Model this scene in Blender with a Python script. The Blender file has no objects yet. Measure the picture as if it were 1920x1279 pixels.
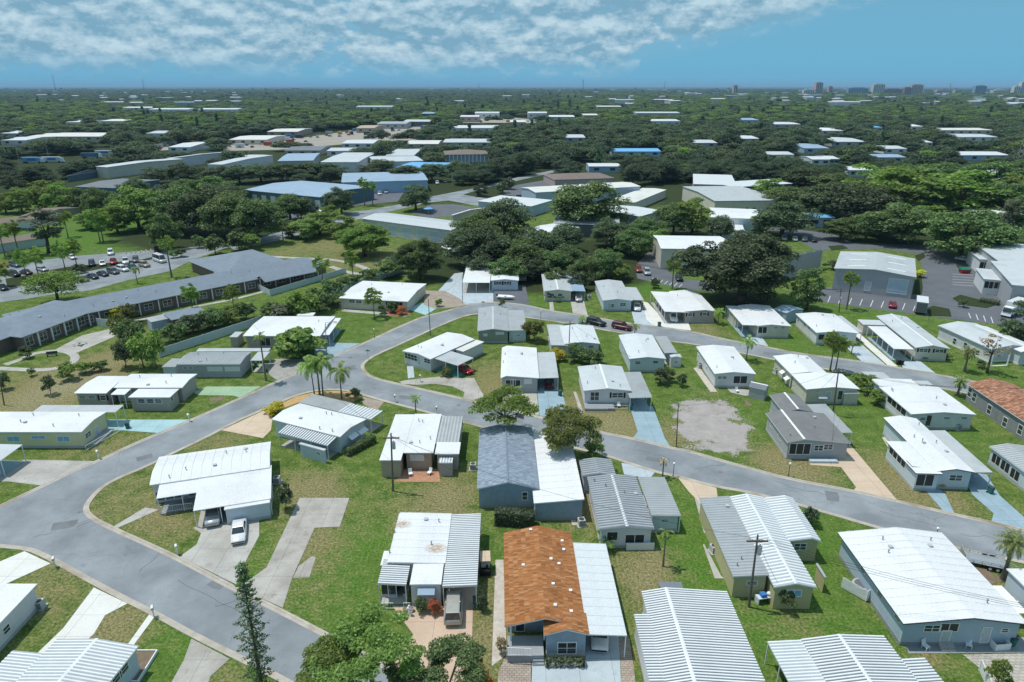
import bpy, bmesh, math, random
import numpy as np
from mathutils import Vector, Matrix
R = math.radians
random.seed(7)
SC = bpy.context.scene
COL = SC.collection
# ------------------------------------------------------------------ camera
CAMH, FPX, PITCH = 52.0, 1280.0, R(20.5)
cam_d = bpy.data.cameras.new('camera'); cam = bpy.data.objects.new('camera', cam_d); COL.objects.link(cam)
cam_d.sensor_width = 36; cam_d.lens = 24.0; cam_d.clip_start = .5; cam_d.clip_end = 90000
cam.location = (0, 0, CAMH); cam.rotation_euler = (R(90)-PITCH, 0, 0)
SC.camera = cam
# ------------------------------------------------------------------ sun, sky, exposure
SUN_EL = R(70); SHD = Vector((1, -.33, 0)).normalized()
sun_d = bpy.data.lights.new('sun', 'SUN'); sun_d.energy = 4.0; sun_d.angle = R(.55); sun_d.color = (1, .955, .88)
sun = bpy.data.objects.new('sun', sun_d); COL.objects.link(sun)
_d = Vector((SHD.x*math.cos(SUN_EL), SHD.y*math.cos(SUN_EL), -math.sin(SUN_EL)))
sun.rotation_euler = _d.to_track_quat('-Z', 'Y').to_euler(); sun.location = (-60, 60, 300)
W = bpy.data.worlds.new('World'); SC.world = W; W.use_nodes = True
def build_world():
    nt = W.node_tree; N = nt.nodes; L = nt.links; N.clear()
    def nd(t, **k):
        n = N.new(t)
        for a, b in k.items(): setattr(n, a, b)
        return n
    def mth(op, a, b=None, c=None, clamp=False):
        n = nd('ShaderNodeMath', operation=op, use_clamp=clamp)
        for i, x in enumerate((a, b, c)):
            if x is None: continue
            if isinstance(x, (int, float)): n.inputs[i].default_value = x
            else: L.new(x, n.inputs[i])
        return n.outputs[0]
    def mixc(f, a, b, bt='MIX'):
        n = nd('ShaderNodeMix', data_type='RGBA', blend_type=bt)
        for i, x in ((0, f), (6, a), (7, b)):
            if isinstance(x, (int, float)): n.inputs[i].default_value = x
            elif isinstance(x, tuple): n.inputs[i].default_value = (*x, 1)
            else: L.new(x, n.inputs[i])
        return n.outputs[2]
    sky = nd('ShaderNodeTexSky', sky_type='NISHITA'); sky.sun_disc = False
    sky.sun_elevation = SUN_EL; sky.sun_rotation = math.atan2(-SHD.x, -SHD.y)
    sky.altitude = 0; sky.air_density = 1.0; sky.dust_density = .35; sky.ozone_density = 2.0
    tc = nd('ShaderNodeTexCoord'); sep = nd('ShaderNodeSeparateXYZ'); L.new(tc.outputs['Generated'], sep.inputs[0])
    x, y, z = sep.outputs
    zz = mth('MAXIMUM', z, 0.0)
    az = mth('ARCTAN2', x, y)
    def noise(off, sc, det, rough=.6):
        cb = nd('ShaderNodeCombineXYZ')
        L.new(mth('MULTIPLY', x, .9), cb.inputs[0]); L.new(mth('MULTIPLY', y, .9), cb.inputs[1]); L.new(mth('ADD', mth('MULTIPLY', z, 1.75), off), cb.inputs[2])
        n = nd('ShaderNodeTexNoise'); n.inputs['Scale'].default_value = sc; n.inputs['Detail'].default_value = det; n.inputs['Roughness'].default_value = rough
        L.new(cb.outputs[0], n.inputs['Vector']); return n.outputs[0]
    n1 = noise(0, 30, 9, .60); n2 = noise(.016, 30, 9, .60); big = noise(5.3, 9, 4)
    # where the cloud field lies: it thins out low on the horizon and to the right
    ele = mth('MULTIPLY', zz, 57.3)
    low = mth('ADD', .35, mth('MULTIPLY', mth('MAXIMUM', mth('SUBTRACT', az, .13), 0.0), 15.0))
    cover = mth('MULTIPLY', mth('SUBTRACT', ele, low), .5, clamp=True)
    dens = mth('ADD', mth('ADD', n1, mth('MULTIPLY', mth('SUBTRACT', big, .5), 1.1)), mth('MULTIPLY', cover, .26))
    mask = nd('ShaderNodeMapRange'); mask.interpolation_type = 'SMOOTHSTEP'
    L.new(dens, mask.inputs[0]); mask.inputs[1].default_value = .49; mask.inputs[2].default_value = .62
    m = mth('MULTIPLY', mask.outputs[0], cover, clamp=True)
    n3 = noise(5.34, 9, 4)
    lit = mth('ADD', mth('ADD', .36, mth('MULTIPLY', mth('SUBTRACT', n1, n2), 3.4)), mth('MULTIPLY', mth('SUBTRACT', big, n3), 1.6), clamp=True)
    ccol = mixc(lit, (2.3, 4.5, 6.1), (6.3, 8.2, 9.2))
    base = mixc(1.0, sky.outputs[0], (.62, .82, .95), 'MULTIPLY')
    hz = nd('ShaderNodeMapRange'); hz.interpolation_type = 'SMOOTHSTEP'; L.new(zz, hz.inputs[0]); hz.inputs[1].default_value = 0; hz.inputs[2].default_value = .26; hz.inputs[3].default_value = .95; hz.inputs[4].default_value = 0
    base = mixc(hz.outputs[0], base, (1.62, 5.0, 7.5))
    base = mixc(mth('MULTIPLY', cover, .40), base, (2.9, 5.4, 7.2))
    col = mixc(mth('MULTIPLY', m, .92), base, ccol)
    bg = nd('ShaderNodeBackground'); bg.inputs[1].default_value = .1
    L.new(col, bg.inputs[0]); out = nd('ShaderNodeOutputWorld'); L.new(bg.outputs[0], out.inputs[0])
build_world()
vs = SC.view_settings; vs.view_transform = 'Standard'; vs.look = 'None'; vs.gamma = 1; vs.exposure = -.18; vs.use_curve_mapping = False
SC.render.engine = 'CYCLES'; SC.cycles.use_denoising = True
SC.cycles.max_bounces = 6; SC.cycles.diffuse_bounces = 3; SC.cycles.glossy_bounces = 2; SC.cycles.transmission_bounces = 3
SC.cycles.transparent_max_bounces = 6; SC.cycles.volume_bounces = 0; SC.cycles.use_fast_gi = False; SC.cycles.sample_clamp_indirect = 4
# ------------------------------------------------------------------ helpers
CP, SP = math.cos(PITCH), math.sin(PITCH)
def ray(u, v):
    x = (u-960)/FPX; y = -(v-639.5)/FPX
    return Vector((x, y*SP+CP, y*CP-SP))
def P(u, v, h=0.0):                       # photo pixel -> point of the place at height h
    d = ray(u, v); t = (h-CAMH)/d.z
    return Vector((d.x*t, d.y*t, h))
def PX(p):                                # point -> photo pixel
    q = Vector(p)-Vector((0, 0, CAMH)); zc = q.y*CP-q.z*SP; yc = q.y*SP+q.z*CP
    return 960+FPX*q.x/zc, 639.5-FPX*yc/zc, zc
def tag(o, label, cat, group=None, kind=None):
    if label: o['label'] = label
    if cat: o['category'] = cat
    if group: o['group'] = group
    if kind: o['kind'] = kind
    return o
def empty(name, loc, rz=0.0):
    o = bpy.data.objects.new(name, None); COL.objects.link(o); o.location = loc; o.rotation_euler = (0, 0, rz); o.empty_display_size = .3
    return o
def link(name, me, parent=None, loc=None, rz=None):
    o = bpy.data.objects.new(name, me); COL.objects.link(o)
    if parent is not None: o.parent = parent
    if loc is not None: o.location = loc
    if rz is not None: o.rotation_euler = (0, 0, rz)
    return o
class MB:
    def __init__(s): s.v = []; s.f = []; s.m = []
    def quad(s, *p, m=0):
        n = len(s.v); s.v += [tuple(q) for q in p]; s.f.append(tuple(range(n, n+len(p)))); s.m.append(m)
    def hexa(s, b, t, m=0, mt=None):      # 4 bottom points (ccw), 4 top points
        n = len(s.v); s.v += [tuple(q) for q in b]+[tuple(q) for q in t]
        s.f += [(n+3, n+2, n+1, n), (n+4, n+5, n+6, n+7)]+[(n+i, n+(i+1) % 4, n+4+(i+1) % 4, n+4+i) for i in range(4)]
        s.m += [m, m if mt is None else mt]+[m]*4
    def box(s, x0, x1, y0, y1, z0, z1, m=0, mt=None):
        s.hexa([(x0, y0, z0), (x1, y0, z0), (x1, y1, z0), (x0, y1, z0)], [(x0, y0, z1), (x1, y0, z1), (x1, y1, z1), (x0, y1, z1)], m, mt)
    def slab(s, a, b, c, d, t, m=0, ms=None):  # top quad ccw, thickness t down; sides take ms
        ms = m if ms is None else ms
        lo = [(q[0], q[1], q[2]-t) for q in (a, b, c, d)]; n = len(s.v); s.v += lo+[tuple(q) for q in (a, b, c, d)]
        s.f += [(n+3, n+2, n+1, n), (n+4, n+5, n+6, n+7)]+[(n+i, n+(i+1) % 4, n+4+(i+1) % 4, n+4+i) for i in range(4)]
        s.m += [ms, m]+[ms]*4
    def prism(s, poly, z0, z1, m=0):
        n = len(s.v); k = len(poly); s.v += [(x, y, z0) for x, y in poly]+[(x, y, z1) for x, y in poly]
        s.f += [tuple(range(n+k-1, n-1, -1)), tuple(range(n+k, n+2*k))]+[(n+i, n+(i+1) % k, n+k+(i+1) % k, n+k+i) for i in range(k)]
        s.m += [m]*(k+2)
    def ext(s, prof, ax, a0, a1, m=0):    # profile of (t, z) extruded along axis ax ('u': t is y; 'v': t is x)
        n = len(s.v); k = len(prof)
        for a in (a0, a1):
            s.v += [((a, t, z) if ax == 'u' else (t, a, z)) for t, z in prof]
        fl = (ax == 'u')
        A = tuple(range(n, n+k)); B = tuple(range(n+k, n+2*k))
        s.f.append(A[::-1] if fl else A); s.f.append(B if fl else B[::-1])
        for i in range(k):
            j = (i+1) % k; q = (n+i, n+j, n+k+j, n+k+i); s.f.append(q if fl else q[::-1])
        s.m += [m]*(k+2)
    def tube(s, p0, p1, r0, r1=None, n=6, m=0, cap=True):
        r1 = r0 if r1 is None else r1
        p0, p1 = Vector(p0), Vector(p1); d = (p1-p0).normalized(); a = d.orthogonal().normalized(); b = d.cross(a); k = len(s.v)
        for p, r in ((p0, r0), (p1, r1)):
            for i in range(n):
                t = 2*math.pi*i/n; s.v.append(tuple(p+a*(r*math.cos(t))+b*(r*math.sin(t))))
        for i in range(n): s.f.append((k+i, k+(i+1) % n, k+n+(i+1) % n, k+n+i)); s.m.append(m)
        if cap: s.f += [tuple(range(k+n-1, k-1, -1)), tuple(range(k+n, k+2*n))]; s.m += [m, m]
    def path(s, pts, rad, n=6, m=0):
        for i in range(len(pts)-1): s.tube(pts[i], pts[i+1], rad[i], rad[i+1], n, m, cap=(i in (0, len(pts)-2)))
    def ball(s, c, rx, ry=None, rz=None, n=8, k=5, m=0, jit=0, rng=None):
        ry = ry or rx; rz = rz or rx; b = len(s.v); c = Vector(c)
        s.v.append((c.x, c.y, c.z-rz))
        for j in range(1, k):
            ph = -math.pi/2+math.pi*j/k
            for i in range(n):
                t = 2*math.pi*i/n; q = 1+(rng.uniform(-jit, jit) if rng else 0)
                s.v.append((c.x+rx*q*math.cos(ph)*math.cos(t), c.y+ry*q*math.cos(ph)*math.sin(t), c.z+rz*q*math.sin(ph)))
        s.v.append((c.x, c.y, c.z+rz)); T = len(s.v)-1
        for i in range(n):
            i2 = (i+1) % n
            s.f.append((b, b+1+i2, b+1+i)); s.f.append((T, b+1+(k-2)*n+i, b+1+(k-2)*n+i2)); s.m += [m, m]
            for j in range(k-2): s.f.append((b+1+j*n+i, b+1+j*n+i2, b+1+(j+1)*n+i2, b+1+(j+1)*n+i)); s.m.append(m)
    def mesh(s, name, mats, smooth=False):
        me = bpy.data.meshes.new(name); me.from_pydata(s.v, [], s.f)
        for q in (mats if isinstance(mats, (list, tuple)) else [mats]): me.materials.append(MT(q))
        me.polygons.foreach_set('material_index', s.m)
        if smooth: me.polygons.foreach_set('use_smooth', [True]*len(s.f))
        me.update(); return me
    def build(s, name, mats, parent=None, loc=None, rz=None, smooth=False):
        return link(name, s.mesh(name, mats, smooth), parent, loc, rz)
# ------------------------------------------------------------------ materials
MATS = {}
def MT(n): return MATS[n] if isinstance(n, str) else n
class NT:
    def __init__(s, name):
        s.mat = bpy.data.materials.new(name); s.mat.use_nodes = True; s.t = s.mat.node_tree; s.N = s.t.nodes; s.L = s.t.links
        s.b = s.N['Principled BSDF']; s.out = s.N['Material Output']; MATS[name] = s.mat
        s.tc = s.N.new('ShaderNodeTexCoord')
    def nd(s, t, **k):
        n = s.N.new(t)
        for a, b in k.items(): setattr(n, a, b)
        return n
    def put(s, sock, x):
        if isinstance(x, (int, float)): sock.default_value = x
        elif isinstance(x, tuple): sock.default_value = (*x, 1) if len(x) == 3 and sock.type == 'RGBA' else x
        else: s.L.new(x, sock)
    def noise(s, sc, det=4, rough=.6, vec=None, out=0, dist=0):
        n = s.nd('ShaderNodeTexNoise'); n.inputs['Scale'].default_value = sc; n.inputs['Detail'].default_value = det; n.inputs['Roughness'].default_value = rough; n.inputs['Distortion'].default_value = dist
        s.L.new(vec if vec is not None else s.tc.outputs['Object'], n.inputs['Vector']); return n.outputs[out]
    def ramp(s, x, a, b, lo=0., hi=1.):
        n = s.nd('ShaderNodeMapRange'); s.put(n.inputs[0], x); n.inputs[1].default_value = a; n.inputs[2].default_value = b; n.inputs[3].default_value = lo; n.inputs[4].default_value = hi; return n.outputs[0]
    def mix(s, f, a, b, bt='MIX'):
        n = s.nd('ShaderNodeMix', data_type='RGBA', blend_type=bt); s.put(n.inputs[0], f); s.put(n.inputs[6], a); s.put(n.inputs[7], b); return n.outputs[2]
    def math(s, op, a, b=0., clamp=False):
        n = s.nd('ShaderNodeMath', operation=op, use_clamp=clamp); s.put(n.inputs[0], a); s.put(n.inputs[1], b); return n.outputs[0]
    def bump(s, h, st=.3, d=.05):
        n = s.nd('ShaderNodeBump'); n.inputs['Strength'].default_value = st; n.inputs['Distance'].default_value = d; s.L.new(h, n.inputs['Height']); s.L.new(n.outputs[0], s.b.inputs['Normal'])
    def fin(s, col, rough=.7, metal=0., spec=None):
        s.put(s.b.inputs['Base Color'], col); s.put(s.b.inputs['Roughness'], rough); s.put(s.b.inputs['Metallic'], metal)
        if spec is not None: s.put(s.b.inputs['Specular IOR Level'], spec)
        return s.mat
def sc3(c, k): return tuple(min(1, x*k) for x in c)
def surf(name, c, var=.12, sc=1.5, rough=.75, c2=None, fine=None, bump=0, metal=0., spec=.3, amt=.5):
    """plain painted / built surface: base colour broken by soft blotches, a fine grain and streaks of wear"""
    t = NT(name); c2 = c2 or sc3(c, 1-2*var)
    n = t.noise(sc, 5, .65)
    col = t.mix(t.ramp(n, .35, .7), sc3(c, 1+var*.5), sc3(c, 1-var))
    d = t.noise(sc*.37, 3, .6); col = t.mix(t.ramp(d, .52, .75, 0, amt), col, c2)
    g = t.noise(fine or 14, 2, .7); col = t.mix(1.0, col, t.mix(t.ramp(g, .25, .75), (.86, .86, .86), (1.1, 1.1, 1.1)), 'MULTIPLY')
    if bump: t.bump(g, bump, .02)
    return t.fin(col, rough, metal, spec)
def lined(name, c, axis, pitch, depth=.35, var=.08, rough=.7, dark=.72, metal=0, c2=None):
    """sheet with lines every pitch metres along local axis: siding laps, seams"""
    t = NT(name); sp = t.nd('ShaderNodeSeparateXYZ'); t.L.new(t.tc.outputs['Object'], sp.inputs[0])
    f = t.math('FRACT', t.math('DIVIDE', sp.outputs['XYZ'.index(axis)], pitch))
    n = t.noise(1.3, 5, .65); col = t.mix(t.ramp(n, .35, .7), sc3(c, 1.04), c2 or sc3(c, 1-2*var))
    ln = t.ramp(f, .84, .95); col = t.mix(t.math('MULTIPLY', ln, .7), col, sc3(c, dark))
    t.bump(t.math('SUBTRACT', 1.0, ln), depth, .03)
    return t.fin(col, rough, metal, .3)
# ---- material list
surf('roof_white', (.69, .71, .735), .06, .35, .6, c2=(.50, .505, .50), amt=.42, fine=5)
surf('roof_white2', (.60, .635, .665), .06, .5, .55, c2=(.52, .54, .55), amt=.45, fine=5)
surf('roof_cream', (.66, .66, .63), .07, .5, .6, c2=(.45, .44, .41), amt=.5)
surf('roof_grey', (.36, .39, .42), .10, .5, .6, c2=(.24, .25, .27), amt=.6)
surf('roof_ltgrey', (.52, .56, .59), .07, .4, .55, c2=(.36, .39, .41), amt=.55)
surf('roof_dark', (.17, .19, .215), .12, .6, .75, c2=(.11, .12, .14), amt=.5)
surf('roof_blue', (.30, .40, .52), .08, .3, .5, c2=(.22, .30, .40), amt=.5)
surf('roof_blueb', (.16, .42, .72), .08, .3, .5)
surf('roof_brown', (.20, .155, .135), .12, .6, .8)
t = NT('rust'); _l = t.nd('ShaderNodeVectorMath', operation='LENGTH'); t.L.new(t.tc.outputs['Object'], _l.inputs[0]); _n = t.noise(3.5, 5, .7); t.fin(t.mix(_n, (.42, .25, .12), (.55, .40, .26)), .8); t.put(t.b.inputs['Alpha'], t.math('MULTIPLY', t.ramp(_l.outputs['Value'], .25, 1.0, 1, 0), t.ramp(_n, .38, .62), True))
surf('metal_pan_shaded', (.155, .175, .195), .14, .9, .5, c2=(.12, .13, .14), amt=.6)  # dark pan tone: the shade side of the ribs is put into the colour
surf('metal_rib', (.70, .735, .76), .06, .8, .42, c2=(.55, .56, .56), amt=.35)
surf('metal_pan_shaded2', (.36, .395, .425), .10, .9, .5, c2=(.27, .28, .30), amt=.5)
surf('metal_grey', (.45, .48, .50), .08, .7, .5, c2=(.30, .31, .32), amt=.5)
surf('metal_grey2', (.33, .355, .37), .08, .7, .5, c2=(.22, .23, .24), amt=.5)
surf('wall_white', (.68, .70, .72), .05, 1, .6, c2=(.50, .51, .51), amt=.4)
surf('wall_blue', (.42, .52, .62), .05, 1, .6)
surf('wall_paleblue', (.55, .64, .70), .05, 1, .6)
surf('wall_yellow', (.66, .64, .40), .05, 1, .65)
surf('wall_olive', (.50, .46, .27), .06, 1, .65)
surf('wall_cream', (.62, .59, .50), .05, 1, .65, c2=(.47, .44, .37))
surf('wall_tan', (.44, .36, .28), .06, 1, .7)
surf('wall_taupe', (.42, .38, .36), .05, 1, .65)
surf('wall_grey', (.40, .42, .44), .05, 1, .65)
surf('wall_dkgrey', (.13, .14, .155), .08, 1, .65)
surf('wall_sage', (.30, .33, .28), .05, 1, .65)
surf('wall_brick', (.22, .16, .14), .15, 2, .8)
surf('wall_teal', (.09, .16, .19), .08, .6, .6)
surf('wall_ltblue', (.33, .50, .66), .06, .6, .6)
surf('wall_pink', (.48, .38, .36), .06, 1, .7)
surf('skirt', (.45, .47, .48), .08, 1, .7)
lined('siding_blue', (.30, .38, .47), 'Z', .2, .3)
lined('siding_grey', (.25, .265, .28), 'Z', .22, .4)
lined('siding_white', (.62, .66, .69), 'Z', .2, .25)
lined('wall_metal', (.60, .62, .60), 'Z', 1.2, .2)
surf('trim', (.78, .80, .81), .04, 2, .5)
surf('trim_dark', (.06, .065, .07), .1, 2, .5)
surf('shutter', (.02, .022, .026), .1, 2, .5)
surf('deck_grey', (.30, .32, .34), .1, 1, .7)
surf('wood', (.28, .20, .13), .2, 3, .8)
surf('pole_wood', (.16, .135, .115), .2, 3, .85)
surf('pole_grey', (.38, .38, .37), .1, 3, .7)
surf('rubber', (.015, .015, .016), .1, 4, .7)
surf('steel', (.50, .52, .54), .1, 3, .4, metal=.6)
surf('ac_metal', (.50, .52, .52), .1, 4, .5)
surf('black', (.012, .012, .013), .1, 4, .5)
surf('plastic_red', (.45, .03, .03), .1, 3, .4)
surf('plastic_green', (.02, .16, .14), .1, 3, .5)
surf('plastic_blue', (.05, .20, .55), .1, 3, .5)
surf('terracotta', (.50, .20, .10), .1, 3, .7)
t = NT('glass'); n = t.noise(.9, 3); t.fin(t.mix(t.ramp(n, .35, .65), (.018, .024, .03), (.06, .075, .09)), .08, 0, .7)
t = NT('blind'); n = t.noise(2, 2); t.fin(t.mix(n, (.55, .57, .58), (.75, .77, .78)), .3)
t = NT('bluewin'); n = t.noise(2, 2); t.fin(t.mix(n, (.10, .33, .52), (.22, .52, .70)), .25, 0, .5)
t = NT('screen'); n = t.noise(3, 2); t.fin(t.mix(n, (.012, .014, .016), (.035, .04, .045)), .5)
t = NT('lens'); t.fin((.85, .87, .88), .15)
t = NT('tail'); t.fin((.40, .012, .012), .2)
# paving
surf('asphalt_dark', (.125, .135, .155), .12, .25, .9, c2=(.085, .09, .10), fine=9, amt=.6)
def asphalt():
    t = NT('asphalt'); n = t.noise(.16, 5, .62); col = t.mix(t.ramp(n, .36, .66), (.185, .207, .228), (.285, .312, .340))
    f = t.noise(9, 3, .7); col = t.mix(1.0, col, t.mix(t.ramp(f, .3, .7), (.86, .86, .86), (1.12, 1.12, 1.12)), 'MULTIPLY')
    w = t.nd('ShaderNodeTexVoronoi', feature='DISTANCE_TO_EDGE'); w.inputs['Scale'].default_value = .085
    wv = t.nd('ShaderNodeVectorMath', operation='ADD'); nz = t.nd('ShaderNodeVectorMath', operation='SCALE'); nz.inputs[3].default_value = 2.6
    t.L.new(t.noise(.35, 4, .6, out=1), nz.inputs[0]); t.L.new(nz.outputs[0], wv.inputs[0]); t.L.new(t.tc.outputs['Object'], wv.inputs[1]); t.L.new(wv.outputs[0], w.inputs['Vector'])
    cr = t.ramp(w.outputs[0], .0, .0045, .55, 0); col = t.mix(cr, col, (.13, .135, .14))
    d = t.noise(.9, 4, .7); col = t.mix(t.ramp(d, .60, .78, 0, .6), col, (.150, .160, .175)); d2 = t.noise(.045, 2, .5); col = t.mix(t.ramp(d2, .56, .60, 0, .28), col, (.17, .185, .20))
    t.bump(f, .2, .02); t.fin(col, .88, 0, .25)
asphalt()
surf('asphalt_patch', (.175, .19, .205), .15, .8, .9); surf('asphalt_seal', (.10, .108, .118), .15, 2, .8)
surf('kerb_concrete', (.44, .40, .35), .22, .5, .85, c2=(.24, .18, .11), amt=1.0, fine=6)
def slabmat(name, c, c2, sc=.5, joint=0, amt=.6, wear=None):
    t = NT(name); n = t.noise(sc, 6, .66); col = t.mix(t.ramp(n, .38, .68), c, c2)
    b = t.noise(sc*2.7, 4, .7); col = t.mix(t.ramp(b, .58, .8, 0, amt), col, wear or sc3(c2, .7))
    f = t.noise(12, 2); col = t.mix(1.0, col, t.mix(t.ramp(f, .3, .7), (.9, .9, .9), (1.08, 1.08, 1.08)), 'MULTIPLY')
    if joint:
        br = t.nd('ShaderNodeTexBrick'); br.offset = .5 if joint < 1 else 0; br.inputs['Scale'].default_value = 1
        br.inputs['Brick Width'].default_value = joint; br.inputs['Row Height'].default_value = joint if joint >= 1 else joint*.6
        br.inputs['Mortar Size'].default_value = .03 if joint < 1 else .02
        br.inputs['Color1'].default_value = (1, 1, 1, 1); br.inputs['Color2'].default_value = (.8, .8, .8, 1) if joint < 1 else (.97, .97, .97, 1); br.inputs['Mortar'].default_value = (.5, .5, .5, 1)
        t.L.new(t.tc.outputs['Object'], br.inputs['Vector']); col = t.mix(1.0, col, br.outputs[0], 'MULTIPLY')
    t.bump(f, .15, .02); t.fin(col, .85, 0, .25)
slabmat('conc_white', (.70, .70, .68), (.63, .63, .60), .4, 3.0, .3)
slabmat('conc_grey', (.46, .45, .425), (.33, .32, .30), .3, 3.4, .8, (.22, .19, .16))
slabmat('conc_dirty', (.44, .42, .39), (.29, .27, .245), .28, 3.0, .9, (.20, .15, .11))
slabmat('conc_tan', (.60, .48, .37), (.52, .41, .31), .35, 3.6, .4)
slabmat('conc_pink', (.58, .44, .34), (.50, .37, .28), .35, 4, .4)
slabmat('conc_blue', (.31, .42, .49), (.25, .35, .41), .4, 3.2, .8, (.22, .25, .26))
slabmat('conc_ltblue', (.46, .53, .58), (.39, .45, .50), .4, 3.2, .7, (.30, .32, .33))
slabmat('conc_turq', (.36, .54, .58), (.30, .47, .51), .4, 3.2, .3)
slabmat('conc_green', (.33, .46, .31), (.27, .40, .26), .4, 3.2, .4)
slabmat('conc_teal', (.10, .36, .29), (.08, .29, .24), .5, 0, .4)
slabmat('pavers_grey', (.46, .45, .43), (.37, .36, .34), .5, .45, .5)
slabmat('pavers_tan', (.46, .39, .33), (.36, .30, .25), .5, .45, .5)
slabmat('pavers_beige', (.55, .52, .46), (.47, .44, .39), .5, .6, .3)
slabmat('patio_orange', (.55, .30, .19), (.48, .25, .15), .5, .5, .3)
slabmat('mulch', (.52, .34, .17), (.44, .27, .12), 1.2, 0, .6, (.30, .17, .08))
slabmat('mulch_red', (.34, .15, .09), (.26, .11, .07), 1.2, 0, .6)
slabmat('gravel', (.55, .51, .46), (.42, .37, .32), 1.5, 0, .8, (.30, .22, .18))
slabmat('soil', (.22, .17, .12), (.15, .11, .08), 1, 0, .6)
t = NT('paint_white'); t.fin(t.mix(t.ramp(t.noise(3, 4), .4, .7), (.72, .72, .70), (.5, .5, .49)), .8)
def grassmat():
    t = NT('grass'); at = t.nd('ShaderNodeAttribute', attribute_name='patch'); sp = t.nd('ShaderNodeSeparateColor'); t.L.new(at.outputs['Color'], sp.inputs[0])
    dry, lush, sand = sp.outputs
    a = t.noise(.055, 5, .6); b = t.noise(.5, 6, .72); c = t.noise(3.2, 5, .78); d = t.noise(9, 2, .6)
    g = t.mix(t.ramp(b, .34, .66), (.055, .105, .022), (.155, .218, .056))
    g = t.mix(t.math('MULTIPLY', t.ramp(a, .36, .66), lush, True), g, (.085, .172, .030))
    br = t.mix(c, (.16, .138, .065), (.30, .255, .14))
    k = t.math('ADD', t.math('MULTIPLY', t.math('SUBTRACT', b, .5), 1.5), t.math('MULTIPLY', t.math('SUBTRACT', c, .5), 1.25))
    k = t.math('ADD', k, t.math('MULTIPLY', t.math('SUBTRACT', a, .5), 1.0))
    k = t.math('ADD', k, t.math('MULTIPLY', dry, .55))
    g = t.mix(t.ramp(k, .09, .62, 0, .85), g, br)
    sp2 = t.math('ADD', t.noise(5.5, 3, .8), t.math('MULTIPLY', dry, .07)); g = t.mix(t.ramp(sp2, .66, .72, 0, .7), g, (.42, .40, .33))
    g = t.mix(1.0, g, t.mix(t.ramp(c, .33, .67), (.40, .43, .34), (1.5, 1.46, 1.4)), 'MULTIPLY')
    sc = t.math('ADD', sand, t.math('MULTIPLY', t.ramp(sand, .02, .3), t.math('ADD', t.math('MULTIPLY', t.math('SUBTRACT', c, .5), 1.3), t.math('MULTIPLY', t.math('SUBTRACT', t.noise(.22, 4, .6), .5), 2.6)))); g = t.mix(t.ramp(sc, .45, .62), g, t.mix(t.ramp(b, .35, .65), (.40, .37, .355), (.31, .285, .275)))
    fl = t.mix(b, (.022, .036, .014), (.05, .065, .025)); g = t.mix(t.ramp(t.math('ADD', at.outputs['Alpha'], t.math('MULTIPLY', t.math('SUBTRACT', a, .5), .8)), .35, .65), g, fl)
    t.bump(t.math('ADD', c, t.math('MULTIPLY', d, .5)), .6, .12); t.fin(g, .95, 0, .1)
grassmat()
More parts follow.
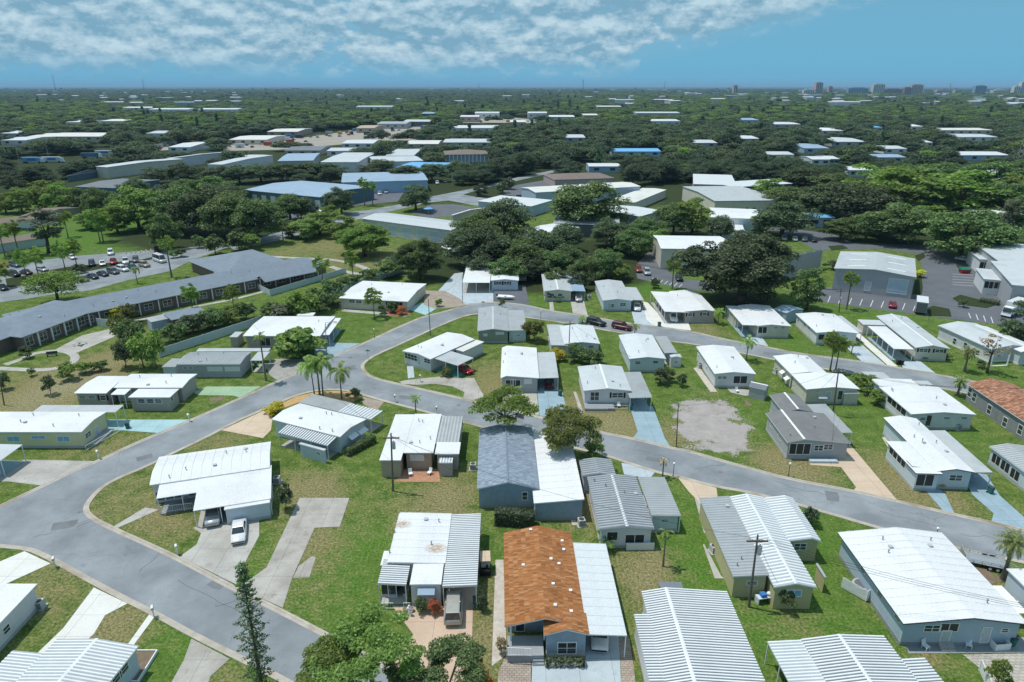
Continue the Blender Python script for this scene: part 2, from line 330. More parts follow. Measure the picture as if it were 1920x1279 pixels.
# ---- terrain: one sheet to the horizon, fine where it is seen close
def blob_list():
    dry = [(225, 935, 9, .9), (330, 990, 5, .8), (300, 960, 4, .9), (600, 910, 5, .9), (590, 950, 6, .7), (545, 905, 5, .8), (700, 950, 7, .3), (760, 935, 6, .4), (830, 945, 6, .8), (850, 925, 5, .8), (1000, 900, 3, .4),
           (1085, 770, 4, .9), (1130, 790, 7, 1.1), (1170, 800, 6, 1.1), (1080, 745, 5, .7), (1075, 880, 4, .9), (1085, 930, 5, .9), (1095, 960, 5, .9), (1180, 1060, 6, .9), (1230, 1060, 4, .8), (1210, 1110, 3, .9), (905, 1100, 3, .8), (905, 1180, 5, .9), (900, 1240, 4, .8), (1200, 1230, 3, .8), (1190, 1150, 2, .5),
           (560, 1110, 7, .3), (620, 1080, 6, .15), (590, 1020, 5, .8), (1450, 1010, 3, .3), (1480, 880, 6, .7), (1520, 885, 6, .7), (1440, 860, 5, .8), (1640, 850, 4, .5), (1700, 930, 6, .8), (1690, 900, 5, .8), (1790, 940, 4, .6), (1500, 1180, 5, .4), (1640, 1140, 3, .5), (1820, 1075, 6, .9), (1725, 1215, 3, .7), (1760, 1240, 3, .4),
           (60, 1090, 6, .5), (90, 1110, 6, .6), (150, 1160, 5, .5), (210, 1165, 5, .7), (220, 1185, 4, .7), (290, 1200, 3, .3), (420, 1270, 3, .6), (120, 850, 5, .5), (240, 825, 4, .6), (190, 850, 4, .6), (30, 905, 5, .4), (400, 830, 5, .5), (450, 820, 5, .6), (360, 770, 4, .3),
           (60, 740, 14, .9), (120, 730, 10, .9), (180, 700, 9, .9), (30, 770, 9, .7), (150, 690, 9, .6), (250, 640, 9, .6), (245, 660, 6, .8), (700, 660, 6, .4), (740, 690, 6, .5), (720, 620, 8, .3), (830, 720, 5, .3), (930, 690, 7, .6), (920, 720, 5, .9), (935, 735, 3, .9),
           (1250, 700, 4, .5), (1330, 745, 6, .5), (1270, 800, 5, .7), (1280, 830, 5, .8), (1330, 620, 6, .6), (1320, 612, 5, .5), (1130, 600, 5, .3), (1600, 850, 4, .3), (1760, 650, 7, .4), (620, 470, 30, .35), (560, 465, 22, .4), (300, 470, 14, .3), (690, 480, 22, .5), (760, 490, 14, .4), (700, 550, 9, .3), (830, 520, 9, .4)]
    lush = [(640, 1120, 9, 1), (690, 1000, 9, .9), (650, 1010, 6, .8), (760, 870, 8, .7), (1200, 1180, 9, 1), (1310, 1050, 9, 1.1), (1300, 980, 9, .9), (1560, 1000, 9, 1.1), (1570, 1060, 8, 1.1), (1480, 1190, 12, 1.2), (1700, 1230, 9, 1), (1600, 790, 12, 1), (1480, 790, 12, .8), (200, 1090, 6, .5), (310, 1240, 9, 1), (340, 1200, 6, .8), (500, 1060, 6, .8),
            (150, 440, 40, 1.4), (250, 440, 40, 1.4), (100, 430, 30, 1.3), (350, 430, 30, 1.2), (660, 620, 18, 1), (1160, 520, 14, 1.2), (1250, 540, 14, 1.3), (1180, 540, 14, 1.1), (1460, 650, 10, .8), (1520, 640, 10, .7), (1600, 590, 14, .9), (1700, 590, 14, .7), (1010, 560, 12, .8), (1150, 650, 8, .7), (1300, 720, 9, .8), (1180, 540, 9, .8), (880, 720, 7, .8), (800, 520, 9, .6), (60, 880, 6, .5), (1820, 690, 12, .6), (1770, 800, 9, .8), (940, 1060, 5, .8)]
    sand = []
    return dry, lush, sand
def terrain():
    def axis(lo, hi, st, ends):
        a = list(np.arange(lo, hi+.1, st)); return np.array(sorted(set([-e for e in ends if -e < lo] + a + [e for e in ends if e > hi])))
    ends = (160, 220, 300, 450, 700, 1100, 1800, 3000, 5000, 9000, 16000, 30000, 60000)
    xs = axis(-110, 110, 1.25, ends); ys = np.array(sorted([-e for e in (5, 100, 600, 3000, 9000)] + list(np.arange(20, 190, 1.25)) + list(np.arange(190, 420, 5)) + [e for e in ends if e > 420]))
    X, Y = np.meshgrid(xs, ys); nx, ny = len(xs), len(ys)
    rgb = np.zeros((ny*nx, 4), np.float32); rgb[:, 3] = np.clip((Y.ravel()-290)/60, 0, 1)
    rng = np.random.default_rng(3)
    for ch, lst in enumerate(blob_list()):
        for (u, v, r, s) in lst:
            p = P(u, v); d2 = ((X-p.x)**2+((Y-p.y)*.75)**2)/(r*r*.55)
            rgb[:, ch] += (s*np.exp(-d2)).ravel().astype(np.float32)
    lot = [P(*q) for q in ((1257, 755), (1295, 746), (1353, 746), (1384, 773), (1416, 838), (1393, 846), (1353, 854), (1300, 846), (1273, 800))]
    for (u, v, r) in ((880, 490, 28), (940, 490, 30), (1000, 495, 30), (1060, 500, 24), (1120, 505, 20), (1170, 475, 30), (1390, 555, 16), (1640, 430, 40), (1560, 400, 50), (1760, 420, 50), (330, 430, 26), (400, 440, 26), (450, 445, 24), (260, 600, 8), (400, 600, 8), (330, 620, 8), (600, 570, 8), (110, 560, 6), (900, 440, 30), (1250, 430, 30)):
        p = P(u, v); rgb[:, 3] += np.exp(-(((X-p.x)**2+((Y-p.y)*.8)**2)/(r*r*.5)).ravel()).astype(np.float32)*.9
    px, py = X.ravel(), Y.ravel(); ins = np.zeros(len(px), bool); n = len(lot)
    for i in range(n):
        a, b = lot[i], lot[(i+1) % n]; c = ((a.y > py) != (b.y > py)) & (px < (b.x-a.x)*(py-a.y)/(b.y-a.y+1e-9)+a.x); ins ^= c
    s = ins.reshape(ny, nx).astype(np.float32)
    for _ in range(9): s[1:-1, 1:-1] = (s[1:-1, 1:-1]*2+s[:-2, 1:-1]+s[2:, 1:-1]+s[1:-1, :-2]+s[1:-1, 2:])/6
    rgb[:, 2] += s.ravel()
    V = np.stack([X.ravel(), Y.ravel(), np.zeros(nx*ny)], 1)
    i = np.arange(nx*ny).reshape(ny, nx); F = np.stack([i[:-1, :-1], i[:-1, 1:], i[1:, 1:], i[1:, :-1]], -1).reshape(-1, 4)
    me = bpy.data.meshes.new('ground'); me.vertices.add(len(V)); me.vertices.foreach_set('co', V.ravel())
    me.loops.add(F.size); me.loops.foreach_set('vertex_index', F.ravel()); me.polygons.add(len(F)); me.polygons.foreach_set('loop_start', np.arange(0, F.size, 4)); me.update(calc_edges=True)
    at = me.color_attributes.new('patch', 'FLOAT_COLOR', 'POINT'); at.data.foreach_set('color', rgb.ravel())
    me.materials.append(MT('grass')); o = link('ground', me); o['kind'] = 'structure'
terrain()
# ---- paving
def flat(name, pts, mat, z, world=False, th=0, parent=None):
    w = [Vector(q) for q in pts] if world else [P(*q) for q in pts]
    bm = bmesh.new(); f = bm.faces.new([bm.verts.new((p.x, p.y, z)) for p in w]); bm.normal_update()
    if f.normal.z < 0: f.normal_flip()
    if th:
        r = bmesh.ops.extrude_face_region(bm, geom=[f]); 
        for e in r['geom']:
            if isinstance(e, bmesh.types.BMVert): e.co.z += th
        bm.normal_update()
    bmesh.ops.triangulate(bm, faces=bm.faces[:])
    me = bpy.data.meshes.new(name); bm.to_mesh(me); bm.free(); me.materials.append(MT(mat)); o = link(name, me, parent); 
    if parent is None: o['kind'] = 'structure'
    return o
def smooth_line(w, n=2):
    for _ in range(n):
        o = [w[0]]
        for a, b in zip(w[:-1], w[1:]): o += [a*.75+b*.25, a*.25+b*.75]
        w = o+[w[-1]]
    return w
def strip(name, pts, width, z0, z1, mat, world=False, smooth=1, off=0, parent=None):
    w = [Vector(q) for q in pts] if world else [P(*q) for q in pts]
    w = smooth_line([Vector((p.x, p.y, 0)) for p in w], smooth); m = MB(); L = []; Rr = []
    for i, p in enumerate(w):
        d = (w[min(i+1, len(w)-1)]-w[max(i-1, 0)]).normalized(); nn = Vector((-d.y, d.x, 0))
        L.append(p+nn*(width/2+off)); Rr.append(p+nn*(off-width/2))
    for i in range(len(w)-1):
        a, b, c, d = Rr[i], Rr[i+1], L[i+1], L[i]
        if z1-z0 < .006: m.quad(*[(q.x, q.y, z1) for q in (a, b, c, d)])
        else: m.hexa([(q.x, q.y, z0) for q in (a, b, c, d)], [(q.x, q.y, z1) for q in (a, b, c, d)])
    o = m.build(name, mat, parent)
    if parent is None: o['kind'] = 'structure'
    return o
LF = [(-60, 975), (0, 947), (79, 910), (147, 877), (183, 863), (251, 831), (296, 812), (356, 787), (449, 746), (517, 715), (554, 700), (621, 669), (677, 645), (754, 609), (796, 592), (833, 584), (871, 572), (900, 567), (940, 566), (990, 572), (1030, 582), (1102, 592), (1180, 606), (1290, 619), (1360, 636), (1438, 650), (1497, 662), (1608, 676), (1664, 685), (1749, 700), (1845, 718), (1920, 730), (2010, 745)]
LOW3 = [(2010, 778), (1920, 762), (1786, 733), (1740, 725), (1582, 699), (1449, 675), (1412, 667), (1300, 646), (1257, 641), (1180, 628), (1100, 614), (1025, 601), (970, 594), (930, 590), (895, 589), (876, 592), (839, 605), (754, 645), (706, 666), (686, 679), (681, 688), (690, 701), (706, 709), (748, 719), (828, 737), (892, 752), (1013, 781), (1119, 808), (1193, 822), (1257, 838), (1294, 845), (1360, 864), (1400, 875), (1482, 897), (1601, 919), (1682, 938), (1768, 958), (1859, 978), (1920, 992), (2000, 1008)]
LOW2 = [(2000, 1075), (1920, 1057), (1809, 1034), (1709, 1009), (1630, 987), (1497, 948), (1400, 924), (1343, 915), (1268, 895), (1225, 886), (1131, 854), (1060, 838), (970, 818), (870, 794), (796, 773), (722, 754), (684, 743), (658, 735), (626, 731), (589, 734), (554, 743), (520, 758), (493, 770), (440, 793), (387, 822), (323, 852), (276, 876), (215, 901), (187, 920), (169, 942), (165, 956), (179, 971), (215, 989), (287, 1021), (337, 1044), (445, 1102), (530, 1143), (620, 1190), (700, 1232), (800, 1282), (850, 1310)]
LOW1 = [(600, 1320), (530, 1281), (463, 1247), (359, 1195), (287, 1155), (237, 1130), (176, 1098), (108, 1060), (82, 1046), (50, 1032), (0, 1027), (-60, 1022)]
def pv(l): return smooth_line([P(*q) for q in l], 1)
flat('road', [*pv(LF), *pv(LOW3), *pv(LOW2), *pv(LOW1)], 'asphalt', .012, world=True)
for l, s in ((LF, 1), (LOW3, 1), (LOW2, 1), (LOW1, 1)):
    strip('kerb', l, .30, .0, .055, 'kerb_concrete', off=-.1)
    strip('gutter', l, .42, .0, .02, 'kerb_concrete', off=-.44)
Z1, Z2, Z3 = .026, .032, .038
DR = [('conc_turq', (203, 787), (356, 787), (296, 812), (229, 807), (150, 808)), ('conc_green', (388, 725), (490, 725), (449, 746), (438, 742), (372, 741), (360, 735)),
      ('pavers_grey', (517, 673), (581, 674), (557, 698), (520, 713), (506, 704), (498, 685)), ('conc_blue', (590, 642), (676, 644), (621, 669), (590, 667)),
      ('pavers_tan', (797, 545), (835, 546), (862, 560), (873, 572), (850, 577), (815, 579), (795, 572)), ('conc_turq', (765, 580), (790, 567), (818, 579), (798, 591)),
      ('conc_ltblue', (852, 513), (868, 511), (868, 530), (925, 530), (925, 566), (866, 572), (845, 553), (822, 545)), ('asphalt_dark', (926, 532), (985, 535), (993, 572), (926, 566)),
      ('conc_dirty', (762, 713), (828, 706), (855, 709), (889, 709), (908, 744), (886, 751), (868, 747), (871, 736), (849, 725), (817, 720), (780, 722), (754, 720), (748, 716)),
      ('conc_ltblue', (763, 687), (775, 687), (777, 708), (765, 710)), ('conc_blue', (1007, 733), (1054, 733), (1068, 793), (1012, 780)), ('pavers_beige', (930, 731), (1006, 735), (1011, 779), (985, 774), (940, 764)),
      ('conc_blue', (1180, 760), (1224, 762), (1247, 823), (1257, 838), (1186, 822), (1196, 810)), ('conc_ltblue', (1390, 622), (1428, 632), (1441, 650), (1406, 643)),
      ('conc_white', (1205, 565), (1215, 568), (1250, 605), (1290, 604), (1296, 620), (1228, 612), (1212, 600)), ('conc_ltblue', (1184, 584), (1207, 582), (1227, 612), (1190, 607)), ('conc_grey', (1070, 565), (1095, 565), (1102, 592), (1074, 587)),
      ('conc_grey', (1030, 566), (1037, 566), (1039, 583), (1031, 582)), ('conc_ltblue', (1582, 648), (1618, 648), (1660, 684), (1615, 677)), ('conc_white', (1570, 600), (1582, 600), (1684, 688), (1664, 685)), ('conc_ltblue', (1688, 677), (1725, 677), (1754, 700), (1693, 690)),
      ('conc_tan', (1568, 836), (1596, 836), (1682, 938), (1601, 919), (1605, 914), (1577, 876), (1519, 872), (1519, 867), (1573, 867)),
      ('conc_blue', (1816, 885), (1850, 890), (1875, 930), (1920, 970), (1985, 1005), (1920, 992), (1859, 978), (1863, 963), (1823, 928), (1812, 905)), ('conc_blue', (1720, 902), (1745, 905), (1772, 926), (1790, 964), (1768, 958), (1737, 922)),
      ('conc_tan', (493, 771), (512, 778), (508, 807), (493, 822), (415, 807)), ('pavers_tan', (681, 744), (720, 754), (706, 771), (679, 757)), ('patio_orange', (758, 880), (822, 880), (826, 904), (740, 904)),
      ('conc_grey', (362, 990), (486, 965), (486, 1005), (462, 1050), (443, 1096), (337, 1044), (369, 1021), (377, 1000)), ('conc_grey', (272, 952), (298, 956), (219, 991), (212, 988)),
      ('conc_dirty', (562, 934), (655, 934), (637, 988), (590, 990), (548, 1084), (530, 1140), (447, 1103), (500, 1064)), ('conc_dirty', (585, 1043), (592, 1046), (580, 1083), (549, 1084), (560, 1062)),
      ('conc_pink', (735, 1136), (887, 1136), (881, 1320), (850, 1312), (790, 1279), (735, 1251), (775, 1190)), ('conc_ltblue', (1098, 1180), (1160, 1185), (1167, 1340), (995, 1340), (998, 1243), (1020, 1240), (1098, 1240)),
      ('pavers_tan', (950, 1226), (996, 1230), (994, 1340), (925, 1340), (935, 1260)), ('gravel', (929, 1050), (944, 1050), (950, 1228), (922, 1250)), ('pavers_tan', (1161, 1195), (1180, 1195), (1200, 1340), (1168, 1340)),
      ('conc_ltblue', (1165, 868), (1188, 872), (1228, 886), (1219, 897), (1170, 890)), ('conc_tan', (1271, 896), (1343, 915), (1346, 935), (1335, 960), (1321, 963), (1310, 940), (1293, 924)),
      ('deck_grey', (1694, 1200), (1925, 1195), (1930, 1224), (1704, 1226)), ('pavers_beige', (1805, 1228), (1925, 1226), (1980, 1330), (1900, 1330), (1848, 1262)), ('conc_grey', (1320, 1020), (1352, 1080), (1358, 1085), (1340, 1085), (1318, 1022)),
      ('conc_white', (176, 1102), (239, 1132), (197, 1154), (176, 1189), (120, 1240), (70, 1225), (118, 1179)), ('conc_white', (280, 1152), (289, 1158), (239, 1226), (230, 1222)), ('conc_white', (-40, 1070), (46, 1034), (95, 1057), (14, 1094), (-40, 1110)),
      ('conc_dirty', (359, 1198), (431, 1236), (395, 1268), (380, 1310), (310, 1300), (344, 1240)), ('conc_grey', (45, 862), (181, 865), (81, 911), (16, 903), (-20, 903)),
      ('conc_grey', (1360, 725), (1412, 733), (1420, 742), (1395, 742), (1370, 736)), ('gravel', (1300, 690), (1312, 690), (1345, 735), (1332, 735)), ('gravel', (1040, 880), (1047, 880), (1082, 985), (1073, 985)), ('gravel', (1653, 820), (1660, 820), (1710, 895), (1700, 895)),
      ('conc_grey', (645, 580), (765, 590), (760, 594), (640, 584)), ('conc_grey', (1300, 925), (1308, 925), (1330, 1000), (1320, 1000)), ('conc_grey', (1075, 735), (1080, 735), (1095, 775), (1088, 775))]
for i, d in enumerate(DR): flat('garden_path' if i in (9, 17, 27, 45) else 'driveway', d[1:], d[0], Z1+(i % 5)*.003)
flat('mulch_bed', [(521, 760), (554, 744), (589, 736), (626, 733), (660, 736), (680, 746), (655, 757), (589, 747), (554, 757), (530, 766)], 'mulch', Z2)
flat('mulch_bed', [(722, 584), (735, 582), (768, 587), (770, 592), (745, 594), (725, 590)], 'mulch_red', Z2)
flat('mulch_bed', [(1812, 1060), (1850, 1068), (1880, 1090), (1860, 1096), (1835, 1085)], 'soil', Z2)
flat('mulch_bed', [(1395, 750), (1400, 750), (1410, 760), (1400, 762)], 'soil', Z2)
flat('mulch_bed', [(392, 746), (418, 744), (420, 750), (395, 754)], 'soil', Z2)
# care-home grounds and parking on the left, works car parks on the right, main street behind
flat('car_park', [(-60, 512), (0, 503), (86, 487), (155, 479), (224, 474), (286, 469), (380, 462), (440, 453), (470, 456), (420, 466), (355, 490), (320, 508), (241, 525), (169, 545), (100, 552), (65, 558), (0, 567), (-60, 573)], 'asphalt', Z1)
for q in ([(93, 507), (125, 501), (265, 487), (290, 481), (290, 486), (240, 494), (165, 509), (100, 515)], [(10, 523), (60, 515), (75, 516), (72, 530), (14, 540)]):
    flat('grass_island', q, 'grass', .002, th=.06)
flat('patio', [(105, 655), (154, 629), (207, 617), (221, 624), (213, 632), (146, 661)], 'conc_grey', Z1)
strip('garden_path', [(-20, 690), (20, 692), (80, 695), (120, 688), (143, 675), (138, 663), (115, 657), (80, 660), (60, 664), (45, 672), (10, 684)], 1.6, 0, .03, 'conc_grey', smooth=2)
strip('garden_path', [(250, 602), (283, 596), (330, 585), (375, 573), (425, 564), (460, 556), (500, 545)], 1.3, 0, .028, 'conc_grey')
strip('garden_path', [(590, 484), (640, 489), (680, 500), (692, 508), (680, 514), (655, 512), (620, 500)], 2.0, 0, .03, 'conc_grey', smooth=2)
strip('garden_path', [(470, 478), (520, 482), (560, 484), (600, 486)], 2.0, 0, .026, 'conc_grey')
flat('street', [(430, 462), (560, 425), (634, 399), (690, 394), (751, 383), (806, 369), (884, 354), (934, 342), (969, 333), (1019, 323), (1090, 308), (1092, 311), (1022, 327), (965, 340), (910, 352), (868, 365), (905, 371), (960, 382), (955, 386), (895, 386), (841, 376), (803, 380), (724, 398), (683, 409), (648, 416), (570, 440), (440, 470)], 'asphalt', .01)
for q in ([(770, 400), (806, 384), (850, 383), (900, 392), (880, 404), (800, 408)], [(934, 362), (969, 347), (1020, 338), (1051, 345), (1003, 362), (990, 372)], [(1190, 500), (1222, 465), (1245, 458), (1245, 502), (1272, 522), (1340, 530), (1340, 548), (1250, 536), (1195, 522)],
          [(1511, 562), (1540, 538), (1700, 552), (1722, 553), (1730, 500), (1720, 478), (1660, 466), (1560, 468), (1530, 470), (1480, 440), (1430, 432), (1445, 425), (1560, 438), (1600, 455), (1740, 460), (1760, 470), (1828, 490), (1834, 540), (1920, 555), (1990, 580), (1990, 625), (1880, 610), (1800, 600), (1740, 592), (1600, 574)],
          [(400, 410), (470, 395), (600, 402), (610, 410), (560, 420), (430, 425)], [(610, 372), (700, 360), (752, 345), (757, 362), (745, 378), (640, 388)], [(1400, 390), (1440, 375), (1480, 385), (1470, 395), (1420, 402)], [(850, 452), (900, 452), (930, 470), (900, 482), (840, 470)]):
    flat('car_park', q, 'asphalt_dark', .02)
for q in ([(1786, 560), (1800, 553), (1850, 566), (1868, 572), (1850, 578), (1805, 572)], [(1716, 528), (1727, 512), (1730, 540), (1728, 552), (1712, 552)], [(1738, 578), (1750, 574), (1780, 580), (1784, 594), (1742, 592)], [(1715, 480), (1732, 474), (1735, 482), (1722, 490)], [(1553, 462), (1580, 460), (1590, 466), (1560, 470)], [(1793, 497), (1815, 498), (1816, 502), (1795, 502)]):
    flat('grass_island', q, 'grass', .002, th=.12)
for q in [((1512+20*k, 563+2*k), (1517+20*k, 551+2*k)) for k in range(0, 12)] + [((1820+14*k, 597+3*k), (1816+14*k, 587+2.5*k)) for k in range(4)]+[((1786, 514+5*k), (1826, 516+5*k)) for k in range(5)]+[((1225+9*k, 521+2*k), (1219+9*k, 527+2*k)) for k in range(7)]+[((236+9*k, 478-1.2*k), (238+9*k, 473-1.2*k)) for k in range(6)]:
    strip('parking_line', q, .16, .0, .026, 'paint_white', smooth=0)

# repairs and cracks of the streets
for i, (x, y, w, d, a) in enumerate([(270, 858, 2.2, 1.4, .6), (420, 1085, 1.8, 3.2, -.4), (760, 745, 2.6, 1.3, -.2), (1230, 862, 3.0, 1.2, -.25), (1560, 930, 1.6, 2.4, -.25), (660, 690, 1.5, 2.5, .5), (120, 985, 2.8, 1.6, .3), (1060, 600, 4.0, 1.5, -.2), (1450, 664, 4.0, 1.4, -.2)]):
    p = P(x, y); c, s_ = math.cos(a), math.sin(a); rr = random.Random(i)
    flat('road_patch', [(p.x+(u*w/2+rr.uniform(-.15, .15))*c-(v*d/2)*s_, p.y+(u*w/2)*s_+(v*d/2+rr.uniform(-.15, .15))*c, 0) for u, v in ((-1, -1), (0, -1.05), (1, -1), (1.03, 0), (1, 1), (-1, 1))], 'asphalt_patch', .0165, world=True)
for i, (x, y, dx, dy) in enumerate([(60, 1010, 120, -40), (200, 960, -60, 30), (330, 1090, 120, 60), (260, 1070, 60, -50), (400, 1140, 90, -30), (330, 870, 60, -40), (470, 770, 50, -15), (600, 715, 60, 10), (700, 730, 70, 22), (900, 775, 110, 25), (1180, 840, 90, 22), (1300, 880, 60, -10), (1450, 905, 110, 25), (1650, 960, 120, 28), (1800, 1000, 80, 10), (740, 640, 40, -20), (1350, 650, 70, 8), (1560, 684, 80, 10)]):
    rr = random.Random(i+50); n = 7; strip('road_crack', [(x+dx*k/n+rr.uniform(-4, 4), y+dy*k/n+rr.uniform(-3, 3)) for k in range(n+1)], rr.uniform(.05, .10), 0, .0155, 'asphalt_seal', smooth=1)
for x, y in ((150, 960), (640, 700), (1350, 885), (420, 1050), (860, 760)):
    p = P(x, y); m = MB(); m.tube((0, 0, .010), (0, 0, .017), .36, n=16); o = m.build('manhole_cover', 'asphalt_patch', None, (p.x, p.y, 0)); tag(o, 'round manhole cover in the road, the one nearest %s' % {150: 'the left street fork', 640: 'the palm bed', 1350: 'the sandy lot', 420: 'the white sedan', 860: 'the feathery tree'}[x], 'manhole')
# ------------------------------------------------------------------ houses
MC = {}
def cached(key, fn):
    if key not in MC: MC[key] = fn()
    return MC[key]
def win_meshes(w, h, kind):
    def fr():
        m = MB(); t = .09 if kind != 'door' else .08
        m.box(-w/2, -w/2+t, 0, .05, -h/2, h/2); m.box(w/2-t, w/2, 0, .05, -h/2, h/2)
        m.box(-w/2+t, w/2-t, 0, .05, h/2-t, h/2); m.box(-w/2+t, w/2-t, 0, .055, -h/2, -h/2+t)
        if kind in ('win', 'blind', 'bluewin'):
            k = max(1, round(w/.9))
            for i in range(1, k): x = -w/2+w*i/k; m.box(x-.035, x+.035, 0, .048, -h/2+t, h/2-t)
            if kind == 'win': m.box(-w/2+t, w/2-t, .0, .042, -.03, .03)
        if kind == 'screen':
            k = max(1, round(w/1.2))
            for i in range(1, k): x = -w/2+w*i/k; m.box(x-.04, x+.04, 0, .048, -h/2+t, h/2-t)
        return m.mesh('frame', 'trim' if kind not in ('rollup',) else 'trim')
    def pane():
        m = MB()
        if kind == 'rollup':
            k = max(3, int(h/.5))
            for i in range(k): m.box(-w/2+.06, w/2-.06, 0, .03+.012*(i % 2), -h/2+.06+(h-.1)*i/k, -h/2+.06+(h-.1)*(i+.94)/k)
            return m.mesh('shutter_door', 'door_roll')
        m.box(-w/2+.04, w/2-.04, 0, .022, -h/2+.04, h/2-.04)
        return m.mesh('pane', {'win': 'glass', 'door': 'glass', 'blind': 'blind', 'bluewin': 'bluewin', 'screen': 'screen', 'slab': 'door_paint'}[kind])
    return cached(('fr', w, h, kind), fr), cached(('pn', w, h, kind), pane)
surf('door_roll', (.46, .58, .66), .05, 1, .6); surf('door_paint', (.50, .56, .60), .05, 1, .5)
FOOT = []          # building footprints (world corners), so that no tree grows inside one
class Home:
    def __init__(s, label, e0, e1, eave=2.8, wall='wall_white', roof='roof_white', name='mobile_home', cat='house', group=None, fascia='trim', skirt='skirt'):
        w0, w1 = P(*e0, eave), P(*e1, eave); s.th = math.atan2(w1.y-w0.y, w1.x-w0.x); s.o = Vector((w0.x, w0.y, 0)); s.eave = eave
        s.e = empty(name, s.o, s.th); tag(s.e, label, cat, group); s.wall, s.roof, s.fascia, s.skirt = wall, roof, fascia, skirt
        s.c, s.s = math.cos(s.th), math.sin(s.th); s.B = []; s.RF = []; s.rng = random.Random(label)
    def w2l(s, p): d = Vector(p)-s.o; return Vector((d.x*s.c+d.y*s.s, -d.x*s.s+d.y*s.c, d.z))
    def l2w(s, u, v, z=0): return Vector((s.o.x+u*s.c-v*s.s, s.o.y+u*s.s+v*s.c, z))
    def loc(s, px, z): return s.w2l(P(*px, z))
    def rect(s, p1, p2, z):
        a, b = s.loc(p1, z), s.loc(p2, z); return min(a.x, b.x), max(a.x, b.x), min(a.y, b.y), max(a.y, b.y)
    def body(s, p1, p2, ridge='u', rise=.45, rf=.5, roof=None, ov=.3, wall=None, z=None, panel=None, th=.14, base=0, open_=False, cap=False, seams=0, walls=True, fascia=None, skirt=True, shingle=None, rect=None, hip=False, cut=(0, 0)):
        """walls under a low-pitched roof; p1, p2: two opposite roof corners"""
        z = z or s.eave; u0, u1, v0, v1 = rect or s.rect(p1, p2, z); roof = roof or s.roof; fascia = fascia or s.fascia
        FOOT.append([s.l2w(*q) for q in ((u0, v0), (u1, v0), (u1, v1), (u0, v1))])
        t0, t1 = (v0, v1) if ridge != 'v' else (u0, u1); a0, a1 = (u0, u1) if ridge != 'v' else (v0, v1)
        ax = 'v' if ridge == 'v' else 'u'; tm = t0+(t1-t0)*rf
        if ridge is None: rise = .02
        zt = lambda t: z+(rise*(t-t0)/(tm-t0) if (t <= tm and tm-t0 > 1e-4) else rise*(t1-t)/max(t1-tm, 1e-4) if t1-tm > 1e-4 else rise)
        gap = th+.01
        if hip: rise_, rise = rise, 0.
        if walls:
            ii = [t0+ov]+([tm] if t0+ov < tm < t1-ov else [])+[t1-ov]
            prof = [(t0+ov, base)]+[(t, zt(t)-gap) for t in ii]+[(t1-ov, base)]
            m = MB(); m.ext(prof[::-1], ax, a0+ov+cut[0], a1-ov-cut[1]); m.build('wall', wall or s.wall, s.e)
            if skirt and s.skirt and base == 0:
                m = MB(); q = ov-.03; m.box(u0+q, u1-q, v0+q, v1-q, 0, .42); m.build('skirting', s.skirt, s.e)
            s.B.append((u0+ov+(cut[0] if ax == 'u' else 0), u1-ov, v0+ov, v1-ov, z-gap))
        else: s.B.append((u0+ov, u1-ov, v0+ov, v1-ov, -9))
        if hip: rise = rise_
        pt = lambda t, a, dz=0: (a, t, zt(t)+dz) if ax == 'u' else (t, a, zt(t)+dz)
        if hip:
            d = min((t1-t0)/2, (a1-a0)/2-.2); zr = z+rise; m = MB()
            if walls: pass
            e = [(u0, v0), (u1, v0), (u1, v1), (u0, v1)]; rr = [(u0+d, tm), (u1-d, tm)] if ax == 'u' else [(tm, v0+d), (tm, v1-d)]
            E = [(x, y, z) for x, y in e]; A, B = [(x, y, zr) for x, y in rr]
            if ax == 'u': m.quad(E[0], E[1], B, A); m.quad(E[1], E[2], B); m.quad(E[2], E[3], A, B); m.quad(E[3], E[0], A)
            else: m.quad(E[0], E[1], A); m.quad(E[1], E[2], B, A); m.quad(E[2], E[3], B); m.quad(E[3], E[0], A, B)
            m.slab((u0, v0, z-.001), (u1, v0, z-.001), (u1, v1, z-.001), (u0, v1, z-.001), th, 1, 1)
            ro = m.build('roof', [roof, fascia], s.e); s.lastroof = ro; s.rf = (pt, [(t0, tm), (tm, t1)], a0+d, a1-d, zt, ax); s.RF.append(s.rf); return s
        m = MB()
        segs = [(t0, tm), (tm, t1)] if t0+.05 < tm < t1-.05 else [(t0, t1)]
        for (ta, tb) in segs:
            q = [pt(ta, a0), pt(ta, a1), pt(tb, a1), pt(tb, a0)]
            if ax == 'u': m.slab(*q, th, 0, 1)
            else: m.slab(*q[::-1], th, 0, 1)
        ro = m.build('roof', [roof if not panel else panel[1], fascia], s.e); s.lastroof = ro
        s.rf = (pt, segs, a0, a1, zt, ax); s.RF.append(s.rf)
        if panel: s.panels(ro, panel)
        if shingle: s.shingles(ro, shingle)
        if seams: s.seams(ro, seams)
        if cap:
            m = MB(); w = .17; c = [pt(tm-w, a0-.01, .03), pt(tm-w, a1+.01, .03), pt(tm, a1+.01, .055), pt(tm, a0-.01, .055), pt(tm+w, a0-.01, .03), pt(tm+w, a1+.01, .03)]
            if ax == 'u': m.quad(c[0], c[1], c[2], c[3]); m.quad(c[3], c[2], c[5], c[4])
            else: m.quad(c[3], c[2], c[1], c[0]); m.quad(c[4], c[5], c[2], c[3])
            m.build('ridge_cap', cap if isinstance(cap, str) else 'trim', ro)
        return s
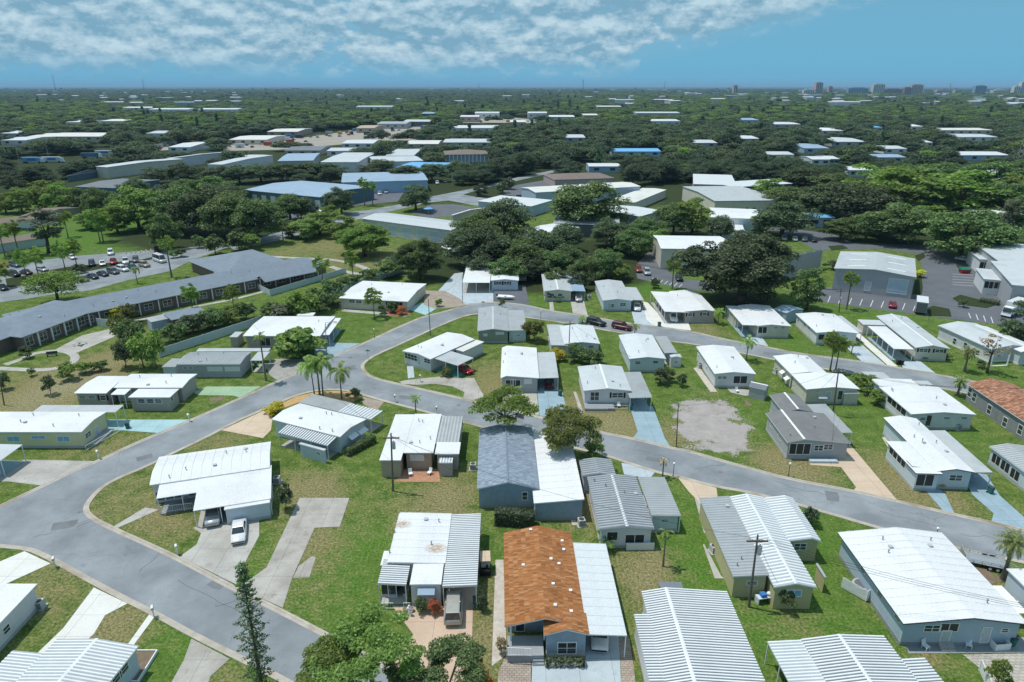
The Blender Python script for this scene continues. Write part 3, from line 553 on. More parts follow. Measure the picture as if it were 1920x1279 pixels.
    def panels(s, ro, panel):
        """ribbed metal sheet: every rib-and-pan panel a piece of its own (or one piece when far)"""
        pt, segs, a0, a1, zt, ax = s.rf; pitch, pan, rib, single = panel; pitch = (a1-a0)/max(1, round((a1-a0)/pitch)); k = round((a1-a0)/pitch); rh = min(.075, pitch*.13)
        for ta, tb in segs:
            def one(m, o):
                prof = [(0, .012), (.46*pitch, .012), (.53*pitch, rh), (.95*pitch, rh), (pitch, .012)]
                for i in range(4):
                    (x0, h0), (x1, h1) = prof[i], prof[i+1]; q = [pt(ta, o+x0, h0), pt(ta, o+x1, h1), pt(tb, o+x1, h1), pt(tb, o+x0, h0)]
                    m.quad(*(q if ax == 'u' else q[::-1]), m=0 if i == 0 else 1)  # pan strip takes a darker sheet colour, standing in for rib shade
                for t in (ta, tb): m.quad(pt(t, o+.46*pitch, 0), pt(t, o+.53*pitch, rh), pt(t, o+.95*pitch, rh), pt(t, o+pitch, 0), m=1)
            if single:
                m = MB(); one(m, a0); me = m.mesh('roof_panel', [pan, rib])
                for i in range(k): link('roof_panel', me, ro, (i*pitch, 0, 0) if ax == 'u' else (0, i*pitch, 0))
            else:
                m = MB()
                for i in range(k): one(m, a0+i*pitch)
                m.build('roof_panels', [pan, rib], ro)['kind'] = 'stuff'
    def seams(s, ro, pitch, mat='roof_white2'):
        pt, segs, a0, a1, zt, ax = s.rf; k = max(1, round((a1-a0)/pitch)); pitch = (a1-a0)/k
        for ta, tb in segs:
            m = MB(); e = .012; q = [pt(ta, a0+e, .02), pt(ta, a0+pitch-e, .02), pt(tb, a0+pitch-e, .02), pt(tb, a0+e, .02)]; m.slab(*(q if ax == 'u' else q[::-1]), .018)
            q = [pt(ta, a0+pitch-.06, .045), pt(ta, a0+pitch-e, .045), pt(tb, a0+pitch-e, .045), pt(tb, a0+pitch-.06, .045)]; m.slab(*(q if ax == 'u' else q[::-1]), .03)
            me = m.mesh('roof_panel', s.roof if ro.name.startswith('roof') else mat)
            me.materials[0] = ro.data.materials[0]
            for i in range(k): link('roof_panel', me, ro, (i*pitch, 0, 0) if ax == 'u' else (0, i*pitch, 0))
    def shingles(s, ro, mats, row=.46, tab=.2):
        pt, segs, a0, a1, zt, ax = s.rf; rng = np.random.default_rng(5); m = MB()
        for ta, tb in segs:
            if abs(zt(ta)-zt(tb)) < .05: continue
            up = 1 if zt(tb) > zt(ta) else -1; lo, hi = (ta, tb) if up > 0 else (tb, ta); n = int(abs(tb-ta)/row)
            for i in range(n):
                t_a = lo+(hi-lo)*i/n; t_b = lo+(hi-lo)*min(1, (i+1.12)/n); o = (i % 2)*tab/2; a = a0-o
                while a < a1:
                    b0, b1 = max(a, a0), min(a+tab*.95, a1); a += tab
                    if b1-b0 < .03: continue
                    h = .03+.014*rng.random(); mi = int(rng.integers(0, len(mats)))
                    A, B, C, D = pt(t_a, b0, h), pt(t_a, b1, h), pt(t_b, b1, .012), pt(t_b, b0, .012); A2, B2 = pt(t_a, b0, 0), pt(t_a, b1, 0)
                    f = (ax == 'u') == (up > 0)
                    m.quad(*((A, B, C, D) if f else (D, C, B, A)), m=mi); m.quad(*((A2, B2, B, A) if f else (A, B, B2, A2)), m=mi)
        m.build('shingles', mats, ro)['kind'] = 'stuff'
    def port(s, p1, p2, z=2.55, roof=None, posts=True, floor=None, panel=None, slope=.12, th=.09, name='carport_roof', seams=0, screen=False, dirn='v', step=3.2):
        u0, u1, v0, v1 = s.rect(p1, p2, z); s.rt = (u0, u1, v0, v1)
        FOOT.append([s.l2w(*q) for q in ((u0, v0), (u1, v0), (u1, v1), (u0, v1))])
        m = MB(); t0, t1, a0, a1 = (v0, v1, u0, u1) if dirn == 'v' else (u0, u1, v0, v1); ax = 'u' if dirn == 'v' else 'v'
        zt = lambda t: z+slope*(t-t0)/(t1-t0); pt = lambda t, a, dz=0: (a, t, zt(t)+dz) if ax == 'u' else (t, a, zt(t)+dz)
        q = [pt(t0, a0), pt(t0, a1), pt(t1, a1), pt(t1, a0)]; m.slab(*(q if ax == 'u' else q[::-1]), th, 0, 1)
        ro = m.build(name, [panel[1] if panel else (roof or s.roof), s.fascia], s.e); s.rf = (pt, [(t0, t1)], a0, a1, zt, ax)
        if panel: s.panels(ro, panel)
        if seams: s.seams(ro, seams)
        if posts:
            nu, nv = max(1, round((u1-u0)/step)), max(1, round((v1-v0)/step)); pp = set()
            for i in range(nu+1):
                for v in (v0+.1, v1-.1): pp.add((round(u0+.1+(u1-u0-.2)*i/nu, 3), round(v, 3)))
            for j in range(nv+1):
                for u in (u0+.1, u1-.1): pp.add((round(u, 3), round(v0+.1+(v1-v0-.2)*j/nv, 3)))
            for (u, v) in sorted(pp):
                if any(b[4] > 0 and b[0]-.45 < u < b[1]+.45 and b[2]-.45 < v < b[3]+.45 for b in s.B): continue
                m = MB(); m.box(-.05, .05, -.05, .05, 0, 1); me = cached('post', lambda: m.mesh('post', 'trim')); o = link('post', me, s.e, (u, v, 0)); o.scale.z = zt(v if dirn == 'v' else u)-th
        if floor:
            m = MB(); m.box(u0+.15, u1-.15, v0+.15, v1-.15, 0, .05); m.build('floor_slab', floor, s.e)
        return s
    def hit(s, px, b=None):
        o = s.w2l((0, 0, CAMH)); d = ray(*px); d = Vector((d.x*s.c+d.y*s.s, -d.x*s.s+d.y*s.c, d.z)); best = None
        for i, (u0, u1, v0, v1, zt) in enumerate(s.B):
            if b is not None and i != b: continue
            if zt < 0: continue
            for ang, k, val, lo, hi in ((0, 1, v0, u0, u1), (math.pi, 1, v1, u0, u1), (-math.pi/2, 0, u0, v0, v1), (math.pi/2, 0, u1, v0, v1)):
                out = {0: (0, -1), math.pi: (0, 1), -math.pi/2: (-1, 0), math.pi/2: (1, 0)}[ang]
                if d.x*out[0]+d.y*out[1] >= 0 or abs(d[k]) < 1e-6: continue
                t = (val-o[k])/d[k]; p = o+d*t; c = p[1-k]; bad = max(lo-c, c-hi, 0)*4+max(p.z-zt, 0)*2+max(.3-p.z, 0)*2
                sc = (bad if bad > .6 else 0, t)
                if best is None or sc < best[0]: best = (sc, p, ang, lo, hi, zt, k, bad)
        if best[7] > 1.2: print('WALLMISS', s.e['label'][:40], px, round(best[7], 2))
        return best
    def win(s, px, w=1.1, h=1.0, kind='win', z=None, b=None, shutters=False, awning=None, name=None):
        bs = s.hit(px, b); _, p, ang, lo, hi, zt, k, _ = bs; c = min(max(p[1-k], lo+w/2+.05), hi-w/2-.05); zz = p.z if z is None else z
        h = min(h, zt-.25); zz = min(max(zz, h/2+.12 if kind not in ('door', 'slab', 'rollup') else h/2+.05), zt-h/2-.1)
        q = Vector(p); q[1-k] = c; q.z = zz; rot = {0: 0, math.pi: math.pi, -math.pi/2: -math.pi/2, math.pi/2: math.pi/2}[ang]
        # local mesh looks along +y, wall normal is -y for ang 0
        rz = rot+math.pi
        fm, pm = win_meshes(round(w, 2), round(h, 2), kind)
        nm = name or {'door': 'door', 'slab': 'door', 'rollup': 'roller_door', 'screen': 'porch_screen'}.get(kind, 'window')
        f = link(nm, fm, s.e, q, rz); link({'rollup': 'door_curtain', 'slab': 'door_leaf'}.get(kind, 'pane'), pm, f)
        if kind in ('door', 'slab'):
            m = MB(); m.box(w/2-.2, w/2-.14, .02, .09, -.08, .08); link('handle', cached(('hd', w), lambda: m.mesh('handle', 'steel')), f)
        if shutters:
            for sg in (-1, 1):
                m = MB(); m.box(-.17, .17, 0, .04, -h/2, h/2); link('shutter', cached(('sh', round(h, 2)), lambda: m.mesh('shutter', 'shutter')), f, (sg*(w/2+.2), 0, 0))
        if awning:
            m = MB(); m.slab((-w/2-.15, .02, .18), (-w/2-.15, .75, -.25), (w/2+.15, .75, -.25), (w/2+.15, .02, .18), .04); link('awning', cached(('aw', round(w, 2), awning), lambda: m.mesh('awning', awning)), f, (0, 0, h/2))
        return f
    def wins(s, lst, **k):
        for q in lst: s.win(q, **k)
        return s
    def vents(s, n, b=0, kind='pipe'):
        pt, segs, a0, a1, zt, ax = s.RF[b]
        for i in range(n):
            ta, tb = segs[i % len(segs)]; t = ta+(tb-ta)*s.rng.uniform(.2, .8); a = a0+(a1-a0)*s.rng.uniform(.1, .9); p = pt(t, a)
            if i % 3 == 2:
                m = MB(); m.box(-.2, .2, -.2, .2, -.1, .16); m.box(-.23, .23, -.23, .23, .16, .2); me = cached('vb', lambda: m.mesh('vent', 'metal_grey'))
            else:
                m = MB(); m.tube((0, 0, -.1), (0, 0, .38), .06, .06, 6); m.tube((0, 0, .38), (0, 0, .48), .11, .09, 6); me = cached('vp', lambda: m.mesh('vent', 'metal_grey2'))
            link('vent', me, s.e, p)
        return s
    def box(s, name, p1, p2, z0, z1, mat, zp=None):
        u0, u1, v0, v1 = s.rect(p1, p2, z1 if zp is None else zp); m = MB(); m.box(u0, u1, v0, v1, z0, z1); return m.build(name, mat, s.e)
    def rail(s, p1, p2, h=.95, z0=0, mat='trim', infill=True):
        a, b = s.loc(p1, z0), s.loc(p2, z0); a.z = b.z = z0; m = MB(); d = b-a; n = max(2, int(d.length/.25)); up = Vector((0, 0, 1))
        m.tube(a+up*h, b+up*h, .035, n=4); m.tube(a+up*.12, b+up*.12, .03, n=4)
        for i in range(n+1): q = a+d*(i/n); m.tube(q, q+up*h, .035 if i % 6 == 0 else .018, n=4, cap=False)
        m.build('railing', mat, s.e); return s
    def steps(s, px, n=3, w=1.2):
        bs = s.hit(px); p, ang = bs[1], bs[2]; m = MB()
        for i in range(n): m.box(-w/2, w/2, 0, .28*(n-i), .17*i, .17*(i+1)-.002)
        m.build('steps', 'conc_grey', s.e, (p.x, p.y, 0), ang+math.pi); return s
M_GAL = (.33, 'metal_pan_shaded', 'metal_rib', False)
M_GAL2 = (.6, 'metal_pan_shaded2', 'metal_rib', True)
M_FAR = (.6, 'metal_pan_shaded2', 'metal_rib', False)
M_GREY = (.5, 'metal_grey2', 'metal_grey', False)
surf('sh_o1', (.32, .130, .046), .15, 2, .9); surf('sh_o2', (.38, .165, .062), .15, 2, .9); surf('sh_o3', (.25, .10, .037), .15, 2, .9); surf('sh_o4', (.44, .225, .105), .15, 2, .9)
surf('sh_b1', (.245, .30, .37), .12, 2, .9); surf('sh_b2', (.30, .36, .435), .12, 2, .9); surf('sh_b3', (.19, .235, .30), .12, 2, .9)
surf('sh_t1', (.34, .16, .10), .15, 2, .9); surf('sh_t2', (.46, .24, .15), .15, 2, .9); surf('sh_t3', (.25, .12, .08), .15, 2, .9)
surf('sh_g', (.20, .245, .30), .10, .8, .9, c2=(.15, .185, .23)); surf('sh_w', (.19, .195, .20), .12, .7, .85, c2=(.13, .13, .14))
SH_O = ['sh_o1', 'sh_o2', 'sh_o1', 'sh_o2', 'sh_o1', 'sh_o2', 'sh_o3', 'sh_o4']; SH_B = ['sh_b1', 'sh_b2', 'sh_b3', 'sh_b1']; SH_T = ['sh_t1', 'sh_t2', 'sh_t3']
# --- nearest row
h = Home('mobile home with orange-brown shingle roof and white carport, bottom centre', (946, 1175), (944.6, 1001), 3.0, 'siding_blue', 'sh_o1', skirt='skirt')
h.body((946, 1175), (1071, 998), 'u', .95, .5, roof='sh_o1', shingle=SH_O, ov=.35, cut=(2.1, 0), skirt=False)
h.body((1020, 1191), (1099, 1150), 'u', .65, .5, roof='sh_o1', shingle=SH_O, ov=.3, z=2.95)
h.port((1100, 1193), (1136, 1020), 2.75, roof='roof_white2', seams=1.3, slope=.22, th=.1)
u = h.loc((1171, 1201), 2.75)
h.win((1063, 1215), 1.9, 1.5, 'win'); h.win((1030, 1225), .9, 2.0, 'slab', b=0); h.rail((950, 1229), (996, 1231), .95, .9)
h.box('porch_floor', (951, 1192), (1020, 1229), .0, .85, 'deck_grey', 0.85); h.box('planter', (1022, 1252), (1097, 1242), 0, .5, 'gravel', 0)
[h.box('step', (999, 1249-k*4), (1019, 1236-k*3), 0, .2+.2*k, 'deck_grey', 0) for k in range(3)]; h.win((975, 1195), 1.0, 1.9, 'door', b=0)
for v in (.02, .48):
    b = h.B[0]; m = MB(); m.box(-.09, .09, -.09, .09, .85, 2.85); link('porch_column', cached('pc31', lambda: m.mesh('porch_column', 'trim')), h.e, (b[0]-1.95, b[3]-(b[3]-b[2])*v-.1, 0))
h.rf = None
for q in ((995, 998), (1054, 1013), (1057, 1029), (1033, 1052), (1048, 1058), (981, 1061), (1037, 1099), (1070, 1105), (1041, 1139), (1071, 1145)):
    l = h.loc(q, 3.5); m = MB(); m.box(-.16, .16, -.16, .16, 0, .24, 0); l.z = 3.0+.95*(1-abs(l.y-(h.B[0][2]+h.B[0][3])/2)/((h.B[0][3]-h.B[0][2])/2+.35))-.05; link('vent', cached('vsh', lambda: m.mesh('vent', 'trim')), h.e, l)
h = Home('blue-grey mobile home with blue shingle roof and wide white carport beside a clipped hedge', (894, 917), (898.6, 804.5), 3.1, 'siding_blue', 'sh_b1', skirt='deck_grey')
h.body((894, 917), (998, 803), 'u', .95, .5, roof='sh_b1', shingle=SH_B, ov=.25, cap='sh_b3'); h.win((984, 930), .8, 1.3, 'win')
h.body((1001, 944), (1067, 812), 'u', .5, 0.0, roof='roof_white', wall='siding_blue', ov=.2, z=2.7, seams=1.6); h.vents(3, 1)
h = Home('long home with ridged white metal roof and dark shed at its back, lower right', (1240.7, 1108.9), (1362.7, 1108.9), 2.9, 'wall_white')
h.body((1262, 1340), (1363, 1109), 'v', .5, .28, panel=M_GAL, cap='metal_rib', ov=.25); h.body((1232, 1340), (1262, 1152), 'v', .06, 1.0, panel=M_GAL, z=2.82, ov=.2); h.body((1242, 1152), (1264, 1110), 'v', .05, 1.0, panel=M_GAL, z=2.8, ov=.2)
l = Home('dark grey flat-roofed shed behind the white metal-roofed home', (1239, 1107), (1278, 1107), 2.3, 'wall_dkgrey', 'roof_dark', name='shed', cat='shed', fascia='roof_dark', skirt=None); l.body((1239, 1107), (1277, 1091), None, ov=.08)
h = Home('white-roofed home with ribbed metal carport, porch and two rust-stained roof spots', (725, 1057), (748.6, 961.8), 2.9, 'wall_white')
h.body((725, 1057), (847, 963), 'u', .2, .97, ov=.25, seams=1.25); h.port((829, 1099), (902, 963), 2.93, panel=(.36, 'metal_pan_shaded', 'metal_rib', False), floor='conc_tan', slope=-.15); h.vents(5)
h.body((768, 1096), (833, 1050), None, z=2.86, ov=.1); h.port((708, 1098), (771, 1050), 2.62, panel=M_GAL, floor='conc_grey', slope=.2, name='porch_roof'); h.body((751, 1086), (766, 1060), None, wall='screen', z=2.5, ov=.15, roof='roof_dark')
h.body((712, 1086), (750, 1060), None, wall='screen', z=2.5, ov=.1, roof='roof_dark')
h.win((745, 1112), .95, 2.0, 'door'); h.win((800, 1108), 1.5, .7, 'blind', awning='roof_blue'); h.rail((722, 1142), (738, 1142), .8, 0); h.rail((757, 1142), (770, 1142), .8, 0)
h.body((737, 1007), (746, 990), None, z=2.3, ov=.05); h.body((713, 1060), (731, 1033), None, z=2.3, ov=.05)
for q, r in (((754, 984), 1.3), ((818, 1027), 1.5)):
    l = h.loc(q, 3.05); b = h.B[0]; t0, t1 = b[2]-.25, b[3]+.25; tm = t0+(t1-t0)*.97; sl = math.atan2(.2, tm-t0); l.z = 2.93+.2*(l.y-t0)/(tm-t0)+.012
    m = MB(); m.v = [(math.cos(i*.3927), math.sin(i*.3927), 0) for i in range(16)]; m.f = [tuple(range(16))]; m.m = [0]; o = m.build('rust_stain', 'rust', h.e, l); o.scale = (r*.7, r, 1); o.rotation_euler = (sl, 0, 0)
h = Home('large white-roofed home with broad lean-to carport at the lower-left street bend', (280, 910), (510, 876), 3.0, 'wall_white')
h.body((280, 910), (508, 828), 'u', .5, .35, ov=.3, seams=1.25); h.port((362, 958), (510, 877), 2.5, slope=.42, th=.1, floor='conc_grey'); h.port((293, 935), (391, 897), 2.5, slope=.4, floor='deck_grey', name='porch_roof'); h.vents(6)
h.body((420, 956), (508, 881), None, wall='wall_paleblue', z=2.38, ov=.12); h.wins([(330, 945), (310, 948)], w=2.2, h=1.6, kind='screen'); h.rail((300, 962), (362, 954), .9, .2); h.win((362, 940), .9, 1.9, 'door')
h = Home('long home with ribbed grey-white metal roof, small carport and white front balustrade', (1124, 993), (1100.7, 893.6), 2.9, 'wall_white', skirt='skirt')
h.body((1124, 993), (1192, 893.6), 'u', .4, .5, panel=(.5, 'metal_pan_shaded', 'metal_pan_shaded2', False), cap='metal_rib', ov=.3); h.body((1092, 893), (1146, 862), 'u', .35, .5, panel=(.5, 'metal_pan_shaded', 'metal_pan_shaded2', False), ov=.3, z=2.85)
h.port((1222, 968), (1246, 895), 2.5, panel=(.5, 'metal_grey2', 'metal_pan_shaded2', False), slope=.1, floor='conc_grey'); h.body((1222, 968), (1266, 945), None, z=2.4, wall='wall_paleblue', roof='metal_grey2', ov=.2); h.win((1247, 976), 1.0, .5); h.vents(4)
h.wins([(1148, 1005)], w=1.4, h=1.3, kind='screen'); h.wins([(1190, 1010)], w=2.4, h=1.3, kind='screen'); h.box('balustrade', (1174, 1032), (1226, 1030), 0, .95, 'trim', 0)
h = Home('olive-yellow home with stepped ribbed metal roofs beside the leaning utility pole', (1373, 1082), (1312.4, 942), 2.9, 'wall_olive', skirt=None)
RM = (.5, 'metal_grey2', 'metal_pan_shaded2', False); RL = (.5, 'metal_pan_shaded2', 'metal_rib', False)
h.body((1375, 1081), (1367, 934), 'u', .25, 0.0, panel=RM, ov=.2); h.body((1432, 934), (1540, 1015), 'u', .4, .3, panel=RL, ov=.25, z=2.95); h.body((1532, 1102), (1366, 932), 'u', .5, .5, panel=RL, ov=.25, z=3.0, cap='metal_rib')
h.body((1530, 1056), (1550, 1082), None, roof='metal_pan_shaded2', z=2.2, ov=.1); h.win((1489, 1112), 1.6, .9, 'bluewin', b=2); h.win((1410, 1093), 1.2, .6, 'win', b=0); h.win((1500, 1025), 1.5, 1.0, 'win', b=1); h.vents(3)
h = Home('very large white-roofed home with blue-grey walls in the lower right corner', (1694, 1170), (1568.7, 995.8), 3.1, 'wall_blue', fascia='trim_dark', skirt='deck_grey')
h.body((1694, 1170), (1766, 999), 'u', .75, .45, ov=.45, seams=1.25); h.vents(6)
h.win((1748, 1178), 1.7, .9); h.win((1780, 1175), 1.9, 1.1, 'screen', name='window'); h.win((1848, 1190), .95, 2.0, 'slab'); h.win((1884, 1182), .8, .6); h.wins([(1618, 1068), (1650, 1115), (1683, 1158)], w=1.1, h=.6); h.steps((1773, 1200), 3, 1.4); h.win((1772, 1196), 1.0, 1.9, 'slab')
h = Home('small home with ribbed white and bare metal roof sections at the lower right edge', (1508.7, 1197.5), (1656.6, 1191.4), 2.8, 'wall_paleblue')
h.body((1585, 1340), (1657, 1192), 'v', .4, .45, panel=M_GAL, cap='metal_rib', ov=.2); h.port((1511, 1340), (1583, 1197), 2.65, panel=(.36, 'metal_pan_shaded2', 'metal_rib', False), slope=.1, dirn='u'); h.body((1673, 1340), (1733, 1235), 'v', .1, 1.0, panel=M_GAL, z=2.6, ov=.15)
h = Home('pale blue flat-roofed home with side awning cut by the right edge', (1884, 1069), (1960, 1069), 2.9, 'wall_paleblue', skirt=None); h.body((1887, 1066), (2150, 1175), None, ov=.2); h.box('window_awning', (1878, 1098), (1893, 1150), 1.7, 1.8, 'trim'); h.box('landing', (1872, 1130), (1882, 1110), 0, .6, 'conc_white')
h = Home('white ribbed-roof home with raised planter at the bottom left', (244, 1195), (176, 1189.5), 2.9, 'wall_paleblue')
h.body((107, 1198), (172, 1322), 'v', .45, .5, panel=(.36, 'metal_pan_shaded2', 'metal_rib', False), cap='metal_rib', ov=.25); h.port((25, 1221), (40, 1326), 2.5, panel=(.36, 'metal_pan_shaded2', 'metal_rib', False), slope=.1, dirn='u'); h.win((225, 1228), 1.3, .9); h.win((213, 1248), 1.3, .9)
h = Home('white home with plain bright roof cut by the left edge near the bottom', (70, 1094.5), (0, 1168), 2.9, 'wall_white'); h.body((70, 1094.5), (-200, 1235), None, ov=.25); h.win((12, 1180), 1.0, .9)
h = Home('carport of a white home just inside the left edge by the grey driveway', (-40, 833), (42.5, 835), 2.6, 'wall_paleblue', 'roof_ltgrey'); h.port((-60, 862), (42.5, 835), 2.6, roof='roof_ltgrey', floor='conc_blue'); h.body((-90, 905), (2, 862), None, z=2.4)
# --- homes around the middle streets
h = Home('white flat-roofed tan home with grey metal carport roof and orange patio', (711, 863), (800, 863), 2.9, 'wall_tan', skirt=None)
h.body((756, 849), (828, 776), None, ov=.35); h.body((711, 863), (777, 777), None, ov=.2, z=2.88); h.body((815, 851), (864, 829), None, wall='wall_taupe', ov=.3, z=2.86); h.port((816, 832), (868, 780), 2.75, panel=(.5, 'metal_grey2', 'metal_grey', False), slope=-.1, floor='conc_grey'); h.wins([(782, 858)], w=2.0, h=1.0, kind='blind'); h.vents(5)
l = Home('small grey ribbed storage shed on the orange patio', (822, 857), (850, 857), 2.2, 'wall_taupe', name='shed', cat='shed', skirt=None); l.body((822, 868), (850, 857), None, panel=(.4, 'metal_pan_shaded2', 'metal_rib', False), ov=.06)
h = Home('pale blue home with ribbed metal awning over a cluttered porch by the palm bed', (509, 786), (636.7, 819), 3.0, 'wall_paleblue', skirt=None)
h.body((509, 786), (687, 786), 'u', .4, .4, ov=.3); h.port((520, 811), (636, 821), 2.35, panel=(.46, 'metal_pan_shaded', 'metal_rib', True), slope=.5, name='awning_roof', floor='conc_grey', posts=True); h.port((560, 754), (664, 757), 2.4, roof='metal_grey2', name='porch_roof', slope=.05); h.port((655, 757), (695, 787), 2.4, panel=M_FAR, slope=.05, floor='conc_grey')
h.body((560, 832), (612, 842), None, z=2.2, ov=.1, roof='roof_ltgrey'); h.wins([(660, 820), (678, 810)], w=1.6, h=.8, kind='blind', awning='trim'); h.win((597, 850), .8, .5, 'win'); h.vents(5)
h = Home('white-roofed home with grey carport and parked red car, on the junction corner', (754, 658), (838.7, 622.5), 2.9, 'wall_white')
h.body((754, 658), (890, 636), 'u', .4, .45, ov=.3); h.body((853, 655), (908, 641), None, ov=.2, z=2.6, roof='roof_cream'); h.port((812, 672), (888, 671), 2.6, roof='metal_grey', slope=.1, dirn='v', floor='conc_teal'); h.wins([(768, 668)], w=3.4, h=1.3); h.wins([(804, 674)], w=1.6, h=1.0); h.win((785, 670), .9, 1.9, 'slab'); h.vents(4)
h = Home('white-roofed home with grey carport roof sheltering a dark red car', (938.5, 709), (941, 651.7), 2.9, 'wall_grey')
h.body((938.5, 709), (1006, 652), 'u', .45, .85, ov=.3); h.port((1009, 708), (1040, 660), 2.65, roof='metal_grey', slope=-.12, floor='conc_blue', dirn='v'); h.wins([(955, 719), (969, 719)], w=1.5, h=1.5, kind='screen'); h.win((990, 715), 1.4, 1.0, 'blind'); h.win((962, 720), .9, 1.9, 'door'); h.vents(4)
h = Home('grey-roofed white home with railed front deck, black shutters and open carport', (1094, 732.8), (1083, 687.6), 2.9, 'wall_white', 'roof_ltgrey')
h.body((1094, 732.8), (1166, 687), 'u', .45, .5, ov=.3, roof='roof_ltgrey', cap='trim'); h.port((1181, 745), (1201, 697), 2.6, roof='metal_grey2', slope=-.1, floor='conc_blue'); h.win((1115, 743), 1.6, 1.7, 'win'); h.win((1158, 741), 2.0, 1.0, 'win', shutters=True); h.box('deck', (1097, 766), (1148, 752), 0, .5, 'deck_grey', .5); h.rail((1100, 768), (1140, 768), .9, .5); h.rail((1140, 768), (1178, 768), .8, 0); h.vents(4)
h = Home('white and grey metal-roofed home behind shrubs and a thin pole, mid street', (1033, 647.7), (1025, 609), 2.8, 'wall_white', 'roof_ltgrey'); h.body((1058, 645), (1112, 611), 'u', .4, .5, ov=.25, roof='roof_white2'); h.port((1033, 648), (1055, 609), 2.6, roof='metal_grey', floor='conc_grey'); h.body((1033, 648), (1060, 628), None, z=2.4, wall='wall_paleblue', roof='metal_grey', ov=.15); h.win((1108, 650), 1.2, .6); h.win((1057, 655), .9, 1.8, 'screen', b=0); h.win((1043, 653), .7, .6); h.vents(3)
h = Home('white home with blue-white walls, dark carport and small shed at its near corner', (1180, 673), (1159, 626.4), 2.9, 'wall_paleblue', 'roof_white2'); h.body((1180, 673), (1223, 628), 'u', .4, .5, ov=.25, roof='roof_white2'); h.port((1246, 661), (1250, 630), 2.6, roof='metal_grey2', floor='conc_grey', slope=-.1); h.wins([(1196, 680), (1229, 679)], w=1.2, h=.7); h.win((1170, 655), 1.0, .7); h.vents(3)
l = Home('little pale shed beside the dark carport, mid right', (1258, 670), (1277, 670), 2.1, 'wall_white', 'roof_ltgrey', name='shed', cat='shed', skirt=None); l.body((1258, 670), (1275, 664), 'v', .2, .5, ov=.08); l.win((1268, 679), .6, .5)
h = Home('long white-roofed home left of the dark grey shed', (1340, 701), (1300, 642), 2.9, 'wall_white'); h.body((1340, 701), (1376, 650), 'u', .4, .55, ov=.3); h.wins([(1350, 708), (1358, 708)], w=1.0, h=.6); h.win((1388, 712), 2.6, 1.6, 'screen'); h.wins([(1325, 690), (1310, 668)], w=.9, h=.7); h.vents(3)
l = Home('dark grey gabled garden shed beside a tan pad', (1404, 722), (1426, 727), 2.2, 'wall_grey', 'roof_dark', name='shed', cat='shed', skirt=None); l.body((1404, 724), (1443, 722), 'u', .4, .5, ov=.1, roof='roof_dark', cap='trim')
h = Home('two-part white-roofed cream home behind the leaning pole with a side storage room', (1483, 701), (1450, 668), 2.9, 'wall_cream'); h.body((1483, 701), (1514, 667), 'u', .4, .5, ov=.35); h.body((1512, 730), (1579, 701), 'u', .4, .5, ov=.3, z=2.95); h.body((1582, 737), (1612, 738), None, z=2.2, ov=.1, panel=M_FAR); h.win((1575, 741), .9, 1.8, 'door', b=1); h.win((1540, 745), 1.2, .7, 'win', b=1, awning='metal_grey'); h.win((1553, 742), 1.0, 1.8, 'slab', b=1); h.wins([(1470, 700), (1478, 712)], w=1.0, h=.7, kind='blind', awning='trim', b=0); h.vents(3)
h = Home('grey shingle-roofed home with white ridge line and tan driveway', (1476.7, 829.8), (1435.5, 774), 2.9, 'wall_grey', 'sh_w'); h.body((1476.7, 829.8), (1545, 775), 'u', .6, .74, ov=.3, roof='sh_w', cap='trim'); h.body((1468, 772), (1497, 741), 'u', .5, .5, ov=.3, roof='sh_w', cap='trim'); h.port((1599, 811), (1513, 757), 2.6, roof='metal_grey2', floor='conc_grey', slope=-.1)
h.wins([(1535, 840), (1553, 838)], w=1.4, h=1.0); h.wins([(1447, 797), (1462, 820)], w=1.2, h=.8); h.win((1500, 840), 3.2, 1.9, 'screen'); h.box('front_step', (1520, 865), (1568, 860), 0, .35, 'conc_ltblue', .35); h.vents(3)  # wide dark screen panel stands in for the shade of a recessed porch
h = Home('wide white-roofed home with screened side porch above the drying lawn, right', (1709, 776.6), (1648, 725), 2.9, 'wall_white'); h.body((1709, 776.6), (1760, 726), 'u', .4, .5, ov=.3); h.body((1650, 724), (1708, 711), 'u', .1, .5, ov=.3, z=2.85); h.port((1644, 722), (1656, 698), 2.6, roof='metal_grey', floor='conc_teal'); h.port((1712, 714), (1750, 722), 2.6, roof='metal_grey', slope=.05)
h.wins([(1730, 785)], w=1.0, h=.6); h.win((1741, 788), .95, 2.0, 'door'); h.wins([(1775, 784), (1808, 784)], w=1.1, h=.5); h.wins([(1673, 752), (1690, 768)], w=3.0, h=1.3, kind='screen'); h.vents(4)
h = Home('long white home with grey carport strip, gabled porch and blue front path', (1707, 875.6), (1660, 825.4), 2.9, 'wall_paleblue', fascia='trim_dark'); h.body((1829, 886), (1656, 783), 'u', .45, .5, ov=.3); h.body((1661, 827), (1768, 889), 'u', .02, .5, ov=.3, z=2.88)
h.port((1862, 886), (1737, 806), 2.65, roof='metal_grey', slope=-.1, floor='conc_blue'); h.wins([(1675, 850), (1690, 866)], w=2.4, h=1.1, kind='screen'); h.wins([(1792, 896)], w=1.8, h=1.0); h.win((1735, 890), 2.4, 1.9, 'screen'); h.port((1710, 878), (1756, 868), 2.7, slope=.3, name='porch_roof', roof='roof_white', floor='conc_blue'); h.vents(6)
h = Home('grey-roofed screened home cut by the right edge beside the blue driveway', (1920, 888), (1856.5, 841.5), 2.8, 'wall_paleblue', 'roof_ltgrey'); h.body((1935, 895), (1920, 836), 'u', .4, .5, ov=.25, panel=M_GREY); h.wins([(1868, 862), (1885, 875), (1903, 890)], w=1.8, h=1.6, kind='screen')
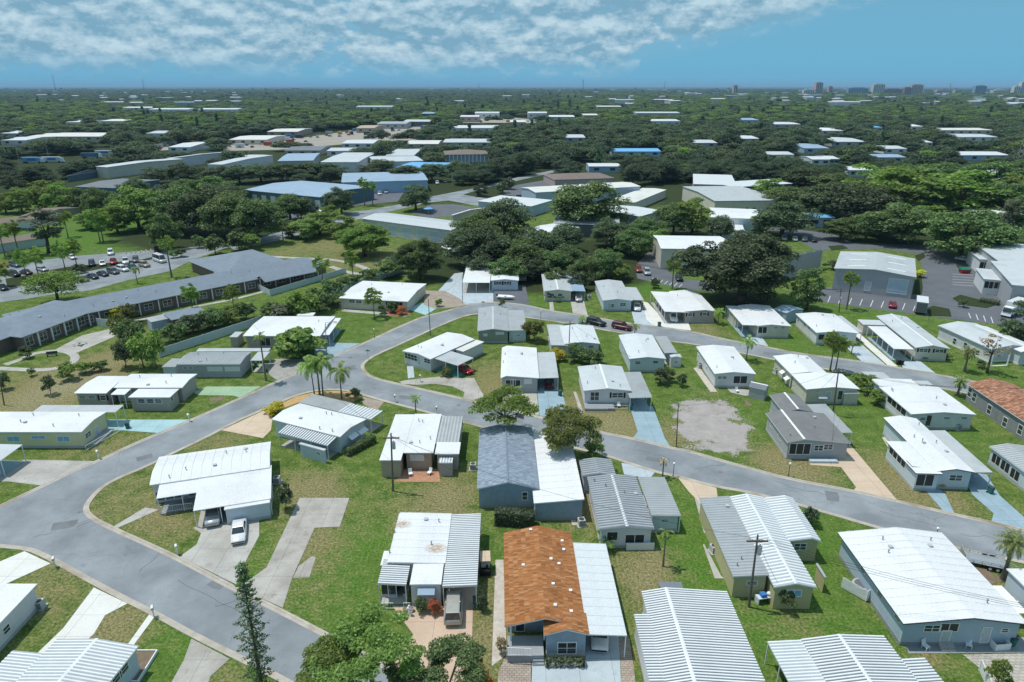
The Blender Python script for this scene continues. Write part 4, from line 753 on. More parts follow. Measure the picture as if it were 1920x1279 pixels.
h = Home('grey-sided home with terracotta shingle roof and tall white windows, right edge', (1920, 790), (1812.6, 719), 3.2, 'siding_grey', 'sh_t1', skirt=None); h.body((1812.6, 719), (2177, 886), 'u', 1.0, .5, ov=.3, roof='sh_t1', shingle=SH_T); h.wins([(1827, 745), (1855, 768), (1884, 793), (1913, 806), (1817, 735)], w=1.1, h=1.7, b=0)
h = Home('light grey roofed home with small white gabled porch beside a bare tree', (1860, 655), (1766, 613), 3.0, 'siding_white', 'roof_ltgrey', skirt='trim'); h.body((1860, 655), (1830, 606), 'u', .7, .5, ov=.3, roof='roof_ltgrey'); h.body((1915, 660), (1850, 612), 'u', .5, .5, ov=.3, z=2.9, roof='roof_white'); h.wins([(1790, 640), (1810, 648), (1826, 658), (1833, 662)], w=1.0, h=1.4, b=0); h.win((1885, 668), 1.8, 1.2, b=1); h.port((1862, 664), (1895, 662), 2.6, name='porch_roof', roof='roof_ltgrey', floor='trim'); h.vents(2)
h = Home('home with grey ridge roof and long white carport on five posts', (1717, 651.7), (1649, 597), 2.9, 'wall_cream', 'roof_ltgrey'); h.body((1717, 651.7), (1700, 594), 'u', .6, .52, ov=.3, roof='roof_ltgrey', cap='trim'); h.port((1714, 655), (1627, 611), 2.6, roof='roof_white', floor='conc_blue', slope=-.05, dirn='v', step=3); h.body((1608, 599), (1662, 610), None, z=2.5, ov=.15); h.wins([(1732, 655), (1762, 655)], w=1.7, h=.8, shutters=True); h.vents(3)
h = Home('white-roofed home with grey side carport roof and screened front corner room', (1531, 623.8), (1490, 586.6), 2.9, 'wall_white'); h.body((1531, 623.8), (1565, 589), 'u', .4, .5, ov=.3); h.port((1592, 622), (1578, 592), 2.6, roof='metal_grey', floor='conc_grey', slope=-.08); h.wins([(1497, 600), (1509, 609), (1517, 615)], w=1.0, h=.8); h.wins([(1540, 632), (1554, 632)], w=1.4, h=1.4, kind='screen'); h.wins([(1570, 630), (1582, 630)], w=1.1, h=.7, kind='bluewin'); h.vents(3)
h = Home('white-roofed home open at its near left corner as a carport, by the blue shed', (1391.7, 610.5), (1361, 575), 2.9, 'wall_cream'); h.body((1420, 611), (1443, 573), 'u', .35, .6, ov=.3); h.port((1392, 610), (1392, 574), 2.75, floor='conc_blue', slope=.1); h.body((1380, 594), (1392, 574), None, z=2.7, ov=.15); h.wins([(1455, 613), (1468, 613)], w=1.0, h=.5); h.win((1430, 616), 2.0, 1.6, 'screen'); h.vents(3)
l = Home('blue gabled shed behind the white-roofed homes', (1460, 580), (1478, 586), 2.6, 'wall_blue', 'roof_blue', name='shed', cat='shed', skirt=None); l.body((1475, 587), (1482, 572), 'u', .5, .5, ov=.12)
h = Home('white-roofed taupe home with shuttered windows and a white car in its corner carport', (1245, 586), (1221, 551), 2.9, 'wall_taupe'); h.body((1284, 584), (1308, 546), 'u', .4, .35, ov=.25); h.port((1246, 586), (1262, 548), 2.7, slope=.25, floor='conc_grey'); h.wins([(1294, 590), (1321, 589)], w=1.2, h=.8, shutters=True); h.vents(2)
h = Home('grey-roofed pale blue home with red door and a white car under its carport', (1130, 563.7), (1115, 527.5), 2.8, 'wall_paleblue', 'metal_grey'); h.body((1130, 563.7), (1166, 527), 'u', .45, .5, ov=.3, roof='metal_grey'); h.port((1184, 563), (1193, 539), 2.55, roof='metal_grey', floor='conc_grey'); h.wins([(1146, 573), (1168, 571)], w=1.5, h=.9); h.win((1142, 573), .9, 1.9, 'slab'); h.vents(2)
h = Home('grey-roofed cream home with blue-green carport roof sheltering a silver car', (1020, 546), (1015, 514), 2.8, 'wall_cream', 'metal_grey'); h.body((1020, 546), (1063, 512), 'u', .45, .5, ov=.3, roof='metal_grey', cap='trim'); h.port((1070, 546), (1087, 516), 2.55, roof='roof_blue', floor='conc_grey'); h.wins([(1035, 553), (1050, 553)], w=1.3, h=.9); h.vents(2)
h = Home('grey-green home with weathered dark grey gable roof and two white window shutters', (895, 621), (897, 581), 2.9, 'wall_sage', 'metal_grey2'); h.body((895, 621), (951, 578), 'u', .5, .5, ov=.25, panel=M_GREY, cap='metal_rib'); h.body((953, 620), (982, 582), None, z=2.7, ov=.2, wall='wall_paleblue', panel=M_GREY); h.win((910, 628), .9, .6, 'blind'); h.win((937, 625), 1.8, .6, 'blind'); h.win((972, 629), .8, .5); h.win((958, 633), .9, 1.8, 'slab'); h.vents(2)
h = Home('white-roofed home with wide carport beside a dark boat pad', (920, 526), (971, 526), 2.9, 'wall_paleblue'); h.body((920, 526), (972, 499), 'v', .4, .5, ov=.25); h.port((867, 530), (922, 499), 2.86, slope=.1, floor='conc_grey', step=4); h.wins([(935, 531), (950, 531)], w=1.6, h=1.0, shutters=True); h.body((973, 512), (987, 502), None, z=2.3, ov=.1); h.vents(5)
h = Home('white gable-roofed cream home with pillared porch beside the tan paver drive', (635, 559), (771, 566), 2.8, 'wall_cream', skirt=None); h.body((635, 559), (800, 532), 'u', .5, .5, ov=.3); h.wins([(660, 565), (673, 566)], w=1.5, h=.9); h.wins([(730, 566), (748, 567)], w=2.0, h=1.7, kind='screen'); h.vents(4)  # the two dark screens stand in for shade inside the pillared porch
h = Home('broad white-roofed taupe home behind the great fan-palm bush', (455, 630), (601, 630), 2.9, 'wall_taupe', skirt=None); h.body((455, 630), (629, 593), 'u', .4, .5, ov=.5); h.port((598, 628), (640, 597), 2.6, floor='conc_blue', slope=.1); h.body((430, 632), (456, 622), None, z=2.3, ov=.1, roof='metal_grey'); h.wins([(478, 640)], w=1.0, h=.6); h.win((498, 641), 2.2, 1.9, 'screen'); h.body((556, 592), (592, 586), None, z=2.8, ov=.2); h.vents(3)
h = Home('grey ribbed-roof home with two white window shutters and a paver drive', (329.5, 683.6), (457, 683), 2.8, 'wall_grey', 'metal_grey'); h.body((329.5, 683.6), (472, 660), 'u', .35, .5, ov=.25, panel=(.5, 'metal_grey2', 'metal_pan_shaded2', False)); h.body((303, 688), (347, 672), None, z=2.2, ov=.12, roof='metal_grey2', wall='wall_paleblue'); h.port((367, 659), (508, 653), 2.5, roof='metal_grey', slope=.05); h.port((469, 676), (506, 660), 2.5, roof='metal_grey', floor='conc_grey', slope=.05); h.wins([(403, 692), (441, 692)], w=2.8, h=.9, kind='blind'); h.wins([(347, 690), (358, 690)], w=.9, h=.5); h.vents(4)
h = Home('white-roofed taupe home with projecting front room and green driveway', (207, 737.5), (348, 737.5), 2.8, 'wall_taupe', skirt=None); h.body((212, 727), (370, 701), 'u', .3, .5, ov=.3); h.body((138, 737.5), (242, 705), 'u', .3, .5, ov=.3, z=2.75); h.body((240, 745), (336, 729), None, z=2.7, ov=.25); h.port((207, 740), (246, 730), 2.6, name='porch_roof'); h.wins([(155, 745), (172, 745)], w=1.3, h=.6); h.win((195, 746), 1.1, 1.0, 'win', shutters=True); h.wins([(265, 752), (282, 752), (297, 752)], w=1.3, h=.9, kind='win', b=2); h.win((322, 748), .9, .9); h.win((230, 747), 2.2, 1.5, 'slab'); h.vents(4)
h = Home('pale yellow home with blue windows, white roof and turquoise driveway, left edge', (0, 810), (157, 810), 2.9, 'wall_yellow', skirt='skirt'); h.body((-70, 810), (200, 772), 'u', .35, .5, ov=.25); h.port((60, 773), (232, 760), 2.6, roof='metal_grey', slope=.05); h.wins([(25, 823), (119, 823)], w=2.0, h=1.0, kind='bluewin'); h.win((72, 820), 2.2, .6, 'bluewin'); h.win((165, 815), 1.5, .9); h.win((182, 810), .9, 1.8, 'slab'); h.box('side_deck', (160, 833), (212, 806), 0, .35, 'deck_grey', .35); h.rail((162, 845), (226, 808), .8, .1); h.vents(5)
# ------------------------------------------------------------------ care home, works units, far buildings
KEEP = []     # photo areas where a roof is seen free of trees, with the distance of the roof
def keep(x0, y0, x1, y1, base): KEEP.append((x0, y0, x1, y1, P((x0+x1)/2, max(base, 166)).y))
h = Home('care home with long slate-blue shingle wings and brick walls behind a white fence', (165, 587), (577, 504), 3.2, 'wall_brick', 'sh_g', name='care_home', cat='building', skirt=None)
LEN = (P(577, 504, 3.2)-P(165, 587, 3.2)).length
h.body(None, None, 'u', 2.0, .5, roof='sh_g', rect=(-14, LEN+7, 0, 13), ov=.8, hip=True); h.vents(7)
a, b, c = h.loc((398, 508), 3.2), h.loc((530, 487), 3.2), h.loc((356, 488), 3.2)
h.body(None, None, 'v', 2.4, .5, roof='sh_g', rect=(a.x, b.x, 9, max(c.y, 26)), ov=.8, hip=True, z=3.3); h.vents(5)
for u in np.arange(0, LEN+4, 4.4):
    p = PX(h.l2w(u, .8, 1.5)); h.win(p[:2], 2.1, 1.6, 'win', b=0)
    m = MB(); m.box(-.12, .12, -.12, .12, 0, 3.05); link('porch_column', cached('pcol', lambda: m.mesh('porch_column', 'trim')), h.e, (u+2.2, .2, 0))
h.body(None, None, 'u', 1.1, .5, roof='sh_g', rect=(LEN-15, LEN+1, -4, 2), ov=1.2, z=3.1, walls=False)
h2 = Home('hip-roofed front wing of the care home with white window bays, left edge', (40, 633), (165, 587), 3.2, 'wall_brick', 'sh_g', name='care_home', cat='building', skirt=None)
L2 = (P(165, 587, 3.2)-P(40, 633, 3.2)).length
h2.body(None, None, 'u', 1.9, .5, roof='sh_g', rect=(0, L2+6, 0, 16), ov=.9, hip=True, z=3.25); h2.body(None, None, 'v', 1.7, .5, roof='sh_g', rect=(-4, 9, 3, 40), ov=.9, hip=True, z=3.2); h2.vents(4)
for u in np.arange(2.2, L2, 3.3):
    p = PX(h2.l2w(u, .9, 1.6)); h2.win(p[:2], 1.9, 2.0, 'win', b=0)
    m = MB(); m.box(-.12, .12, -.12, .12, 0, 3.05); link('porch_column', cached('pcol', lambda: m.mesh('porch_column', 'trim')), h2.e, (u+1.6, .2, 0))
h = Home('small slate-roofed service building with a grey plant box by the care home lawn', (322, 601), (356, 594), 2.8, 'wall_brick', 'sh_g', name='service_building', cat='building', skirt=None); h.body((322, 600), (372, 574), None, ov=.3, roof='sh_g'); h.body((283, 604), (322, 588), None, z=2.4, ov=.05, wall='wall_blue', roof='roof_grey')
def B(label, e0, e1, p1, p2, eave=6, wall='wall_white', roof='roof_ltgrey', ridge='u', rise=.8, rf=.5, name='warehouse', hip=False, ov=.3, kp=True, **k):
    h = Home(label, e0, e1, eave, wall, roof, name=name, cat='building', skirt=None); h.body(p1, p2, ridge, rise, rf, ov=ov, roof=roof, hip=hip, **k)
    if kp:
        q = [PX(w+Vector((0, 0, eave+rise*.7))) for w in FOOT[-1]]; xs = [a[0] for a in q]; ys = [a[1] for a in q]; lo = max(PX(w)[1] for w in FOOT[-1])
        KEEP.append((min(xs)+4, min(ys), max(xs)-4, max(ys)+(lo-max(ys))*.55, min(w.y for w in FOOT[-1])))
    return h
h = B('long silver-roofed storage shed with tall white doors behind the round bright tree', (716, 415), (845, 432), (846, 432), (727, 399), 5.2, 'wall_metal', 'roof_ltgrey', seams=2.0)
for x in (735, 762, 790, 815): h.win((x, 436+(x-735)*.13), 4.0, 4.0, 'rollup')
h = B('white-roofed block building on the side street behind the oaks', (895, 377), (1030, 390), (895, 377), (1037, 375), 4.5, 'wall_blue', 'roof_white2', None); h.win((1015, 394), 3, 2.4, 'rollup')
B('low grey-roofed shed just behind the tree belt', (1037, 419), (1140, 422), (1037, 419), (1162, 407), 4.8, 'wall_dkgrey', 'roof_grey', rise=.5)
B('white-roofed tan building half hidden in the tree belt', (985, 432), (1080, 446), (985, 433), (1087, 426), 5, 'wall_tan', 'roof_white', rise=.6)
B('low white-roofed unit right of the big oak crown', (1200, 406), (1235, 396), (1200, 406), (1152, 384), 5, 'wall_grey', 'roof_white2', rise=.4)
h = B('narrow self-storage block with a row of pale doors', (1190, 380), (1254, 354), (1190, 380), (1205, 352.5), 4, 'wall_cream', 'roof_cream', rise=.3)
for k in range(7): h.win((1196+k*8, 382-k*2.6), 2.2, 2.6, 'rollup')
h = B('grey-roofed hall with teal upper wall in the works yard', (1340, 377), (1424.5, 376), (1340, 377), (1386, 348.5), 6.5, 'wall_cream', 'metal_grey', rise=.7, fascia='wall_teal'); h.wins([(1400, 392), (1414, 392)], w=1.8, h=1.4)
h = B('white-roofed hall with pale blue roller door and low front office', (1379, 409), (1427, 411), (1427, 411), (1330, 389), 6, 'wall_white', 'roof_white', rise=.8); h.win((1396, 424), 4.5, 4.5, 'rollup'); h.body((1340, 430), (1392, 421), None, z=3.6, ov=.2)
h = B('beige hall with white gable roof, red door canopy and palm at its front', (1239, 466), (1305, 467), (1239, 466), (1350, 443), 6.2, 'wall_cream', 'roof_white', rise=.9); h.win((1287, 494), 1.2, 2.3, 'slab'); h.box('door_canopy', (1280, 483), (1292, 480), 2.6, 3.0, 'terracotta')
surf('solar', (.10, .115, .15), .1, 1, .3)
h = B('hall with dark solar-panelled roof behind the huge dark tree', (1473, 488), (1522.6, 498), (1473, 488), (1542, 468), 6, 'wall_grey', 'roof_ltgrey', rise=.5)
pt, segs, a0, a1, zt, ax = h.rf
for ta, tb in segs:
    for i in range(5):
        for j in range(2):
            x0 = a0+(a1-a0)*(i+.08)/5; x1 = a0+(a1-a0)*(i+.92)/5; y0 = ta+(tb-ta)*(j+.08)/2; y1 = ta+(tb-ta)*(j+.92)/2; m = MB(); m.slab(pt(y0, x0, .12), pt(y0, x1, .12), pt(y1, x1, .12), pt(y1, x0, .12), .05); m.build('solar_panel', 'solar', h.e)
h = B('grey-roofed works unit with red door awning, blue roller door and white skylights', (1564, 503), (1707.7, 518.6), (1564, 503), (1716, 485), 6, 'wall_grey', 'metal_grey', 'v', .9, seams=0)
pt, segs, a0, a1, zt, ax = h.rf
for ta, tb in segs:
    for i in range(3):
        a = a0+(a1-a0)*(i+.5)/3; x0, x1 = ta+(tb-ta)*.3, ta+(tb-ta)*.75; m = MB(); m.slab(pt(x0, a-.35, .05), pt(x1, a-.35, .05), pt(x1, a+.35, .05), pt(x0, a+.35, .05), .04); m.build('skylight', 'trim', h.e)
h.win((1683, 537), 4.6, 4.0, 'rollup'); h.win((1627, 537), 1.6, 2.5, 'slab'); h.box('door_awning', (1617, 526), (1637, 521), 2.7, 3.3, 'terracotta')
for (q0, q1, q2, q3, lab) in (((1837, 486), (1882, 489), (1880, 472), 4.2, 'upper'), ((1845, 523), (1900, 528), (1893, 508), 4.2, 'lower')):
    h = Home('white flat-roofed office front with dark window band, %s of two at the right edge' % lab, q0, q1, q3, 'wall_white', 'roof_ltgrey', name='office_unit', cat='building', skirt=None); h.body(q0, q2, None, ov=.3); h.wins([((q0[0]*2+q1[0])/3, q0[1]+12), ((q0[0]+q1[0]*2)/3, q0[1]+13)], w=4.6, h=2.0, kind='screen')
    h.body((q1[0]-2, q1[1]+6), (q1[0]+95, q1[1]-28), None, ov=.3, z=6.2, wall='wall_grey')
h = B('long teal-walled business block with blue-grey roof and shaded shop fronts', (456, 355), (615, 370), (456, 356), (702, 350), 6, 'wall_teal', 'roof_blue', rise=1.0)
for k in range(8): h.win((478+k*17, 371+k*1.6), 3, 3.0, 'blind')
h = B('blue-grey business block with parked cars along its front', (640, 340), (752, 337), (640, 342), (790, 321), 6, 'wall_ltblue', 'roof_blue', rise=.6)
B('bright blue flat-roofed block by the main street', (742, 313), (842, 315), (742, 314), (848, 305), 5, 'wall_ltblue', 'roof_blueb', rise=.3)
B('cream-walled warehouse with wide pale roof, far left', (174, 310), (300, 319), (178, 312), (345, 298), 6.5, 'wall_cream', 'roof_ltgrey', rise=.7)
B('middle warehouse of the pale-roofed row, far left', (318, 296), (385, 300), (318, 297), (432, 284), 6.5, 'wall_white', 'roof_white2', rise=.6)
B('right warehouse of the pale-roofed row beside the dark trees', (386, 304), (480, 306), (388, 308), (512, 291), 6, 'wall_white', 'roof_ltgrey', rise=.6)
B('long pale warehouse behind the dark tree clump', (600, 304), (680, 304), (600, 304), (708, 286), 6, 'wall_white', 'roof_ltgrey', rise=.6)
B('blue-grey warehouse left of the long pale one', (445, 303), (560, 301), (520, 302), (600, 287), 6, 'wall_grey', 'roof_blue', rise=.5)
B('low grey warehouse between the pale rows', (700, 303), (765, 301), (702, 304), (775, 291), 5.5, 'wall_white', 'roof_ltgrey', rise=.5)
B('pale warehouse end with grey wall above the street trees', (705, 297), (775, 297), (722, 292), (794, 279), 6, 'wall_grey', 'roof_ltgrey', rise=.6)
h = B('hip-roofed brown hall with a row of white columns', (834, 290), (916, 289), (834, 290), (910, 282), 6.5, 'wall_blue', 'roof_brown', rise=2.2, hip=True, ov=1.5, name='columned_hall')
u0, u1, v0, v1, _ = h.B[0]
for k in range(12):
    m = MB(); m.box(-.35, .35, -.35, .35, 0, 6.3); link('column', cached('hcol', lambda: m.mesh('column', 'trim')), h.e, (u0-.9+(u1-u0+1.8)*k/11, v0-.9, 0))
B('dark hip-roofed house beyond the bright street trees, left', (125, 329), (200, 331), (125, 330), (208, 317), 3.6, 'wall_teal', 'roof_dark', rise=1.6, hip=True, name='bungalow')
B('wide dark flat-roofed house with pale rim, left', (140, 350), (255, 354), (140, 350), (300, 337), 3.6, 'wall_teal', 'roof_dark', rise=.8, name='bungalow')
B('brown shingle bungalow in front of the tree row, left', (48, 403), (150, 408), (40, 404), (152, 389), 3.2, 'wall_taupe', 'roof_brown', rise=1.2, name='bungalow')
B('brown shingle bungalow at the left edge', (-40, 425), (60, 412), (-40, 425), (56, 405), 3.2, 'wall_white', 'roof_brown', rise=1.2, name='bungalow')
B('pale blue gabled bungalow at the left edge behind the palms', (30, 455), (75, 448), (-30, 462), (64, 438), 3.0, 'wall_paleblue', 'roof_brown', rise=1.0, name='bungalow')
B('large pale flat-roofed block by the side street car park', (1004, 360), (1140, 352), (1004, 361), (1167, 341), 6, 'wall_blue', 'roof_cream', rise=.7)
B('brown hip-roofed house on the side street', (1040, 336), (1110, 334), (1040, 337), (1125, 324), 4, 'wall_pink', 'roof_brown', rise=1.8, hip=True, name='bungalow')
B('white-roofed unit with roof plant among dark trees, left of a pair', (1300, 345), (1365, 347), (1300, 345), (1372, 328), 5.5, 'wall_pink', 'roof_white2', None, name='office_unit')
B('white-roofed unit with roof plant among dark trees, right of a pair', (1378, 350), (1440, 346), (1378, 351), (1440, 336), 5.5, 'wall_dkgrey', 'roof_white2', None, name='office_unit')
B('grey tile-roofed yard shed beside the storage yard', (846, 402), (905, 410), (846, 403), (915, 389), 4, 'wall_cream', 'roof_cream', rise=.6)
FARB = [(440, 474, 290, 298, 'wall_white', 'roof_ltgrey', 'pale warehouse stub left of the dark tree clump'), (532, 600, 274, 282, 'wall_taupe', 'roof_dark', 'dark grey roofed unit behind the pale warehouses'), (612, 662, 277, 283, 'wall_white', 'roof_ltgrey', 'low pale unit right of the dark grey roofed one'), (1523, 1558, 293, 299, 'wall_paleblue', 'roof_white2', 'small white-blue unit below the blue-roofed one, right woods'), (1300, 1346, 262, 268, 'wall_grey', 'roof_ltgrey', 'grey roof left of the central dark woods edge'), (1726, 1750, 262, 267, 'wall_white', 'roof_white2', 'small white roof above the right side road'), (1640, 1700, 289, 295, 'wall_grey', 'roof_blue', 'blue-grey roof beside the right side road'), (990, 1026, 207, 212, 'wall_white', 'roof_white2', 'white roof left of the far white gables'), (890, 936, 207, 212, 'wall_white', 'roof_white2', 'long white roof in the far middle trees'), (956, 986, 224, 229, 'wall_pink', 'roof_cream', 'cream roof before the far white gables'), (1060, 1098, 252, 258, 'wall_grey', 'roof_ltgrey', 'grey roof deep in the dark central woods'), (1440, 1490, 284, 290, 'wall_white', 'roof_ltgrey', 'pale roof in the woods above the big right oaks'), (1590, 1640, 312, 319, 'wall_paleblue', 'roof_white2', 'pale roof just behind the bright right crowns'), (640, 700, 262, 269, 'wall_white', 'roof_white2', 'white roof on the near edge of the scrap yard'), (1850, 1912, 318, 325, 'wall_white', 'roof_ltgrey', 'pale roof below the lattice pylon'), (0, 42, 242, 250, 'wall_grey', 'roof_white2', 'stepped pale factory hall at the far left edge'), (50, 192, 243, 256, 'wall_grey', 'roof_cream', 'long cream-roofed factory hall beyond the highway, far left'), (0, 48, 256, 263, 'wall_white', 'roof_white2', 'low white annexe of the far left factory'),
        (228, 285, 198, 202, 'wall_white', 'roof_white', 'leftmost of three bright white roofs below the horizon'), (278, 352, 197, 205, 'wall_white', 'roof_white', 'middle of three bright white roofs below the horizon'), (370, 444, 195, 205, 'wall_white', 'roof_white', 'rightmost of three bright white roofs below the horizon'),
        (122, 160, 222, 229, 'wall_white', 'roof_white2', 'pale roof showing among the bright green far trees'), (188, 232, 222, 227, 'wall_cream', 'roof_cream', 'cream roof showing among the bright green far trees'), (272, 312, 245, 250, 'wall_paleblue', 'roof_ltgrey', 'small pale teal roof above the dark far trees'),
        (314, 356, 266, 276, 'wall_white', 'roof_white2', 'white vehicle depot by the far left yard'), (428, 500, 252, 262, 'wall_cream', 'roof_cream', 'cream flat-roofed unit beside the tan block'), (500, 558, 240, 247, 'wall_tan', 'roof_cream', 'tan flat-roofed block standing above the scrap yard'),
        (667, 735, 195, 200, 'wall_white', 'roof_white2', 'white roofs in the dark far woods'), (667, 702, 229, 240, 'wall_tan', 'wall_tan', 'sand-coloured square block beyond the yard'), (706, 762, 226, 232, 'wall_grey', 'roof_grey', 'grey long shed beside the sand-coloured block'), (790, 816, 208, 213, 'wall_teal', 'roof_blue', 'teal roofed unit left of the far white cluster'), (756, 806, 222, 228, 'wall_dkgrey', 'roof_ltgrey', 'dark unit behind the yard trees'),
        (845, 935, 233, 240, 'wall_white', 'roof_white2', 'wide white warehouse in the far middle'), (760, 822, 263, 270, 'wall_pink', 'roof_cream', 'tan-roofed brick unit behind the columned hall'), (830, 920, 260, 267, 'wall_grey', 'roof_ltgrey', 'pale green-grey roof behind the columned hall'), (862, 898, 215, 219, 'wall_pink', 'roof_cream', 'small pink unit in the far middle'), (1030, 1078, 212, 219, 'wall_ltblue', 'roof_white', 'white gabled roofs in the far centre'), (1094, 1122, 212, 216, 'wall_tan', 'roof_cream', 'tan roof right of the far white gables'),
        (1120, 1166, 197, 200, 'wall_tan', 'roof_cream', 'long tan roof near the horizon, centre'), (1193, 1276, 208, 212, 'wall_grey', 'roof_ltgrey', 'long flat far block with teal end'), (1222, 1276, 222, 227, 'wall_paleblue', 'roof_white2', 'lower far block with pale roof, right of centre'), (1150, 1240, 278, 284, 'wall_ltblue', 'roof_blueb', 'bright blue long building among dark trees'), (1104, 1164, 306, 312, 'wall_ltblue', 'roof_white2', 'white-blue low unit by the dark trees'),
        (1386, 1424, 219, 225, 'wall_ltblue', 'roof_blue', 'light blue far building, right of centre'), (1450, 1502, 226, 233, 'wall_grey', 'roof_white2', 'pale shed roof in the right far trees'), (1537, 1582, 238, 245, 'wall_cream', 'roof_white', 'cream unit with white roof, right far trees'), (1560, 1626, 256, 266, 'wall_grey', 'roof_ltgrey', 'wide grey unit in the right tree mass'), (1508, 1556, 269, 278, 'wall_ltblue', 'roof_blue', 'blue-roofed unit in the right tree mass'),
        (1384, 1424, 254, 260, 'wall_grey', 'roof_white2', 'pale roof in the dark central trees'), (1762, 1862, 240, 244, 'wall_cream', 'roof_cream', 'long cream building at the far right'), (1800, 1872, 251, 257, 'wall_white', 'roof_ltgrey', 'pale low wing below the far right cream building'), (1790, 1894, 284, 291, 'wall_ltblue', 'roof_white2', 'long white roof before the lattice pylon'), (1735, 1788, 313, 318, 'wall_ltblue', 'roof_blue', 'blue-white roof between the right oaks'), (1658, 1702, 273, 279, 'wall_white', 'roof_ltgrey', 'pale roof by the right side road'), (1636, 1656, 233, 239, 'wall_ltblue', 'roof_blueb', 'tiny bright blue house, right far trees'), (1710, 1732, 233, 237, 'wall_white', 'roof_white', 'tiny white house, right far trees'), (1840, 1920, 392, 402, 'wall_cream', 'roof_white', 'white-roofed hall behind the tall pines, right edge'), (1555, 1575, 292, 298, 'wall_ltblue', 'roof_white2', 'small pale unit under dark trees, right'), (1516, 1566, 402, 408, 'wall_ltblue', 'roof_blueb', 'blue-roofed unit between the right oaks and car park')]
for (x0, x1, yf, yn, wl, rf_, lab) in FARB:
    dn = P(0, yn, 0).y; ev = min(9., max(4., dn*.006)); pn = P(x0, yn, ev); pf = P(x1, yf, ev); h = Home(lab, (x0, yn), (x1, yn), ev, wl, rf_, name='distant_building', cat='building', skirt=None)
    dep = min(max(pf.y-pn.y, 10), 60); wid = P(x1, yn, ev).x-pn.x; h.body(None, None, 'u', min(1.2, dep*.04), .5, rect=(0, wid, 0, dep), ov=.3); KEEP.append((x0, yf, x1, yn+2.5, pn.y))
    m = MB(); nw = max(2, int(wid/9)); zz = ev*.55
    for k in range(nw):
        o = link('window', cached(('fw', 1), lambda: (m.box(-1.6, 1.6, -.06, 0, -.8, .8), m.mesh('window', 'glass'))[1]), h.e, ((k+.5)*wid/nw, .3, zz))
# small pale roofs scattered through the far suburbs
rg = random.Random(11)
FG = 'tiny roofs scattered through the far suburbs'
for k in range(150):
    y = 167+33*rg.random()**1.3; x = rg.choice([rg.uniform(60, 480), rg.uniform(0, 1920), rg.uniform(1150, 1920), rg.uniform(1500, 1920)])
    p = P(x, y); w, d, e = rg.uniform(14, 60), rg.uniform(12, 30), rg.uniform(7, 13)
    m = MB(); m.box(-w/2, w/2, -d/2, d/2, 0, e, 0); m.ext([(-d/2-.5, e+.01), (d/2+.5, e+.01), (0, e+1.5)], 'u', -w/2-.5, w/2+.5, 1)
    me = cached(('sub', k % 24), lambda: m.mesh('distant_roof', [rg.choice(['wall_white', 'wall_grey', 'wall_cream', 'wall_pink']), rg.choice(['roof_white', 'roof_white2', 'roof_cream', 'roof_ltgrey', 'roof_blue'])]))
    o = link('distant_roof', me, None, (p.x, p.y, 0), rg.uniform(-.5, .5)); tag(o, 'tiny pale roof in the far suburbs below the horizon', 'building', FG); KEEP.append((x-5, y-3, x+5, y+.6, p.y))
# skyline
surf('tower_pink', (.50, .36, .33), .08, .05, .7); surf('tower_blue', (.22, .34, .46), .08, .05, .4); surf('tower_pale', (.60, .58, .55), .06, .05, .7); surf('tower_brown', (.30, .20, .17), .08, .05, .7)
SKY = [(1528, 1541, 154, 'tower_pink', 'pink high-rise slab, tallest of the left skyline pair'), (1553, 1560, 161, 'tower_pink', 'slim pink tower right of the tallest left skyline slab'), (1507, 1526, 167, 'tower_pale', 'low pale blocks left of the pink high-rise'), (1590, 1627, 164, 'tower_blue', 'broad blue-grey slab in the middle skyline'), (1636, 1657, 157, 'tower_pale', 'cream stepped tower with broad crown on the skyline'), (1658, 1691, 166, 'tower_brown', 'long low brown slab beside the cream stepped tower'), (1695, 1708, 163, 'tower_brown', 'brown block left of the ribbed apartment tower'), (1708, 1729, 158, 'tower_pink', 'ribbed apartment tower on the skyline'), (1756, 1772, 168, 'tower_pink', 'low pink block beside the crane'), (1790, 1802, 168, 'tower_pink', 'low pink block right of the crane'), (1827, 1848, 160, 'tower_blue', 'glassy blue tower standing alone on the skyline'), (1900, 1911, 161, 'tower_pale', 'pale tower left of the edge tower'), (1912, 1930, 152, 'tower_pale', 'tall pale tower at the right edge of the skyline'), (1375, 1382, 159, 'tower_pink', 'lone pink block on the horizon, right of centre'), (1862, 1890, 168, 'tower_pale', 'low pale hotel blocks near the right skyline')]
for (x0, x1, yt, mt, lab) in SKY:
    D = 4300; p = P(x0, 176); s = D/p.y; a, b = P(x0, 176)*s, P(x1, 176)*s; ang = 20.5-math.degrees(math.atan((639.5-yt)/1280)); z = CAMH-D*math.tan(R(ang)); w = b.x-a.x
    e = empty('skyline_tower', ((a.x+b.x)/2, D, 0)); tag(e, lab, 'tower'); m = MB(); m.box(-w/2, w/2, 0, 30, 0, z-4); m.box(-w*.32, w*.32, 4, 24, z-4, z); m.build('wall', mt, e)
    n = max(2, int(w/9)); m = MB(); m.box(-1.6, 1.6, -.4, 0, 8, max(z-8, 12)); me = m.mesh('window_band', 'glass')
    for k in range(n): link('window_band', me, e, (-w/2+(k+.5)*w/n, 0, 0))
